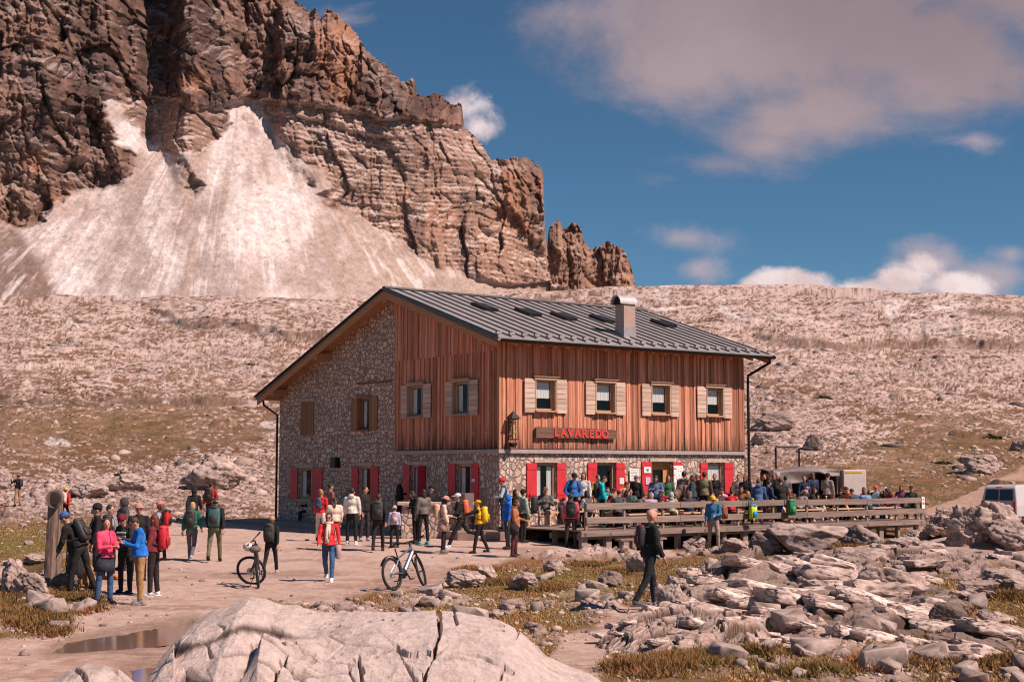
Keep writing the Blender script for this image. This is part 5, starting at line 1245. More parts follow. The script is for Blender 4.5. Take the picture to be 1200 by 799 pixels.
# the long pale boulder in the foreground: a split slab with a raised back ledge
def hero(name, label, out, Yr, dep_f, dep_b, nx, ny, seed, cracks=(), ledge=None, tone=1.05, fin=None):
    out = np.array(out, float); pxs = np.linspace(out[0, 0], out[-1, 0], nx); ztop = 2.6+(548.8-np.interp(pxs, out[:, 0], out[:, 1]))/1675.4*Yr
    t_ = np.linspace(0, 1, ny); yf = Yr-dep_f; yb = Yr+dep_b
    Yv = yf+(yb-yf)*t_; Xr = (pxs-600)/1675.4*Yr
    X_, Y_ = np.meshgrid(Xr, Yv); Zt = np.broadcast_to(ztop, X_.shape).copy()
    s_ = (Y_-Yr); 
    fr = np.clip(-s_/dep_f, 0, 1); bk = np.clip(s_/dep_b, 0, 1)
    edge = np.minimum((X_-Xr[0]), (Xr[-1]-X_)); 
    Z_ = Zt-.62*fr**1.15-1.6*fr**7-.25*bk-1.5*bk**4
    PXh, PYh = project(X_, Y_, Z_)
    nlow = fbm(X_*1.1, Y_*1.3, oct=4, seed=seed); nmid = fbm(X_*5, Y_*5, oct=4, seed=seed+1, ridge=True); nf = fbm(X_*17, Y_*17, oct=3, seed=seed+2)
    behind = sstep(.02, .3, fr)
    Z_ = Z_+behind*(.06*nlow+.012*nmid)+.006*nf
    dk = np.zeros(X_.shape)
    if ledge is not None:   # the upper slab overhangs a front step; its shadow line is painted dark
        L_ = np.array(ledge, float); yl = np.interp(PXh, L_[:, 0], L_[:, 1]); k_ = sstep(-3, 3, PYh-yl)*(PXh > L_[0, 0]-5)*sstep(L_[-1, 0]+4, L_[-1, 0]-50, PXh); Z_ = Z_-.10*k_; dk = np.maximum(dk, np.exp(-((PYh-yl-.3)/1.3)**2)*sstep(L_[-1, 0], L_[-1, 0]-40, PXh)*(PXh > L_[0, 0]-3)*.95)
    for pts, wd, dpth, side in cracks:
        d0 = np.full(X_.shape, 1e9); p_ = np.array(pts, float)
        wxx_ = PXh+3*fbm(PXh*.06, PYh*.06, oct=3, seed=seed+5); wyy_ = PYh+2*fbm(PXh*.06, PYh*.06, oct=3, seed=seed+6)
        for i in range(len(p_)-1):
            dx, dy = p_[i+1]-p_[i]; tt = np.clip(((wxx_-p_[i, 0])*dx+(wyy_-p_[i, 1])*dy)/(dx*dx+dy*dy), 0, 1); dd = np.hypot(wxx_-p_[i, 0]-tt*dx, wyy_-p_[i, 1]-tt*dy); d0 = np.minimum(d0, dd)
        k_ = np.clip(1-d0/wd, 0, 1); Z_ = Z_-dpth*k_**.7; dk = np.maximum(dk, sstep(.35, 1, k_)*.9)
        if side:
            ins = in_poly(wxx_, wyy_, side[0]); Z_ = Z_+side[1]*ins
    if fin is not None:
        fp, fh = fin; wa = PXh+1.5*fbm(PXh*.1, PYh*.1, oct=2, seed=seed+15); ins = in_poly(wa, PYh, fp); x0_ = np.interp(PYh, [745, 795], [307, 272]); x1_ = np.interp(PYh, [745, 795], [309, 301]); up_ = np.clip((PXh-x0_)/np.maximum(x1_-x0_, 1), 0, 1); dn_ = np.clip(1-(PXh-x1_)/75, 0, 1)*np.clip((PYh-744)/6, 0, 1)*np.clip((PYh-744)/14, 0, 1); Z_ = Z_+fh*up_*dn_
    W_a = worley(X_*2.1+.6*Y_, Y_*2.6, seed+20); W_b = worley(X_*6, Y_*7, seed+21); lowf = sstep(.30, .75, fr+.25*nlow)
    Z_ = Z_+lowf*(.10*(W_a[2]-.5)+.10*(W_a[2]*5 % 1-.5)*W_a[3]-.08*np.exp(-((W_a[1]-W_a[0])/.05)**2)+.025*(W_b[2]-.5)); dk = np.maximum(dk, lowf*.8*np.exp(-((W_a[1]-W_a[0])/.035)**2))
    pits = sstep(.35, .6, fbm(X_*9, Y_*9, oct=3, seed=seed+7))*sstep(.0, .35, fbm(X_*1.6, Y_*1.6, oct=2, seed=seed+8)); Z_ = Z_-.03*pits
    c = np.array([.45, .355, .325])*tone*(1+.10*nlow[..., None]+.07*nmid[..., None]+.06*nf[..., None])
    c = c+(np.array([.26, .195, .17])-c)*(sstep(.0, .55, fbm(X_*2.2, Y_*2.2, oct=6, seed=seed+9, gain=.75))*.62)[..., None]
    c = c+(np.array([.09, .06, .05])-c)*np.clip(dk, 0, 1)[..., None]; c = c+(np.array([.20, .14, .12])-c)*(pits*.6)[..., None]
    P_ = np.stack([X_, Y_, Z_], -1)
    def skirt(row): r2_ = row.copy(); r2_[:, 2] = -.4; return r2_
    P_ = np.concatenate([skirt(P_[0])[None], P_, skirt(P_[-1])[None]]); c = np.concatenate([c[:1], c, c[-1:]])
    lf = P_[:, :1].copy(); lf[:, :, 2] = -.4; lf[:, :, 0] -= .12; rt = P_[:, -1:].copy(); rt[:, :, 2] = -.4; rt[:, :, 0] += .2
    P_ = np.concatenate([lf, P_, rt], 1); c = np.concatenate([c[:, :1], c, c[:, -1:]], 1)
    o_ = mesh_obj(name, P_.reshape(-1, 3), grid_faces(P_.shape[0], P_.shape[1]), M_hero, None, np.clip(c, .03, .85).reshape(-1, 3)); tag(o_, label, 'boulder'); return o_
M_hero = mat_earth('pale_limestone', .020, 11., 60., .13, dark=.75)
hero('boulder', 'huge pale split boulder filling the lower middle foreground', [(188, 812), (196, 775), (209, 752), (213, 745), (226, 735), (236, 722), (252, 713), (275, 706), (297, 697), (315, 699), (335, 706), (352, 706), (372, 713), (400, 715), (425, 713), (470, 714), (510, 712), (540, 714), (560, 718), (585, 723), (600, 730), (622, 746), (640, 764), (665, 775), (690, 784), (708, 796), (720, 815)],
     15.2, 2.6, 1.0, 760, 380, 900,
     cracks=[([(513, 716), (516, 735), (510, 760), (498, 790), (492, 805)], 3.2, .14, None), ([(533, 718), (536, 730), (516, 736)], 2., .06, None),
             ([(533, 763), (560, 765), (588, 775), (598, 784)], 3, .10, None), ([(466, 758), (472, 768), (498, 786)], 3., .10, ([(466, 758), (500, 762), (512, 768), (498, 790), (470, 770)], -.06)),
             ([(395, 776), (420, 778), (425, 788)], 3, .08, None), ([(420, 768), (424, 800)], 2.5, .08, None), ([(299, 744), (306, 750), (306, 757)], 3, .06, None), ([(328, 752), (334, 760), (345, 758)], 3, .06, None),
             ([(327, 778), (330, 790), (325, 800)], 1.6, .04, None), ([(600, 728), (606, 740), (602, 750)], 1.6, .05, None), ([(590, 775), (584, 800)], 2., .06, None)],
     ledge=[(209, 757), (225, 756), (240, 750), (262, 740), (285, 733), (315, 735), (345, 743), (372, 748)], fin=([(308, 746), (372, 770), (380, 800), (298, 792)], .24))

# the jointed outcrop beside the walker: tilted beds broken into slabs
SURF = []
def outcrop(name, label, cx, cy, rx, ry, hmax, seed, nx, ny, cell=1.0, otone=1., dip=(.28, -.10), rotc=.5, grassy=.95, peaks=()):
    X_, Y_ = np.meshgrid(np.linspace(cx-rx*1.15, cx+rx*1.15, nx), np.linspace(cy-ry*1.15, cy+ry*1.15, ny))
    ca_, sa_ = math.cos(rotc), math.sin(rotc); wx_ = X_+.22*fbm(X_*1.1, Y_*1.1, oct=3, seed=seed); wy_ = Y_+.22*fbm(X_*1.1+5, Y_*1.1, oct=3, seed=seed+1)
    U_ = (wx_*ca_+wy_*sa_)/cell; V_ = (-wx_*sa_+wy_*ca_)/(cell*.55)
    a1, a2, ci, gx, gy = worley(U_, V_, seed+2); b1_, b2_, cj, hx_, hy_ = worley(U_*2.7+3, V_*2.3, seed+3); d1_, d2_, ck, _, _ = worley(U_*7, V_*5, seed+4)
    r_ = np.sqrt(((X_-cx)/rx)**2+((Y_-cy)/ry)**2)+.16*fbm(X_*.9, Y_*.9, oct=3, seed=seed+5)
    dome = hmax*(1-sstep(.35, 1.08, r_))
    for (qx, qy, qr, qh) in peaks: dome = dome+qh*np.exp(-(((X_-qx)/qr)**2+((Y_-qy)/qr)**2)**1.5)
    tiltx = dip[0]+.55*(ci*5.3 % 1-.5); tilty = dip[1]+.45*(ci*9.1 % 1-.5)
    blk = .62*(.36*(ci-.5)+tiltx*(-gx)*cell*.5+tilty*(-gy)*cell*.3)-.13*np.exp(-((a2-a1)/.09)**2)
    blk2 = .07*(cj-.5)+.09*(cj*3.7 % 1-.5)*hx_-.05*np.exp(-((b2_-b1_)/.08)**2)*(cj*7.7 % 1 > .25)+.03*(ck-.5)
    env = 1-sstep(.75, 1.1, r_)
    base_ = np.array([[0.]])
    gz = np.zeros(X_.shape)
    for jj in range(0, ny): 
        yj = Y_[jj, 0]; j_ = int(np.clip(np.searchsorted(LY, yj)-1, 0, len(LY)-2)); gz[jj] = np.interp(X_[jj], XX[j_], HH[j_])
    k5 = np.ones(25)/25; gz = np.apply_along_axis(lambda q: np.convolve(np.pad(q, 12, mode='edge'), k5, 'valid'), 1, gz)
    Z_ = gz+dome+env*(blk+blk2)+.012*fbm(X_*9, Y_*9, oct=3, seed=seed+6)-.35*sstep(.92, 1.12, r_)
    c = np.array([.37, .265, .23])*otone*(.62+.65*ci[..., None])*(.88+.24*cj[..., None])*(1+.14*fbm(X_*3, Y_*3, oct=4, seed=seed+7)[..., None])
    lay = .5+.5*np.sin((Z_+.35*U_)*55+4*fbm(X_*2, Y_*2, oct=2, seed=seed+8)); c = c*(1-.13*(lay**4))[..., None]
    cr = np.clip(1.2*np.exp(-((a2-a1)/.095)**2)+.8*np.exp(-((b2_-b1_)/.085)**2)*(cj*7.7 % 1 > .25), 0, 1); c = c+(np.array([.07, .042, .03])-c)*(cr*.9)[..., None]
    gr = sstep(.1, .4, fbm(X_*.8, Y_*.8, oct=4, seed=seed+9)+.5*np.exp(-((a2-a1)/.16)**2)-.35)*grassy; c = c+(np.array([.20, .11, .05])-c)*gr[..., None]; Z_ = Z_-.06*gr
    c = c+(np.array([.52, .41, .375])-c)*(sstep(.2, .6, fbm(X_*1.9, Y_*1.9, oct=4, seed=seed+10))*.5*(1-cr)*(1-gr))[..., None]
    SURF.append((X_[0], Y_[:, 0], Z_, r_))
    o_ = mesh_obj(name, np.stack([X_, Y_, Z_], -1).reshape(-1, 3), grid_faces(ny, nx), M_rock, None, np.clip(c, .03, .85).reshape(-1, 3)); tag(o_, label, 'rock outcrop'); return o_
outcrop('rock_outcrop', 'large jointed outcrop of pale tilted slabs to the right of the bald walker', 5.3, 24.3, 2.9, 5.2, .16, 500, 620, 560, 1.15, .62, peaks=[(4.1, 26.6, 1.0, .28), (5.3, 23.6, 1.2, .12), (3.3, 25.2, .7, .2)])
outcrop('rock_outcrop', 'lower crumbling outcrop of white rock at the bottom centre right edge of the sandy path', 2.45, 21.2, 1.3, 2.0, .26, 520, 340, 300, .6, grassy=.3, peaks=[(2.0, 22.2, .6, .15)])
outcrop('rock_outcrop', 'flat broken pavement of pale rock between the deck boulders and the tilted slabs', 8.6, 33.5, 3.6, 4.2, .20, 540, 520, 360, 1.0, .8, grassy=.9)
outcrop('rock_outcrop', 'low ribbed rock bands in the grass by the right picture edge', 11.4, 27.5, 1.9, 2.6, .22, 560, 320, 260, .9, grassy=.9)
outcrop('rock_outcrop', 'rubbly white rock bank left of the track at the foot of the signpost', -11.3, 31.2, 1.8, 2.0, .22, 580, 300, 240, .55, grassy=.3)
hero('boulder', 'low cracked boulder in the lower left corner by the small puddle', [(40, 815), (62, 795), (80, 785), (92, 778), (108, 773), (130, 774), (148, 780), (160, 790), (172, 806)], 15.6, 1.2, .8, 240, 160, 950,
     cracks=[([(84, 783), (96, 790), (104, 806)], 3, .08, None), ([(130, 778), (142, 790), (150, 800)], 2.5, .05, None)])

# angular slabs broken out of the beds, packed over the outcrops
def angular(seed, dims, tone=1., sub=3, rough_=.012):
    q_ = random.Random(seed); bm = bmesh.new()
    for i in (-1, 1):
        for j in (-1, 1):
            for k in (-1, 1): bm.verts.new((i*q_.uniform(.55, 1), j*q_.uniform(.5, 1), k*q_.uniform(.6, 1)))
    for _ in range(4): a = q_.uniform(0, 6.28); bm.verts.new((1.08*math.cos(a), 1.08*math.sin(a), q_.uniform(-.5, .5)))
    r_ = bmesh.ops.convex_hull(bm, input=bm.verts); bmesh.ops.delete(bm, geom=list({v for v in bm.verts if not v.link_faces}), context='VERTS')
    bmesh.ops.bevel(bm, geom=list(bm.edges), offset=.05, segments=1, affect='EDGES'); bmesh.ops.triangulate(bm, faces=bm.faces)
    for _ in range(sub-1): bmesh.ops.subdivide_edges(bm, edges=[e for e in bm.edges if e.calc_length() > .16], cuts=1, use_grid_fill=False); bmesh.ops.triangulate(bm, faces=bm.faces)
    bm.verts.ensure_lookup_table(); v = np.array([x.co[:] for x in bm.verts]); nr = np.array([x.normal[:] for x in bm.verts]); f = np.array([[w_.index for w_ in t.verts] for t in bm.faces]); bm.free()
    x, y, z = v.T; n1 = fbm(x*2.3+seed, y*2.3, z*3, oct=4, seed=seed % 91); n2 = fbm(x*7+seed, y*7, z*14, oct=3, seed=seed % 87, ridge=True)
    Wa, Wb, wi = worley3(x*1.6+seed, y*1.8, z*1.5, seed); gv = np.exp(-((Wb-Wa)/.06)**2)
    v = v+nr*((.045*n1+.03*n2+.05*(wi-.5)-.05*gv)[:, None]); v = v*np.array(dims)/2
    crack = np.clip(1-np.abs(fbm(x*1.5+seed, y*1.5, z*2.2, oct=3, seed=seed % 83+5))/.05, 0, 1)
    crack = np.clip(crack*.6+gv, 0, 1)
    c = np.array([.40, .30, .265])[None]*tone*(.85+.3*wi+.22*n1+.14*n2)[:, None]; c = c+(np.array([.54, .44, .41])*tone-c)*(sstep(-.1, .5, n1+.2*n2)*.6)[:, None]; c = c+(np.array([.10, .065, .05])-c)*(crack*.8)[:, None]; c = c+(np.array([.15, .075, .035])-c)*(sstep(.1, -.7, z)*sstep(0, .4, n1+.2)*.8)[:, None]
    return v, f, np.clip(c, .02, .8)
slabp = [angular(900+k, (1, .80, .32), 1.25, 4) for k in range(16)]
def slabs(si, n, smin, smax, label, group, yaw, tilt, seed, rmax=.95):
    xs_, ys_, Z_, r_ = SURF[si]; q_ = random.Random(seed); k = 0; pr_ = []
    while k < n:
        i = q_.randrange(len(xs_)); j = q_.randrange(len(ys_))
        if r_[j, i] > rmax or r_[j, i] < .05*q_.random(): continue
        s_ = q_.uniform(smin, smax)*(1.1-.4*r_[j, i])
        if any(math.hypot(a-xs_[i], (b-ys_[j])*.8) < .42*(s_+c_) for a, b, c_ in pr_) and q_.random() < .85: continue
        pr_.append((xs_[i], ys_[j], s_)); v, f, c = slabp[q_.randrange(16)]
        o = mesh_obj('broken_rock', v, f, M_rockc, None, np.clip(c*q_.uniform(.92, 1.30), .02, .8)); o.scale = (s_*q_.uniform(.9, 1.25), s_*q_.uniform(.7, 1.1), s_*q_.uniform(.7, 1.1)); o.rotation_euler = (q_.gauss(-.08, .07), tilt*.7+q_.gauss(0, .07), yaw+q_.gauss(0, .14)); o.location = (xs_[i], ys_[j], Z_[j, i]-.0*s_); tag(o, label, 'rock', group); k += 1
slabs(0, 120, .4, 1.15, 'angular pale slab broken from the tilted beds of the large outcrop', 'slabs of the large outcrop', .45, .30, 1)
slabs(1, 30, .25, .6, 'jagged white block of the crumbling outcrop beside the sandy path', 'blocks of the crumbling outcrop', .2, .2, 2)
slabs(2, 40, .35, .9, 'low flat block of the broken rock pavement before the deck', 'blocks of the rock pavement', .4, .15, 3)
slabs(3, 14, .4, .9, 'ribbed slab lying in the grass near the right picture edge', 'slabs in the right hand grass', .3, .15, 4)
slabs(4, 22, .25, .6, 'jagged pale block heaped around the foot of the signpost', 'blocks by the signpost', .1, .1, 5)
# loose stones: individuals that lie where the ground is stony
AREA = np.zeros(HH.shape); AREA[:-1, :-1] = np.abs(np.diff(XX, axis=1)[:-1])*np.diff(YYg, axis=0)[:, :-1]
def scatter(n, w_, seed):
    r_ = np.random.default_rng(seed); p_ = (w_*AREA).ravel(); p_ = p_/p_.sum(); idx = r_.choice(p_.size, n, p=p_); j, i = np.unravel_index(idx, HH.shape); j = np.minimum(j, HH.shape[0]-2); i = np.minimum(i, HH.shape[1]-2)
    a, b = r_.uniform(size=n), r_.uniform(size=n)
    x = XX[j, i]+(XX[j, i+1]-XX[j, i])*a; y = YYg[j, i]+(YYg[j+1, i]-YYg[j, i])*b; z = HH[j, i]
    return x, y, z, j, i, r_
vis = (PX > -40) & (PX < 1240) & (YYg > 14)
houseA = np.zeros(HH.shape, bool)
la = (XX-CORNER[0])*CA+(YYg-CORNER[1])*SA; lb = -(XX-CORNER[0])*SA+(YYg-CORNER[1])*CA
houseA = ((la > -.5) & (la < 12) & (lb > -.5) & (lb < 16.5)) | ((la > -3.6) & (la < 16.7) & (lb > -4.8) & (lb < 6)) & (la < 16.7)
stony = np.where(vis & (YYg < 62) & ~houseA, (1-sstep(10, -12, path))*(.12+sstep(-.15, .35, n_big+.6*n_mid)), 0)*sstep(66, 50, YYg)
x, y, z, j, i, r_ = scatter(236, stony/np.maximum(YYg, 10), 5)
protos = []
for k in range(12):
    v, f, c = angular(400+k, (1, .85, .62), r_.uniform(.75, 1.1), 2); protos.append((v, f, c))
pm = []
for k, (v, f, c) in enumerate(protos):
    o = mesh_obj('stone', v, f, M_rockc, None, c); pm.append(o)
for k in range(len(x)):
    o = pm[k] if k < len(pm) else pm[k % len(pm)].copy()
    if k >= len(pm): col.objects.link(o)
    s_ = float(np.clip(r_.lognormal(-1.25, .45), .13, .75)); o.scale = (s_, s_*r_.uniform(.7, 1.1), s_*r_.uniform(.6, 1.1)); o.rotation_euler = (r_.uniform(-.3, .3), r_.uniform(-.3, .3), r_.uniform(0, 6.28)); o.location = (x[k], y[k], z[k]+.12*s_)
    tag(o, 'loose pale grey stone lying among the grass and gravel of the foreground', 'stone', 'loose stones on the open ground')
# gravel and the far boulder fields, beyond counting
def stones_mesh(name, x, y, z, s, mt, seed, tone=1., colv=None, sub=1):
    r_ = np.random.default_rng(seed); d, f = ico(sub); n = len(x)
    q = d[None]*(1+.30*r_.uniform(-1, 1, (n, len(d), 1)))*np.stack([r_.uniform(.7, 1.3, n), r_.uniform(.6, 1.1, n), r_.uniform(.4, .8, n)], 1)[:, None, :]
    a = r_.uniform(0, 6.28, n); ca, sa = np.cos(a)[:, None], np.sin(a)[:, None]
    X_ = q[..., 0]*ca-q[..., 1]*sa; Y_ = q[..., 0]*sa+q[..., 1]*ca
    V_ = np.stack([X_*s[:, None]/2+x[:, None], Y_*s[:, None]/2+y[:, None], q[..., 2]*s[:, None]/2+z[:, None]+s[:, None]*.08], -1).reshape(-1, 3)
    F_ = (f[None]+(np.arange(n)*len(d))[:, None, None]).reshape(-1, 3)
    t_ = r_.uniform(.35, 1.25, n)[:, None, None]*tone; base = np.array([.43, .32, .285]); c = np.broadcast_to(base*t_, (n, len(d), 3)).reshape(-1, 3)
    o = mesh_obj(name, V_, F_, mt, None, np.clip(c, .03, .85)); return o
w_ = np.where(vis & (YYg < 64) & ~houseA, (1-.93*sstep(12, -14, path))*(.10+.9*sstep(-.1, .3, n_mid+.5*n_big)), 0)*(pud > 2)/np.maximum(YYg, 10)
x, y, z, j, i, r_ = scatter(12500, w_, 6); o = stones_mesh('gravel', x, y, z, np.clip(r_.lognormal(-3., .55, len(x)), .02, .20), M_rockc, 7); tag(o, kind='stuff', label='scattered pale pebbles and gravel over the open ground', cat='gravel')
w_ = np.where((PX > -60) & (PX < 1260) & (YYg > 60) & (YYg < 345) & ~houseA, (.10+rockm*.4*sstep(-.3, .5, strk)+1.2*np.clip(outc, 0, 1)*(YYg < 130)), 0)/np.maximum(YYg, 40)**2.0*(1-P_road)
x, y, z, j, i, r_ = scatter(15000, w_, 8); sz = np.clip(r_.lognormal(-1.4, .6, len(x))*np.clip(y/120, .6, 1.7), .12, 2.2); o = stones_mesh('boulder_field', x, y, z-sz*.1, sz, M_rock, 9, .95, sub=1); tag(o, kind='stuff', label='countless pale boulders and rubble strewn over the rising slope', cat='boulder field')

# grass and low heath
def grass(name, n, w_, seed, h0, h1, c1, c2, label, lean=1.0, width=.006, blades=7, spread=.06):
    x, y, z, j, i, r_ = scatter(n, w_, seed); n = len(x); B = blades
    a = r_.uniform(0, 6.28, (n, B)); h = r_.uniform(h0, h1, (n, B)); ln = r_.uniform(.15, lean, (n, B))*h; ox = r_.normal(0, spread, (n, B)); oy = r_.normal(0, spread, (n, B))
    bx = x[:, None]+ox; by = y[:, None]+oy; bz = z[:, None]-.01; w2 = width*(1+np.clip(y/25, 0, 2))[:, None]*np.ones((n, B))
    p0 = np.stack([bx-np.sin(a)*w2, by+np.cos(a)*w2, bz+0*a], -1); p1 = np.stack([bx+np.sin(a)*w2, by-np.cos(a)*w2, bz+0*a], -1); p2 = np.stack([bx+np.cos(a)*ln, by+np.sin(a)*ln, bz+h], -1)
    V_ = np.stack([p0, p1, p2], 2).reshape(-1, 3); F_ = np.arange(len(V_)).reshape(-1, 3)
    t_ = np.clip(.5+.9*fbm(x*.7, y*.7, oct=3, seed=seed+1)+r_.normal(0, .18, n), 0, 1)[:, None]; c = (np.array(c1)+(np.array(c2)-np.array(c1))*t_)[:, None, :]*np.repeat(r_.uniform(.5, 1.6, (n, B, 1)), 3, axis=1); 
    o = mesh_obj(name, V_, F_, M_grass, None, np.clip(c, .01, .6).reshape(-1, 3)); tag(o, label, 'grass', kind='stuff'); return o
M_grass = mat_earth('dry_grass', .002, 5., 30., .05)
gw = np.where(vis & (YYg < 66) & ~houseA, (1-rockm)*(sstep(-4, 14, path)), 0)*(.35+.65*sstep(-.2, .4, fbm(XX/1.3, YYg/1.8, oct=3, seed=130)))
grass('grass', 36000, gw/np.maximum(YYg, 12)**1.3, 10, .015, .055, (.27, .20, .07), (.36, .20, .09), 'short brown and olive mountain grass between the stones')
heath = np.zeros(HH.shape)
for (hx_, hy_, rx, ry) in [(20, 722, 60, 16), (72, 704, 42, 13), (95, 712, 26, 9), (60, 735, 45, 8), (10, 700, 26, 8), (760, 785, 70, 12), (820, 775, 60, 12), (880, 772, 40, 8), (860, 728, 24, 10), (886, 738, 16, 9), (1080, 722, 40, 10), (1040, 780, 60, 14), (1140, 740, 60, 12), (1110, 716, 26, 10), (935, 640, 28, 6), (1000, 640, 18, 5), (1060, 650, 26, 5), (1130, 665, 50, 8), (975, 655, 20, 5), (560, 668, 26, 5), (590, 682, 30, 5), (640, 690, 30, 5), (690, 662, 22, 4), (720, 672, 20, 5), (1180, 700, 30, 8), (1000, 700, 14, 5), (1150, 775, 60, 12), (960, 790, 60, 8)]:
    heath = np.maximum(heath, np.exp(-(((PX-hx_)/rx)**2+((PY-hy_)/ry)**2)*1.3))
grass('heath', 12000, np.where(vis & (YYg < 60), sstep(.25, .8, heath+.25*n_mid), 0)*(path > -2)/np.maximum(YYg, 12)**1.2, 12, .04, .13, (.15, .105, .035), (.27, .115, .05), 'tufts of dark red brown heath and dry grass on the banks', lean=2.0, blades=9, spread=.10)
# low juniper patches on the far slope
x, y, z, j, i, r_ = scatter(11, np.where((PX > 0) & (PX < 1200) & (YYg > 90) & (YYg < 320), 1-.5*rockm, 0)/np.maximum(YYg, 40)**1.6, 31)
for k in range(len(x)):
    s_ = r_.uniform(.5, 1.1)*np.clip(y[k]/190, .5, 1.3); nb = 260; th_ = r_.uniform(0, 6.28, nb); rr_ = np.sqrt(r_.uniform(0, 1, nb)); hh_ = r_.uniform(0, 1, nb)*(1-rr_**2)
    c0 = np.stack([rr_*np.cos(th_)*s_*1.3, rr_*np.sin(th_)*s_, hh_*s_*.55], 1); dd_ = r_.normal(0, .16*s_, (nb, 3, 3)); V_ = (c0[:, None]+dd_).reshape(-1, 3)
    cc_ = np.repeat(np.array([.075, .06, .03])[None]*r_.uniform(.6, 1.5, (nb, 1)), 3, axis=0)
    o = mesh_obj('juniper_shrub', V_, np.arange(nb*3).reshape(-1, 3), M_grass, None, cc_); o.location = (x[k], y[k], z[k]); tag(o, 'low dark juniper shrub crouching on the pale slope', 'shrub', 'juniper shrubs on the slope')
# ================================================================== PEOPLE
M_cloth = mat_plain('woven_cloth', (1, 1, 1), .85, var=.26, nscale=6, bump=.022, bscale=10, vcol=True, spec=.25)
M_shell = mat_plain('jacket_shell', (1, 1, 1), .55, var=.18, nscale=7, bump=.022, bscale=9, vcol=True, spec=.35)
M_skin = mat_plain('skin', (1, 1, 1), .55, var=.05, nscale=9, vcol=True)
M_hair = mat_plain('hair', (1, 1, 1), .6, var=.25, nscale=30, bump=.004, bscale=70, vcol=True)
SKINC = (.52, .26, .17)
PEND = []
BK = (.020, .018, .019); BK2 = (.035, .031, .032); GY = (.16, .145, .15); LG = (.42, .38, .38); CR = (.68, .58, .50); WH = (.72, .69, .68); RD = (.58, .035, .03); MR = (.16, .03, .035)
PK = (.72, .16, .20); BL = (.03, .18, .55); NV = (.03, .045, .11); TL = (.02, .38, .42); YL = (.72, .42, .02); OR = (.68, .14, .03); BR = (.30, .115, .05); GN = (.04, .13, .09); OL = (.13, .115, .06); KH = (.33, .20, .11); JN = (.055, .10, .20); DG = (.07, .065, .07); BE = (.58, .42, .31); LB = (.33, .42, .62)
def blend_obj(name, mb, mt, par, colr, vox, smooth=3, wr=0., extra=None, colf=None):
    o = mesh_obj(name, mb.v, mb.f, mt, None, None, True)
    bm = bmesh.new(); bm.from_mesh(o.data); bmesh.ops.recalc_face_normals(bm, faces=bm.faces); bm.to_mesh(o.data); bm.free()
    col.objects.unlink(o); o.parent = par
    m_ = o.modifiers.new('r', 'REMESH'); m_.mode = 'VOXEL'; m_.voxel_size = vox
    s_ = o.modifiers.new('s', 'SMOOTH'); s_.factor = .5; s_.iterations = smooth
    PEND.append((o, colr, wr, extra, colf)); return o
def bake_people():
    ts = bpy.data.scenes.new('bake'); 
    for q in PEND: ts.collection.objects.link(q[0])
    par = [(q[0], q[0].parent) for q in PEND]
    for o_, p_ in par: o_.parent = None
    vl = ts.view_layers[0]; vl.update(); dg = vl.depsgraph
    for (o_, colr, wr, extra, colf), (_, p_) in zip(PEND, par):
        me = bpy.data.meshes.new_from_object(o_.evaluated_get(dg)); old = o_.data; me.name = o_.name; o_.modifiers.clear()
        n = len(me.vertices); co = np.zeros(n*3, np.float32); me.vertices.foreach_get('co', co); co = co.reshape(-1, 3).astype(float)
        if wr:
            nr = np.zeros(n*3, np.float32); me.vertices.foreach_get('normal', nr); nr = nr.reshape(-1, 3)
            sd = abs(hash(round(float(co[0, 0]), 4))) % 97
            co = co+nr*(wr*fbm(co[:, 0]*13+sd, co[:, 1]*13, co[:, 2]*10, oct=3, seed=5))[:, None]
        nf = len(me.polygons); ls = np.zeros(len(me.loops), np.int32); me.loops.foreach_get('vertex_index', ls)
        lt = np.zeros(nf, np.int32); me.polygons.foreach_get('loop_total', lt); st = np.concatenate([[0], np.cumsum(lt)[:-1]])
        faces = [tuple(int(i) for i in ls[a:a+b]) for a, b in zip(st, lt)]
        cc = np.broadcast_to(np.array(colr, float), (n, 3)).copy()
        if colf: cc = colf(co, cc)
        if extra:
            faces += [tuple(i+n for i in f) for f in extra.f]; co = np.vstack([co, np.array([list(p) for p in extra.v])]); cc = np.vstack([cc, np.broadcast_to(np.array(colr, float), (len(extra.v), 3))])
        m2 = bpy.data.meshes.new(o_.name); m2.from_pydata([tuple(p) for p in co.tolist()], [], faces); m2.update(); m2.polygons.foreach_set('use_smooth', np.ones(len(m2.polygons), bool))
        a = m2.color_attributes.new('Col', 'FLOAT_COLOR', 'POINT'); c4 = np.ones((len(co), 4), np.float32); c4[:, :3] = cc; a.data.foreach_set('color', c4.ravel())
        m2.materials.append(old.materials[0]); o_.data = m2; bpy.data.meshes.remove(me); bpy.data.meshes.remove(old)
        ts.collection.objects.unlink(o_); col.objects.link(o_); o_.parent = p_
    bpy.data.scenes.remove(ts); PEND.clear()
def V3(*a): return Vector(a)
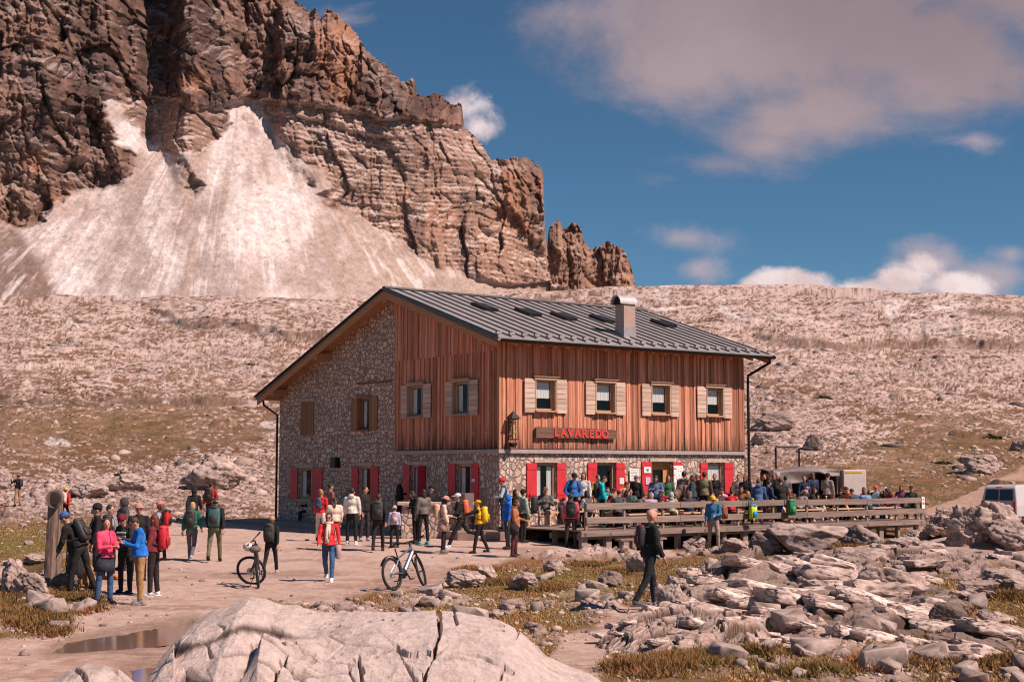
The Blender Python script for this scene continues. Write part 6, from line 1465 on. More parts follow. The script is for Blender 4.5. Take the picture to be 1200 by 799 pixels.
POSE = {   # legs: (thigh, knee, out) left, right; arms: (flex, out, elbow, inward) left, right; lean, head nod, head turn
 'stand': dict(L=((3, 4, 5), (-2, 3, 5)), A=((5, 10, 12, .05), (4, 10, 14, .05))),
 'walk': dict(L=((22, 10, 3), (-16, 22, 3)), A=((-18, 9, 15, .0), (20, 9, 28, .1)), lean=4),
 'walk2': dict(L=((-14, 18, 3), (18, 8, 3)), A=((15, 9, 25, .1), (-15, 9, 12, 0)), lean=4),
 'stroll': dict(L=((14, 10, 3), (-16, 14, 3)), A=((-8, 8, 12, .0), (8, 9, 22, .05)), lean=2),
 'stride': dict(L=((30, 8, 3), (-34, 40, 3)), A=((25, 12, 45, .2), (10, 14, 50, .3)), lean=9),
 'phone': dict(L=((2, 3, 6), (-2, 3, 6)), A=((22, 12, 88, .55), (24, 12, 92, .55)), nod=28, lean=4),
 'look': dict(L=((2, 3, 6), (-2, 3, 6)), A=((12, 12, 70, .5), (6, 10, 15, .1)), nod=15),
 'photo': dict(L=((2, 3, 7), (-2, 3, 7)), A=((55, 14, 95, .35), (55, 14, 95, .35)), nod=-4, lean=-2),
 'pockets': dict(L=((2, 3, 8), (-2, 3, 8)), A=((-6, 22, 42, .55), (-6, 22, 42, .55))),
 'crossed': dict(L=((2, 3, 6), (-2, 3, 6)), A=((14, 14, 85, .95), (14, 14, 85, .95))),
 'lean': dict(L=((12, 6, 6), (-14, 8, 6)), A=((38, 10, 18, .15), (30, 12, 30, .2)), lean=30, nod=24),
 'reach': dict(L=((14, 6, 4), (-12, 12, 4)), A=((72, 12, 10, .1), (20, 12, 40, .2)), lean=5),
 'bend': dict(L=((10, 6, 6), (-10, 6, 6)), A=((45, 10, 20, .1), (40, 10, 25, .1)), lean=48, nod=10),
 'sit': dict(L=((84, 84, 8), (80, 76, 8)), A=((32, 12, 62, .4), (30, 12, 66, .4)), lean=7, nod=10, seat=.46),
 'sit2': dict(L=((84, 90, 10), (84, 90, 10)), A=((48, 16, 60, .5), (30, 14, 75, .5)), lean=14, nod=18, seat=.46),
 'eat': dict(L=((84, 88, 8), (84, 88, 8)), A=((40, 16, 105, .4), (34, 12, 70, .4)), lean=12, nod=8, seat=.46),
 'hunch': dict(L=((84, 84, 8), (84, 84, 8)), A=((55, 12, 40, .3), (50, 12, 50, .3)), lean=32, nod=22, seat=.46),
 'cross_sit': dict(L=((84, 60, -4), (88, 86, 16)), A=((30, 14, 88, .6), (28, 12, 95, .6)), lean=2, nod=12, seat=.46),
 'perch': dict(L=((78, 70, 8), (72, 66, 8)), A=((26, 10, 60, .35), (20, 10, 60, .35)), lean=10, nod=14, seat=.76),
 'shade_eyes': dict(L=((84, 84, 8), (84, 84, 8)), A=((75, 30, 118, .4), (75, 34, 118, .4)), lean=2, seat=.46),
}
def make_person(label, loc, face, H, pose, top=BK, legs=BK, shoe=BK2, hair=('short', (.035, .02, .013)), hat=None, sleeve=None, pack=None, skin=SKINC, vox=.02, nod=None, turn=0, glasses=False, bald=False, hood=None, group=None, shorts=False, fit=1., longcoat=0., puffy=False, name='person', extras=(), wr=.012, plab=None):
    P = POSE[pose]; k = H/1.75; rz = -R(face)
    root = empty(name, loc, rz); root.scale = (k, k, k); tag(root, label, 'person', group)
    lean = R(P.get('lean', 0)); nd = R(P.get('nod', 0) if nod is None else nod); seat = P.get('seat')
    legsj = []
    for s_, (tf, kf, ab) in zip((-1, 1), P['L']):
        tf, kf, ab = R(tf), R(kf), R(ab); hip = V3(s_*.092, 0, 0); kn = hip+.43*V3(s_*math.sin(ab), math.sin(tf)*math.cos(ab), -math.cos(tf)*math.cos(ab)); sh = tf-kf
        an = kn+.42*V3(s_*math.sin(ab)*.3, math.sin(sh), -math.cos(sh)); legsj.append((hip, kn, an, sh, s_))
    pz = seat/k if seat else -min(j[2].z for j in legsj)+.085
    up = V3(0, math.sin(lean), math.cos(lean)); fw = V3(0, math.cos(lean), -math.sin(lean)); rt = V3(1, 0, 0); O = V3(0, 0, pz)
    legsj = [(O+a, O+b, O+c, d, s_) for a, b, c, d, s_ in legsj]
    Tm = Matrix((rt, fw, up)).transposed(); TE = Tm
    nb = O+up*.52; hl = lean*.35+nd; hu = V3(0, math.sin(hl), math.cos(hl)); hf = V3(math.sin(R(turn)), math.cos(hl)*math.cos(R(turn)), -math.sin(hl)*math.cos(R(turn))); hc = nb+hu*.165+V3(0, .015, 0)
    hr = hf.cross(hu).normalized(); hf = hu.cross(hr).normalized(); Hm = Matrix((hr, hf, hu)).transposed(); HT = lambda x, y, z: hc+Hm@V3(x, y, z)
    arms = []
    for s_, (f_, a_, e_, i_) in zip((-1, 1), P['A']):
        f_, a_, e_ = R(f_), R(a_), R(e_); sh = nb-up*.045+rt*(s_*.175)
        ud = (rt*(s_*math.sin(a_))+fw*(math.sin(f_)*math.cos(a_))-up*(math.cos(f_)*math.cos(a_))).normalized(); el = sh+ud*.28
        fd = (rt*(s_*(math.sin(a_)*.3-i_))+fw*math.sin(f_+e_)-up*math.cos(f_+e_)).normalized(); wr_ = el+fd*.25; arms.append((sh, el, wr_, fd, s_))
    # body: one continuous skin
    mb = MB(); ex = MB()
    mb.ell(O+up*.02, (.135, .095, .12), 14, 9, Tm); mb.ell(O+up*.17, (.115, .085, .15), 14, 9, Tm); mb.ell(O+up*.36, (.145, .100, .17), 14, 9, Tm)
    mb.tube([nb-up*.05-rt*.16, nb-up*.03, nb-up*.05+rt*.16], [.05, .062, .05], 10); mb.tube([nb-up*.06, hc-hu*.06], [.055, .05], 10)
    mb.ell(hc, (.073, .092, .115), 16, 12, Hm); mb.ell(HT(0, .03, -.062), (.050, .055, .052), 12, 8, Hm); mb.ell(HT(0, -.02, .02), (.077, .082, .095), 12, 8, Hm)
    for s_ in (-1, 1): mb.ell(HT(s_*.078, -.008, -.01), (.012, .022, .032), 8, 6, Hm)
    ex.ell(HT(0, .098, -.018), (.013, .02, .024), 8, 6, Hm)
    for hip, kn, an, sh, s_ in legsj:
        mb.tube([hip, kn, an], [.078, .052, .036], 10); mb.ell(kn, .052, 10, 6)
        mb.ell(an+V3(0, .05*math.cos(0), -.035), (.036, .10, .035), 10, 6)
    for sh, el, wr_, fd, s_ in arms:
        mb.tube([sh, el, wr_], [.048, .038, .027], 10); mb.ell(sh, .05, 8, 6); mb.ell(el, .038, 8, 6)
        palm = wr_+fd*.045; side = fd.cross(V3(0, 0, 1)); side = side.normalized() if side.length > .1 else V3(1, 0, 0); nrm_ = side.cross(fd).normalized()
        Pm = Matrix((side, nrm_, fd)).transposed(); mb.ell(palm, (.036, .018, .05), 10, 6, Pm)
        curl = R(38) if P['A'][0][2] > 50 else R(18)
        for q, ln in enumerate((.066, .076, .072, .058)):
            b0 = palm+fd*.035+side*(.026-.0175*q); d1 = (fd*math.cos(curl*.5)-nrm_*math.sin(curl*.5)); d2 = (fd*math.cos(curl*1.6)-nrm_*math.sin(curl*1.6))
            ex.tube([b0, b0+d1*ln*.5, b0+d1*ln*.5+d2*ln*.5], [.0088, .008, .0062], 6)
        tb = palm-fd*.015+side*.034*s_*-1; td = (fd*.75-side*s_*.6-nrm_*.3).normalized(); ex.tube([tb, tb+td*.035, tb+td*.035+(td*.6+fd*.5).normalized()*.03], [.0105, .0095, .007], 6)
    body = blend_obj('body', mb, M_skin, root, skin, vox*.9, 2, 0, ex)
    # eyes, mouth
    if not glasses:
        for s_ in (-1, 1): q = MB(); q.ell(HT(s_*.030, .084, .008), (.014, .008, .007), 8, 5, Hm); q.cur = (1, 1, 1); o_ = q.build('eye', M_hair, root, True); setcol(o_, (.02, .014, .012))
    else:
        q = MB()
        for s_ in (-1, 1): q.ell(HT(s_*.031, .090, .008), (.027, .010, .020), 10, 6, Hm)
        q.tube([HT(-.075, .02, .012), HT(-.06, .085, .014), HT(0, .098, .014), HT(.06, .085, .014), HT(.075, .02, .012)], .0045, 5); o_ = q.build('sunglasses', M_dark, root, True)
    q = MB(); q.ell(HT(0, .085, -.058), (.024, .007, .006), 8, 5, Hm); o_ = q.build('mouth', M_skin, root, True); setcol(o_, (.34, .09, .075))
    # jacket
    g = .024*fit+(.014 if puffy else 0); mb = MB()
    mb.ell(O+up*.18, (.130+g, .095+g, .19), 16, 10, Tm); mb.ell(O+up*.36, (.150+g, .105+g, .17), 16, 10, Tm)
    hem = .02-longcoat; mb.tube([O+up*.20, O+up*.08, O+up*(hem)], [.120+g, .135+g, .145+g], 14)
    mb.tube([nb-up*.055-rt*.165, nb-up*.02, nb-up*.055+rt*.165], [.055+g*.6, .070+g*.4, .055+g*.6], 10); mb.tube([nb-up*.03, nb+up*.055], [.075, .066], 12)
    for sh, el, wr_, fd, s_ in arms: mb.tube([sh, el, wr_-fd*.01], [.058+g*.7, .048+g*.6, .038+g*.35], 10); mb.ell(sh, .060+g*.6, 10, 6); mb.ell(el, .047+g*.5, 8, 6)
    colf = None
    if sleeve is not None:
        sg_ = [(np.array(a), np.array(b), np.array(c)) for a, b, c, _, _ in arms]; slc = np.array(sleeve)
        def colf(co, cc):
            d = np.full(len(co), 9.)
            for a, b, c in sg_:
                for p_, q_ in ((a, b), (b, c)):
                    t_ = np.clip(((co-p_)@(q_-p_))/((q_-p_)@(q_-p_)), 0.12 if p_ is a else 0, 1); d = np.minimum(d, np.linalg.norm(co-p_-t_[:, None]*(q_-p_), axis=1))
            m_ = (d < .083); cc[m_] = slc; return cc
    if not puffy and loc[1] < 36:
        zq = MB(); zq.tube([O+up*.05+fw*(.125+g), O+up*.20+fw*(.115+g), O+up*.36+fw*(.128+g), nb+fw*.088+up*.01], .0065, 5); o_ = zq.build('zip', M_cloth, root); setcol(o_, tuple(v*.35+.01 for v in top))
        zq = MB(); zq.tube([O+up*(hem+.005)+rt*(.155+g*.8)*math.cos(a*.5236)+fw*(.150+g*.8)*math.sin(a*.5236)*.99 for a in range(13)], .012, 6); o_ = zq.build('hem', M_cloth, root); setcol(o_, tuple(v*.7 for v in top))
    blend_obj('jacket', mb, M_shell if puffy else M_cloth, root, top, vox, 2, wr*(1.5 if puffy else 1), None, colf)
    if hood == 'down': q = MB(); q.ell(nb-fw*.085+up*.03, (.10, .055, .075), 12, 8, Tm); o_ = q.build('hood', M_cloth, root, True); setcol(o_, top)
    # trousers
    mb = MB(); mb.ell(O+up*.0, (.150, .112, .115), 14, 9)
    for hip, kn, an, sh, s_ in legsj:
        if shorts: mb.tube([hip, kn.lerp(hip, .12)], [.098, .085], 12)
        else: mb.tube([hip, kn, an+V3(0, 0, .015)], [.093, .066, .055], 12); mb.ell(kn, .064, 10, 6)
    blend_obj('trousers', mb, M_cloth, root, legs, vox, 2, wr*.8)
    for hip, kn, an, sh, s_ in legsj:
        q = MB(); q.ell(an+V3(0, -.0, -.01), (.050, .062, .062), 12, 7); q.ell(an+V3(0, .07, -.043), (.048, .10, .042), 12, 7); q.box(an+V3(0, .045, -.073), (.09, .26, .024), bev=.01); o_ = q.build('shoe', M_cloth, root, True); setcol(o_, shoe)
    # hair and headgear
    kind, hcol = hair; q = MB()
    if hood == 'up':
        q.ell(HT(0, -.028, .012), (.105, .112, .140), 16, 12, Hm); q.ell(nb+up*.03-fw*.02, (.10, .09, .08), 12, 8, Tm); o_ = q.build('hood', M_cloth, root, True); setcol(o_, hat[1] if hat else top); q = MB()
    if kind != 'none':
        q.ell(HT(0, -.020, .030), (.083, .092, .102), 16, 10, Hm)
        if kind == 'long': q.ell(HT(0, -.055, -.06), (.085, .060, .16), 14, 10, Hm); q.ell(HT(.062, .0, -.05), (.026, .05, .11), 10, 8, Hm); q.ell(HT(-.062, .0, -.05), (.026, .05, .11), 10, 8, Hm)
        if kind == 'tail': q.tube([HT(0, -.10, .03), HT(0, -.15, -.03), HT(0, -.155, -.16), HT(0, -.14, -.26)], [.03, .035, .028, .012], 9)
        if kind == 'bun': q.ell(HT(0, -.09, .10), .045, 10, 8)
        if kind == 'bob': q.ell(HT(0, -.03, -.02), (.092, .085, .115), 14, 10, Hm)
        o_ = q.build('hair', M_hair, root, True); setcol(o_, hcol)
    if hat and hood != 'up':
        hk, hcl = hat; q = MB()
        if hk == 'beanie': q.ell(HT(0, -.012, .055), (.093, .106, .098), 16, 10, Hm); q.tube([HT(0, -.008, .030), HT(0, -.010, .062)], [.104, .103], 18)
        if hk == 'bobble': q.ell(HT(0, -.012, .055), (.093, .106, .098), 16, 10, Hm); q.ell(HT(0, -.01, .17), .036, 10, 8)
        if hk == 'cap': q.ell(HT(0, -.010, .055), (.090, .105, .080), 16, 10, Hm); q.ell(HT(0, .115, .050), (.068, .075, .010), 14, 6, Hm)
        if hk == 'brim': q.ell(HT(0, -.010, .06), (.090, .103, .085), 16, 10, Hm); q.ell(HT(0, -.005, .045), (.155, .165, .016), 20, 6, Hm)
        if hk == 'band': q.tube([HT(0, -.012, .015), HT(0, -.014, .055)], [.097, .095], 18)
        o_ = q.build('hat', M_cloth, root, True); setcol(o_, hcl)
    ctx = dict(O=O, up=up, fw=fw, rt=rt, nb=nb, hc=hc, HT=HT, Hm=Hm, Tm=Tm, arms=arms, root=root)
    if pack is not None: add_pack(label, pack, ctx, loc, rz, k, plab)
    for fn in extras: fn(ctx, loc, rz, k)
    return root, ctx
def setcol(o_, c):
    a = o_.data.color_attributes.get('Col') or o_.data.color_attributes.new('Col', 'FLOAT_COLOR', 'POINT'); n = len(o_.data.vertices); c4 = np.ones((n, 4), np.float32); c4[:, :3] = c; a.data.foreach_set('color', c4.ravel())
def held(name, label, cat, ctx, loc, rz, k):
    t = empty(name, loc, rz); t.scale = (k, k, k); return tag(t, label, cat)
M_pack = mat_plain('backpack_nylon', (1, 1, 1), .6, var=.14, nscale=7, bump=.010, bscale=12, vcol=True)
def pack_parts(t, c, T, Mx, s, second=None):
    """rucksack parts in the carrying frame: T(x, y, z) -> point"""
    q = MB(); n = 18; vs = []; lv = [(-.25, .72), (-.235, .92), (-.12, 1.0), (.05, 1.0), (.16, .93), (.225, .74), (.245, .4)]
    for z, w_ in lv:
        for i in range(n):
            a = 2*math.pi*i/n; cx_ = abs(math.cos(a))**.55*(1 if math.cos(a) > 0 else -1); sy_ = abs(math.sin(a))**.6*(1 if math.sin(a) > 0 else -1); vs.append(T(.145*s*w_*cx_, -.10*s+.095*s*w_*sy_, z*s))
    q.add(vs, [(i*n+j, i*n+(j+1) % n, (i+1)*n+(j+1) % n, (i+1)*n+j) for i in range(len(lv)-1) for j in range(n)]+[tuple(range(n))[::-1], tuple((len(lv)-1)*n+j for j in range(n))])
    o_ = q.build('main_bag', M_pack, t, True); setcol(o_, c)
    q = MB(); q.ell(T(0, -.105*s, .20*s), (.135*s, .105*s, .060*s), 14, 8, Mx); o_ = q.build('lid', M_pack, t, True); setcol(o_, second or tuple(min(1, v*1.25+.01) for v in c))
    q = MB(); q.box(T(0, -.205*s, -.08*s), (.19*s, .06*s, .20*s), Mx, bev=.028*s); o_ = q.build('front_pocket', M_pack, t, True); setcol(o_, second or tuple(v*.8 for v in c))
    q = MB(); q.tube([T(0, -.03*s, .235*s), T(0, -.06*s, .285*s), T(0, -.10*s, .24*s)], .008, 6); o_ = q.build('grab_loop', M_pack, t); setcol(o_, BK)
def add_pack(label, pk, ctx, loc, rz, k, plab):
    c, s = pk[0], pk[1]; t = empty('backpack', loc, rz); t.scale = (k, k, k); tag(t, plab, 'backpack')
    O, up, fw, rt = ctx['O'], ctx['up'], ctx['fw'], ctx['rt']; cen = O+up*(.36-.04*s)-fw*.105; T = lambda x, y, z: cen+rt*x+fw*y+up*z
    pack_parts(t, c, T, ctx['Tm'], s, pk[2] if len(pk) > 2 else None)
    for s_ in (-1, 1):
        q = MB(); q.tube([T(s_*.09, -.02, .16), ctx['nb']-up*.02+rt*(s_*.105)-fw*.04, ctx['nb']-up*.035+rt*(s_*.11)+fw*.075, O+up*.33+rt*(s_*.125)+fw*.14, O+up*.20+rt*(s_*.155)+fw*.06, T(s_*.13, -.02, -.15)], .016, 6); o_ = q.build('strap', M_pack, t); setcol(o_, BK2)
def deck_pt(px, off, z=None):
    u, _ = ray(px, 600); cx, cy = CORNER; bx, by = -SA, CA     # point (u*Y, Y) with local y = off
    Y = (off+cx*bx+cy*by)/(u*bx+by); return Vector((u*Y, Y, DZ if z is None else z))
def gp(px, py): return ground_pt(px, py)
def yp(px, Y, z=None): u, _ = ray(px, 600); return Vector((u*Y, Y, ground_z(u*Y, Y) if z is None else z))

SH = ('short', (.030, .018, .012)); SB = ('short', (.12, .06, .03)); LD = ('long', (.030, .017, .012)); LBn = ('long', (.13, .055, .03)); BLD = ('bob', (.45, .27, .13)); NO = ('none', BK)
def phone(lab):
    def f(ctx, loc, rz, k):
        a, b = ctx['arms'][0][2], ctx['arms'][1][2]; m_ = (a+b)/2+ctx['arms'][0][3]*.09; t = held('phone', lab, 'phone', ctx, loc, rz, k); MB().box(m_+V3(0, .0, .02), (.075, .012, .15), Euler((R(-35), 0, 0)), bev=.004).build('case', M_dark, t); MB().box(m_+V3(0, -.008, .018), (.066, .003, .135), Euler((R(-35), 0, 0))).build('screen', M_vglass, t)
    return f
def paper(lab, w_=.34, h_=.26, dx=0., cat='map'):
    def f(ctx, loc, rz, k):
        a, b = ctx['arms'][0][2], ctx['arms'][1][2]; m_ = (a+b)/2+ctx['arms'][0][3]*.07; t = held('paper_map', lab, cat, ctx, loc, rz, k)
        q = MB(); n = 8; q.add([m_+V3(dx+w_*(i/n-.5), .02+.02*math.sin(i*1.6), .5*h_*j) for j in (-1, 1) for i in range(n+1)], [(i, i+1, i+n+2, i+n+1) for i in range(n)]); o_ = q.build('folded_sheet', M_white, t); md = o_.modifiers.new('s', 'SOLIDIFY'); md.thickness = .003
    return f
def scarf(c):
    def f(ctx, loc, rz, k):
        q = MB(); nb, up, fw, rt = ctx['nb'], ctx['up'], ctx['fw'], ctx['rt']; ring = [nb+up*.045+rt*.088*math.cos(a*.785)+fw*(.015+.085*math.sin(a*.785)) for a in range(9)]; q.tube(ring, .036, 9)
        q.tube([nb+fw*.10+up*.02, nb+fw*.155-up*.12+rt*.02, nb+fw*.165-up*.30+rt*.03, nb+fw*.15-up*.45+rt*.02], [.040, .042, .045, .050], 9); q.tube([nb+fw*.10+up*.02-rt*.03, nb+fw*.15-up*.14-rt*.03, nb+fw*.155-up*.30-rt*.02], [.034, .038, .042], 9); o_ = q.build('scarf', M_cloth, ctx['root'], True); setcol(o_, c)
    return f
def handbag(lab, c, side=1, drop=.42, w_=.26, h_=.34):
    def f(ctx, loc, rz, k):
        t = held('shoulder_bag', lab, 'bag', ctx, loc, rz, k); O, nb, rt, up, fw = ctx['O'], ctx['nb'], ctx['rt'], ctx['up'], ctx['fw']; cen = O+rt*(side*.24)-up*(drop-.42)+fw*.02
        q = MB(); q.box(cen, (.12, w_, h_), bev=.04); o_ = q.build('pouch', M_cloth, t, True); setcol(o_, c); q = MB(); q.tube([cen+up*h_*.45-fw*.08, nb+rt*(side*.13)-fw*.05, nb+rt*(side*.13)+fw*.06, cen+up*h_*.45+fw*.08], .010, 6); o_ = q.build('strap', M_cloth, t); setcol(o_, c)
    return f
def waist_wrap(c, lab=None):
    def f(ctx, loc, rz, k):
        q = MB(); O, up, fw, rt = ctx['O'], ctx['up'], ctx['fw'], ctx['rt']; n = 18; lv = [(.10, .155, .12), (.02, .185, .15), (-.12, .215, .185), (-.26, .235, .205)]
        vs = [O+up*z+rt*(a*math.cos(2*math.pi*i/n)*(1+.05*math.sin(i*2.3)))+fw*(b*math.sin(2*math.pi*i/n)-.02) for z, a, b in lv for i in range(n)]
        q.add(vs, [(i*n+j, i*n+(j+1) % n, (i+1)*n+(j+1) % n, (i+1)*n+j) for i in range(3) for j in range(n)]); o_ = q.build('tied_jacket', M_cloth, ctx['root'], True); setcol(o_, c); md = o_.modifiers.new('s', 'SOLIDIFY'); md.thickness = .012
    return f
def fur_collar(c):
    def f(ctx, loc, rz, k):
        q = MB(); nb, up, fw, rt = ctx['nb'], ctx['up'], ctx['fw'], ctx['rt']; q.tube([nb+up*.045+rt*.10*math.cos(a*.785)+fw*(-.01+.09*math.sin(a*.785)) for a in range(9)], .036, 9); o_ = q.build('fur_collar', M_hair, ctx['root'], True); setcol(o_, c)
    return f
def stripes(c):
    def f(ctx, loc, rz, k):
        O, up, fw = ctx['O'], ctx['up'], ctx['fw']
        for z in (.40, .32): q = MB(); q.box(O+up*z+fw*.135, (.25, .02, .042), ctx['Tm'], bev=.006); o_ = q.build('chest_stripe', M_cloth, ctx['root']); setcol(o_, c)
    return f

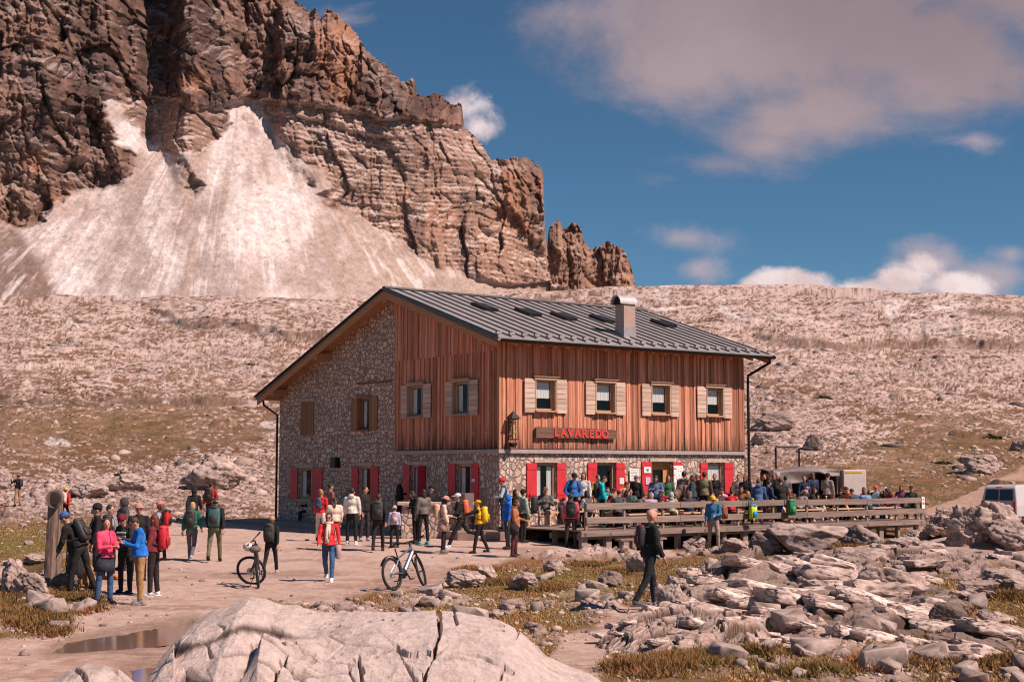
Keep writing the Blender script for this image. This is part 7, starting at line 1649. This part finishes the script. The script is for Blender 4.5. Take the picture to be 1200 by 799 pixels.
# ---- the yard
F = [
 # label, loc, face, H, pose, kwargs
 ('photographer in a black jacket and grey beanie raising a phone on the far left slope', yp(20, 77), 290, 1.74, 'photo', dict(top=BK, legs=KH, hat=('beanie', GY), extras=(phone('phone raised by the photographer on the far left slope'),), pack=(BK2, .8), plab='small black backpack of the photographer on the far left slope')),
 ('small walker in a yellow beanie and red jacket beyond the signpost', yp(76, 60), 5, 1.52, 'walk2', dict(top=RD, legs=BK, hat=('beanie', (.80, .40, .06)), pack=((.66, .50, .48), .95), plab='pinkish white backpack of the walker in the yellow beanie')),
 ('man in black with a blue beanie bending over beside the signpost', gp(93, 697), 285, 1.80, 'lean', dict(top=BK, legs=BK, hat=('beanie', (.05, .11, .30)), shoe=BK, pack=(BK2, .95), plab='big black backpack on the bending man in the blue beanie')),
 ('tall person in black hat and black jacket behind the bending man', gp(112, 688), 250, 1.80, 'stand', dict(top=BK, legs=BK, hat=('beanie', BK), pack=(BK, 1.05), plab='large black rucksack between the bending man and the woman in magenta')),
 ('dark haired man with a grey shirt standing at the back of the waiting group', gp(127, 678), 110, 1.76, 'stand', dict(top=(.30, .28, .30), legs=BK, hair=SH, shoe=OR)),
 ('tall person in a dark grey hooded jacket at the back of the waiting group', gp(143, 668), 230, 1.86, 'stand', dict(top=(.055, .05, .058), legs=BK, hood='up', hat=('x', (.055, .05, .058)), puffy=True)),
 ('woman in a magenta top with a dark jacket tied at the waist and blue jeans', gp(122, 708), 120, 1.63, 'crossed', dict(top=(.74, .07, .15), legs=JN, hair=('long', (.07, .03, .02)), turn=35, shoe=BK, extras=(waist_wrap((.035, .04, .055)),))),
 ('person in a black jacket with two white chest stripes and a red hood', gp(146, 695), 205, 1.66, 'phone', dict(top=BK2, legs=BK, hair=('short', (.16, .02, .02)), hat=('beanie', (.18, .02, .03)), extras=(stripes(WH), phone('phone in the hands of the person with white chest stripes')))),
 ('man in a bright blue jacket and khaki cargo trousers looking at his phone', gp(163, 708), 245, 1.70, 'phone', dict(top=(.02, .17, .60), legs=(.36, .20, .09), hair=('short', (.05, .03, .02)), glasses=True, shoe=(.24, .22, .21), vox=.016, extras=(phone('black phone held by the man in the bright blue jacket'),))),
 ('woman with red brown hair and a maroon jacket behind the man in bright blue', gp(179, 699), 275, 1.68, 'stand', dict(top=(.17, .03, .04), legs=(.03, .02, .02), hair=('long', (.15, .035, .02)), shoe=WH, pack=((.50, .02, .03), 1.0), plab='bright red backpack behind the man in the bright blue jacket')),
 ('person with a peach headband and dark hood in the middle of the waiting group', gp(161, 680), 160, 1.78, 'stand', dict(top=BK, legs=BK, hair=('short', (.03, .02, .015)), hat=('beanie', (.55, .30, .22)), glasses=True)),
 ('woman in a pink beanie and dark vest with pale blue sleeves holding a map', gp(188, 657), 285, 1.66, 'look', dict(top=(.06, .03, .035), sleeve=(.45, .50, .66), legs=BK, hat=('beanie', (.78, .22, .27)), hair=('long', (.10, .05, .03)), pack=((.48, .02, .025), .95, BK), plab='red and black backpack of the woman in the pink beanie', extras=(paper('white folded map held by the woman in the pink beanie'),))),
 ('blonde hiker in a green jacket walking away across the yard', gp(224, 657), 5, 1.68, 'walk', dict(top=(.03, .15, .115), legs=(.14, .12, .13), hair=BLD, shoe=LG, hood='down', pack=(BK2, 1.0), plab='slim black backpack of the blonde hiker in green')),
 ('tall hiker with olive trousers walking away beside the blonde hiker', gp(251, 658), -4, 1.80, 'walk2', dict(top=BK, legs=(.14, .13, .075), hair=SH, shoe=BK, hat=('band', (.35, .30, .30)), pack=((.035, .12, .11), 1.12, BK2), plab='teal and black backpack of the tall hiker in olive trousers')),
 ('person in a black hood further up behind the blonde hiker', yp(227, 50), 0, 1.68, 'walk', dict(top=BK, legs=BK, hood='up', hat=('x', BK))),
 ('hiker in a red jacket further up behind the hiker in olive trousers', yp(246, 57), 10, 1.82, 'walk', dict(top=(.42, .04, .03), legs=BK, hair=SH, pack=(BK, 1.0), plab='black backpack of the hiker in the red jacket further up')),
 ('child in black with a round tan hat standing beside the front bicycle', gp(317, 672), 8, 1.44, 'walk2', dict(top=BK, legs=BK, hat=('beanie', (.48, .26, .15)), hair=('bob', (.12, .06, .03)), shoe=LG, pack=(BK2, 1.1), plab='black backpack with a white bottle on the child in the tan hat')),
 ('woman in a coral red jacket, cream scarf and sunglasses walking towards the camera', gp(385, 681), 183, 1.62, 'walk', dict(top=(.75, .045, .05), legs=(.045, .10, .20), hair=('bob', (.025, .014, .012)), shoe=WH, glasses=True, vox=.016, extras=(scarf((.70, .58, .46)), handbag('pale grey shoulder bag of the woman in coral red', (.48, .36, .36), -1, .58)))),
 ('woman in a red jacket and cream trousers with a small navy backpack, seen from behind', yp(376, 46.5), 20, 1.66, 'stand', dict(top=(.66, .025, .03), legs=(.66, .52, .44), hair=('bun', (.38, .18, .09)), pack=((.05, .06, .11), .8), plab='small round navy backpack on the woman in red and cream')),
 ('man in a dusty pink top near the gable wall behind the woman in red', yp(387, 51), 60, 1.78, 'stand', dict(top=(.25, .10, .10), legs=BK, hair=SH)),
 ('woman in a cream padded jacket with a long ponytail and maroon trousers', yp(392, 43), -15, 1.60, 'look', dict(top=(.68, .52, .42), legs=(.26, .03, .03), hair=('tail', (.06, .025, .018)), puffy=True, fit=1.5, shoe=DG)),
 ('man in an off-white fleece hoodie and black trousers seen from behind', gp(412, 638), 8, 1.76, 'stand', dict(top=(.70, .62, .55), legs=BK, hair=SH, shoe=WH, hood='down', fit=1.5)),
 ('young man in a black jacket facing right beside the off-white hoodie', gp(427, 634), 125, 1.78, 'stand', dict(top=BK, legs=(.045, .03, .035), hair=SH, shoe=LG, turn=-20)),
 ('man in black with a shiny black backpack walking away in the middle of the yard', gp(443, 646), 0, 1.74, 'walk2', dict(top=BK, legs=BK, hair=('short', (.05, .03, .025)), shoe=(.06, .03, .03), pack=(BK2, 1.1), plab='shiny black backpack with pale zips in the middle of the yard')),
 ('child in a pink and pale blue jacket with black leggings', gp(462, 641), -8, 1.26, 'stand', dict(top=(.50, .50, .72), legs=BK, hat=('beanie', (.75, .42, .44)), shoe=BK, pack=((.42, .33, .36), .95, (.70, .40, .42)), plab='little grey and pink backpack on the child')),
 ('bald man in black standing with crossed arms against the shaded gable wall', yp(468, 51.5, .50), 90, 1.80, 'crossed', dict(top=BK, legs=BK, hair=NO, skin=(.42, .20, .14))),
 ('man in black sitting by the first red window of the gable wall', yp(364, 59.0, .42), 255, 1.76, 'sit', dict(top=BK, legs=BK, hair=SH)),
 ('dark haired person in black holding a phone at the left end of the stone counter', gp(487, 636), 240, 1.66, 'phone', dict(top=BK, legs=BK, hair=LD)),
 ('person in a striped grey brown puffer jacket with teal soled shoes', gp(496, 638), -35, 1.72, 'stand', dict(top=(.15, .12, .105), legs=BK, hair=LD, shoe=(.12, .34, .36), puffy=True)),
 ('man in a black jacket and light jeans with orange shoes at the stone counter', gp(504, 629), 95, 1.76, 'look', dict(top=BK, legs=(.14, .25, .42), hat=('cap', BK), shoe=OR)),
 ('woman in a pink bucket hat with a checked jacket tied at her waist', gp(520, 648), 85, 1.68, 'look', dict(top=(.66, .50, .42), legs=BK, hat=('brim', (.62, .30, .26)), hair=LD, shoe=GY, pack=((.62, .40, .26), .95), plab='beige backpack on the woman in the pink bucket hat', extras=(waist_wrap((.42, .24, .21)),))),
 ('man in a white cap and black sweater striding to the left', gp(540, 642), 262, 1.76, 'stride', dict(top=BK, legs=BK, hat=('cap', WH), hair=SH, shoe=WH, pack=((.66, .13, .06), 1.0), plab='orange backpack on the striding man in the white cap')),
 ('person in a yellow cap and yellow jacket with black sleeves reaching to the left', gp(562, 648), 275, 1.58, 'reach', dict(top=(.70, .36, .015), sleeve=BK, legs=BK, hat=('cap', (.78, .36, .01)), pack=((.80, .52, .01), 1.0), plab='bright yellow backpack on the person in the yellow cap')),
 ('man in a red beanie and dark vest reading a leaflet on the stone terrace', yp(590, 46.9, .56), 275, 1.74, 'look', dict(top=(.03, .04, .07), sleeve=(.48, .54, .66), legs=NV, hat=('beanie', (.72, .02, .03)), extras=(paper('white leaflet read by the man in the red beanie', .20, .22),))),
 ('person in a bright blue hooded jacket behind the woman in brown', gp(595, 643), 245, 1.64, 'stand', dict(top=(.015, .16, .60), legs=(.05, .06, .07), hood='up', hat=('x', (.015, .16, .60)))),
 ('woman in a brown coat with fur collar and sunglasses holding a drink', gp(603, 652), 100, 1.64, 'look', dict(top=(.40, .15, .07), legs=(.10, .03, .035), hair=('bob', (.06, .03, .02)), glasses=True, longcoat=.06, shoe=(.06, .03, .03), fit=1.4, extras=(fur_collar((.20, .085, .05)), handbag('black shoulder bag of the woman in the brown coat', BK2, 1, .52)))),
 ('dark haired person on the terrace behind the blue hood', yp(604, 46.0), 110, 1.68, 'stand', dict(top=BK, legs=BK, hair=LD)),
 ('person in a big black cap and pale green jacket on the terrace', yp(613, 45.8), 60, 1.68, 'stand', dict(top=(.33, .42, .36), legs=BK, hat=('beanie', BK), pack=(BK, 1.1), plab='black backpack beside the pale green sleeve on the terrace')),
 ('person in a pink jacket with a black backpack standing before the deck end', gp(669, 642), 2, 1.68, 'stand', dict(top=(.62, .11, .15), legs=(.04, .03, .035), hair=('short', (.04, .02, .015)), shoe=(.03, .03, .03), fit=1.3, pack=(BK, 1.1), plab='black backpack on the pink jacket before the deck end')),
 ('bald man in a black fleece walking past the outcrop in the right foreground', gp(762, 713), 72, 1.80, 'stroll', dict(top=(.020, .022, .021), legs=(.022, .023, .026), hair=NO, skin=(.60, .28, .18), shoe=(.10, .09, .085), vox=.015, turn=15, nod=4, pack=((.03, .025, .03), .78, (.10, .015, .03)), plab='small black and wine red backpack on the bald man')),
 ('man in a yellow cap and blue jacket standing below the deck rail', yp(836, 46.3), 200, 1.76, 'look', dict(top=(.04, .17, .33), legs=(.36, .26, .21), hat=('cap', (.85, .55, .05)), turn=-40, shoe=(.2, .16, .14))),
 ('person in a pink jacket crouching behind the great rock heap by the van', yp(1147, 56, -.05), 250, 1.60, 'sit', dict(top=(.55, .22, .22), legs=MR, hair=LD)),
]
# ---- on the deck
D = lambda px, off, lift=0.: deck_pt(px, off, DZ+lift)
F += [
 ('man in grey hoodie and shorts sitting cross legged in the sun on the wall bench', D(639, -.85), 178, 1.78, 'cross_sit', dict(top=(.11, .105, .11), legs=(.20, .19, .18), shorts=True, hair=('short', (.20, .08, .05)), hat=('cap', (.20, .07, .06)), shoe=WH)),
 ('man in a black cap and blue jacket standing at the left end of the deck', D(672, -2.2), 160, 1.78, 'pockets', dict(top=(.035, .14, .40), legs=BK, hat=('cap', BK), nod=24, pack=(BK, .95), plab='black backpack on the man in black cap and blue jacket')),
 ('dark haired woman with white sleeves seated behind the deck rail', D(690, -3.2), 320, 1.62, 'sit', dict(top=(.10, .085, .09), sleeve=WH, legs=BK, hair=LD)),
 ('woman in a turquoise hooded jacket standing behind the deck rail', D(706, -3.3), 95, 1.68, 'look', dict(top=(.01, .42, .46), legs=BK, hair=('short', (.03, .02, .015)), hood='down', pack=(BK, 1.0), plab='black backpack on the woman in turquoise')),
 ('person in a sand coloured coat bending over the first picnic table', D(719, -2.6), 85, 1.66, 'bend', dict(top=(.50, .33, .20), legs=KH, hair=('short', (.10, .02, .02)))),
 ('person in a dark red cap seated behind the sand coloured coat', D(721, -1.4), 200, 1.70, 'sit', dict(top=(.25, .03, .04), legs=BK, hat=('cap', (.08, .02, .02)))),
 ('woman in a black jacket with long hair drinking at the first picnic table', D(730, -3.0), 95, 1.64, 'eat', dict(top=BK, legs=NV, hair=LD)),
 ('person in black with raised hands opposite the drinking woman', D(738, -2.6), 250, 1.66, 'eat', dict(top=BK2, legs=BK, hair=SH)),
 ('hunched person in a brown grey fleece before the door', D(746, -3.0), 60, 1.60, 'hunch', dict(top=(.20, .15, .13), legs=DG, hair=SB)),
 ('hunched person with a pale green grey hood before the door', D(752, -3.4), 70, 1.56, 'hunch', dict(top=(.10, .10, .10), hood='up', hat=('x', (.42, .44, .38)), legs=DG)),
 ('red haired child in a pink and yellow top facing the camera', D(757, -2.0), 185, 1.36, 'sit', dict(top=(.72, .36, .12), sleeve=(.66, .12, .16), legs=PK, hair=('bob', (.34, .09, .04)))),
 ('long haired woman in a slate blue jacket standing in front of the door', D(769, -2.6), 188, 1.70, 'phone', dict(top=(.12, .17, .30), legs=BK, hair=('long', (.05, .025, .02)))),
 ('person in red seated between the slate blue woman and the bending man', D(777, -2.0), 200, 1.62, 'sit', dict(top=(.40, .04, .05), legs=BK, hair=SH)),
 ('man in a brown jacket bending down right of the door', D(790, -2.5), 70, 1.78, 'bend', dict(top=(.17, .105, .085), legs=DG, hair=SB, puffy=True)),
 ('child in a pale green grey hood below the bending man in brown', D(787, -3.6), 10, 1.40, 'sit', dict(top=(.44, .45, .39), hood='up', hat=('x', (.44, .45, .39)), legs=OL)),
 ('man with short black hair and a grey backpack standing by the patterned poster', D(802, -1.9), 15, 1.82, 'stand', dict(top=(.20, .17, .16), legs=BK, hair=SH, pack=((.12, .13, .15), 1.0), plab='grey backpack of the man by the patterned poster')),
 ('woman with long auburn hair in a dark petrol jacket standing on the deck', D(812, -2.9), 285, 1.70, 'stand', dict(top=(.03, .06, .075), legs=BK, hair=LBn)),
 ('person in a pale grey cap behind the olive vest', D(818, -2.0), 250, 1.76, 'stand', dict(top=(.10, .09, .10), legs=BK, hat=('cap', (.45, .40, .42)))),
 ('man in an olive vest with his back to the camera', D(826, -3.0), 20, 1.80, 'stand', dict(top=(.19, .16, .10), sleeve=(.10, .06, .05), legs=BK, hair=SH)),
 ('person in black seen through the fourth window side of the olive vest', D(838, -1.6), 190, 1.72, 'stand', dict(top=BK, legs=BK, hair=SB)),
 ('child in a mustard yellow jacket seated by the third table', D(836, -3.4), 200, 1.38, 'sit', dict(top=(.55, .40, .05), legs=DG, hair=('bob', (.12, .05, .03)))),
 ('brown haired person in black under the fourth red window', D(845, -2.3), 170, 1.66, 'sit', dict(top=BK, legs=BK, hair=LBn)),
 ('man in a white and lilac shirt looking to the left at the third table', D(851, -3.1), 240, 1.74, 'sit2', dict(top=(.62, .56, .66), legs=NV, hair=SH)),
 ('woman in black with sunglasses holding a red jacket on her lap', D(863, -3.3), 215, 1.68, 'sit2', dict(top=BK, legs=(.55, .02, .03), hair=LD, glasses=True)),
 ('person in a red shell jacket seated left of the woman in sunglasses', D(857, -3.7), 20, 1.58, 'sit', dict(top=(.62, .02, .03), legs=BK, hair=SH, puffy=True)),
 ('boy with blond hair and a dark green and yellow jacket', D(878, -3.3), 200, 1.46, 'sit2', dict(top=(.05, .11, .10), sleeve=(.40, .46, .05), legs=DG, hair=('short', (.42, .22, .09)))),
 ('man in a blue hoodie sitting on the deck rail with his back to the camera', D(889, -4.45), 15, 1.74, 'perch', dict(top=(.06, .11, .24), legs=(.20, .04, .04), hair=SB, hood='down')),
 ('man in a black felt hat facing the camera behind the blue hoodie', D(903, -2.6), 200, 1.80, 'look', dict(top=BK, legs=BK, hat=('brim', (.10, .04, .03)), hair=SB)),
 ('grey haired man standing beside the black felt hat', D(912, -2.3), 230, 1.78, 'stand', dict(top=BK2, legs=BK, hair=('short', (.40, .36, .34)))),
 ('man in a black softshell sitting on the rail above the green backpack', D(917, -4.4), 345, 1.80, 'perch', dict(top=BK, legs=NV, hair=SH)),
 ('person in dark blue leaning beside the blue hoodie on the rail', D(898, -4.1), 60, 1.66, 'perch', dict(top=NV, legs=DG, hair=SH)),
 ('woman in a grey cap and mauve shirt leaning on the fourth picnic table', D(935, -3.7), 60, 1.68, 'hunch', dict(top=(.36, .27, .29), legs=BK, hat=('cap', (.38, .34, .36)), hair=LD)),
 ('child in yellow seated beside the mauve shirt', D(942, -2.9), 210, 1.42, 'sit', dict(top=(.62, .36, .06), legs=DG, hair=SB)),
 ('dark haired woman with a white bag seated at the fourth table', D(951, -3.2), 110, 1.64, 'sit', dict(top=BK, legs=LG, hair=LD)),
 ('man in a dark olive jacket facing left in front of the kiosk', D(958, -2.3), 255, 1.74, 'sit', dict(top=(.05, .045, .035), legs=BK, hair=SH)),
 ('person in a heather grey coat and black beanie standing by the white cabinet', D(970, -2.8), 40, 1.74, 'look', dict(top=(.25, .225, .22), legs=BK, hat=('beanie', (.04, .045, .05)), fit=1.3)),
 ('small person in a pointed dark red beanie before the white cabinet', D(985, -2.3), 190, 1.46, 'sit', dict(top=BK, legs=BK, hat=('bobble', (.12, .02, .02)))),
 ('person in an orange fleece facing left at the fifth table', D(998, -3.0), 260, 1.70, 'sit2', dict(top=(.68, .12, .03), legs=BK, hair=SH)),
 ('person in a navy jacket hunched at the fifth table', D(1007, -3.7), 330, 1.72, 'hunch', dict(top=(.06, .075, .13), legs=BK, hair=SH)),
 ('person in a coral fleece half hidden behind the navy jacket', D(1015, -2.6), 240, 1.60, 'sit', dict(top=(.62, .16, .14), legs=BK, hair=('short', (.14, .03, .03)))),
 ('person in an orange cap and pale blue shirt with raised arms', D(1027, -3.1), 190, 1.72, 'shade_eyes', dict(top=(.22, .34, .46), sleeve=BK, legs=NV, hat=('cap', (.75, .11, .04)))),
 ('person in a dark green jacket and black cap at the far deck end', D(1069, -3.0), 200, 1.68, 'sit', dict(top=(.04, .06, .04), legs=BK, hat=('cap', (.10, .02, .03)))),
]
R2 = random.Random(21)
more = [
 ('woman in a lilac fleece seated at the second table with her back to the rail', 765, -3.9, 350, 'hunch', (.42, .30, .45), LBn, None), ('man in a dark teal shirt seated under the large notice board', 738, -1.0, 175, 'eat', (.03, .12, .14), SH, None),
 ('woman in a cream jumper seated against the wall under the second window', 712, -.9, 180, 'sit', (.62, .52, .44), LD, None), ('man in a red cap seated left of the drinking woman', 724, -3.7, 20, 'sit2', (.10, .09, .10), SH, ('cap', RD)),
 ('man in a tan shirt seated behind the child in the pale green grey hood', 796, -1.1, 190, 'eat', (.42, .28, .17), SB, None), ('woman in a navy top and grey beanie seated below the auburn haired woman', 808, -3.7, 10, 'hunch', NV, LBn, ('beanie', GY)),
 ('man in a black shirt eating under the fourth red window shutter', 858, -1.5, 185, 'eat', BK2, SH, None), ('woman in a rust coloured jacket left of the boy with blond hair', 870, -2.2, 200, 'sit', (.42, .13, .06), LD, None),
 ('person in a grey fleece seated just right of the boy with blond hair', 884, -2.4, 160, 'sit', (.20, .18, .19), SB, None), ('man in a dark checked shirt seated left of the grey cap', 926, -2.0, 200, 'eat', (.16, .06, .06), SH, None),
 ('woman with a pale pink scarf and black coat before the kiosk', 946, -1.6, 190, 'sit', BK, LD, ('band', (.62, .30, .32))), ('man in a slate jacket standing at the kiosk counter', 921, -.6, 10, 'stand', (.10, .11, .14), SH, None),
 ('person in a dark blue puffer standing at the right side of the kiosk', 953, -.4, 345, 'stand', (.035, .05, .10), LBn, None), ('man in a charcoal shirt seated behind the orange fleece', 992, -1.8, 200, 'sit', (.07, .06, .065), SB, None),
 ('woman in a sky blue jacket with her back to the rail near the orange cap', 1018, -3.9, 350, 'hunch', (.16, .28, .45), LBn, None), ('man in a black jacket and white cap right of the orange cap', 1040, -2.9, 210, 'sit2', BK, SH, ('cap', WH)),
 ('woman in a burgundy jacket with dark hair right of the white cap', 1050, -3.5, 250, 'hunch', (.22, .03, .05), LD, None), ('woman in a white jacket standing against the wall between the first two windows', 684, -.8, 190, 'stand', (.60, .56, .54), LD, None), ('man in a mustard fleece standing by the second red window', 700, -.9, 150, 'look', (.45, .28, .05), SB, None),
 ('man in black with a grey cap standing right of the notice board', 746, -.8, 200, 'stand', BK, SH, ('cap', GY)), ('woman in a forest green jacket standing at the right side of the door', 783, -.9, 170, 'look', (.04, .12, .06), LBn, None),
 ('tall man in a grey shirt standing under the right shutter of the last window', 866, -.9, 190, 'stand', (.24, .21, .21), SH, None), ('woman in black and a red headband standing at the end of the refuge wall', 874, -1.4, 200, 'stand', BK, LD, ('band', RD)),
 ('man in a navy jumper standing behind the yellow child at the kiosk', 943, -.9, 185, 'stand', NV, SB, None), ('woman in a plum jacket seated near the last but one rail post', 1057, -2.2, 200, 'sit', (.20, .06, .12), LD, None), ('man in a khaki shirt standing behind the black felt hat', 896, -1.2, 175, 'pockets', (.24, .17, .09), SH, None)]
for lab, px_, off, face, pose, topc, hr_, ht_ in more:
    F.append((lab, D(px_, off), face, R2.uniform(1.6, 1.78), pose, dict(top=topc, legs=R2.choice((BK, DG, NV, KH)), hair=hr_, hat=ht_, shoe=R2.choice((BK2, LG, BR)))))
for lab, loc, face, H, pose, kw in F: make_person(lab, loc, face, H, pose, **{'vox': .024 if loc.y > 34 else .018, **kw})
bake_people()

# rucksacks hanging on and lying by the deck
def loose_pack(label, loc, rz, c, s, second=None, strap_up=.35, lay=0.):
    t = empty('backpack', loc, rz); tag(t, label, 'backpack'); t.rotation_euler = (lay, 0, rz); pack_parts(t, c, lambda x, y, z: V3(x, y, z), None, s, second)
    for s_ in (-1, 1): q = MB(); q.tube([(s_*.07, .0, .18*s), (s_*.05, .05, strap_up*s), (s_*.09, .05, .0), (s_*.11, .0, -.18*s)], .013, 6); o_ = q.build('strap', M_pack, t); setcol(o_, BK2)
    return t
p_ = deck_pt(880, -4.72, 1.16); loose_pack('neon yellow and blue backpack hanging on the outside of the deck rail', p_, TH, (.55, .72, .02), 1.0, (.02, .25, .62))
p_ = deck_pt(925, -4.72, 1.28); loose_pack('dark green backpack hanging on the rail under the black softshell', p_, TH, (.03, .20, .085), 1.1, (.04, .26, .11))
p_ = deck_pt(847, -4.75, 1.14); loose_pack('small rusty red bag hanging on the rail beside the man in the yellow cap', p_, TH, (.26, .07, .045), .8)
p_ = deck_pt(622, -.9, 1.40); loose_pack('bulging black rucksack on the left end of the wall bench', p_, TH+1., (.03, .028, .03), 1.1)
p_ = deck_pt(655, -.8, 1.10); loose_pack('black rucksack slumped on the deck right of the cross legged man', p_, TH+.4, (.03, .028, .03), 1.0)
p_ = V3(-2.35, 48.0, 1.62); loose_pack('large black rucksack lying on the stone counter', p_, 1.2, (.022, .02, .021), 1.25, lay=R(75))
p_ = gp(82, 692)+V3(0, 0, .55); loose_pack('black duffel like rucksack carried low beside the signpost', p_, 2.6, (.022, .02, .021), 1.25)
tg = tag(empty('jacket_bundle', gp(72, 690)+V3(.25, .1, .95), .3), 'dark grey jacket draped in a bundle beside the signpost', 'jacket'); q = MB(); q.ell((0, 0, 0), (.20, .12, .34), 14, 9); q.ell((.08, .03, .22), (.20, .11, .16), 12, 8); o_ = q.build('folded_cloth', M_cloth, tg, True); setcol(o_, (.035, .034, .036))
# glasses, plates and bottles on the tables
rc = random.Random(8)
for ti, (a, b, l) in enumerate(TBL):
    for k_ in range(4):
        x = a+rc.uniform(-.7, .7); y = b+rc.uniform(-.25, .25)
        if k_ % 2: 
            q = MB(); q.tube([(0, 0, 0), (0, 0, .02), (0, 0, .15)], [.032, .034, .040], 10); o_ = q.build('drinking_glass', mat_plain('amber_drink', (.30, .16, .06), .15, spec=.6, var=.1), None, True); o_.location = loc2w(x, y, DZ+.762); tag(o_, 'tall glass with an amber drink on a picnic table of the deck', 'glass', 'glasses on the picnic tables')
        else:
            q = MB(); q.tube([(0, 0, 0), (0, 0, .006), (0, 0, .022)], [.06, .09, .125], 16); o_ = q.build('plate', M_white, None, True); o_.location = loc2w(x, y, DZ+.762); tag(o_, 'white plate on a picnic table of the deck', 'plate', 'plates on the picnic tables')

# brown shepherd dog sitting among the legs of the waiting group
dg0 = gp(103, 690); dog = tag(empty('dog', dg0, R(160)), 'tan and black shepherd dog sitting between the legs of the waiting group', 'dog')
mb = MB(); mb.tube([(0, -.20, .18), (0, -.05, .32), (0, .10, .46), (0, .14, .58)], [.13, .145, .13, .085], 12); mb.ell((0, -.20, .15), (.14, .15, .15), 12, 8)
mb.ell((0, .18, .66), (.068, .085, .075), 12, 8); mb.tube([(0, .22, .65), (0, .34, .62)], [.046, .028], 10)
for s_ in (-1, 1):
    mb.tube([(s_*.075, .10, .42), (s_*.08, .12, .22), (s_*.075, .13, .05)], [.055, .035, .028], 8); mb.ell((s_*.075, .16, .03), (.034, .055, .028), 8, 6)
    mb.tube([(s_*.10, -.22, .16), (s_*.14, -.02, .20)], [.085, .055], 8); mb.tube([(s_*.14, -.02, .20), (s_*.13, -.14, .05)], [.045, .03], 8); mb.ell((s_*.13, -.06, .03), (.034, .09, .028), 8, 6)
    mb.prism([(s_*.062-.028, 0), (s_*.062+.028, 0), (s_*.066, .095)], 'y', .15, .175); 
    for i in range(6): mb.v[-1-i] = (mb.v[-1-i][0], mb.v[-1-i][1], mb.v[-1-i][2]+.71)
mb.tube([(0, -.32, .10), (.05, -.46, .05), (.16, -.54, .04)], [.045, .04, .02], 8)
def dogc(co, cc):
    dk_ = sstep(.02, -.06, co[:, 1])*sstep(.2, .34, co[:, 2])+sstep(.30, .34, co[:, 1])*(co[:, 2] > .5); return cc+(np.array([.03, .022, .018])-cc)*np.clip(dk_, 0, 1)[:, None]
blend_obj('body', mb, M_hair, dog, (.42, .22, .10), .014, 2, .004, None, dogc); bake_people()
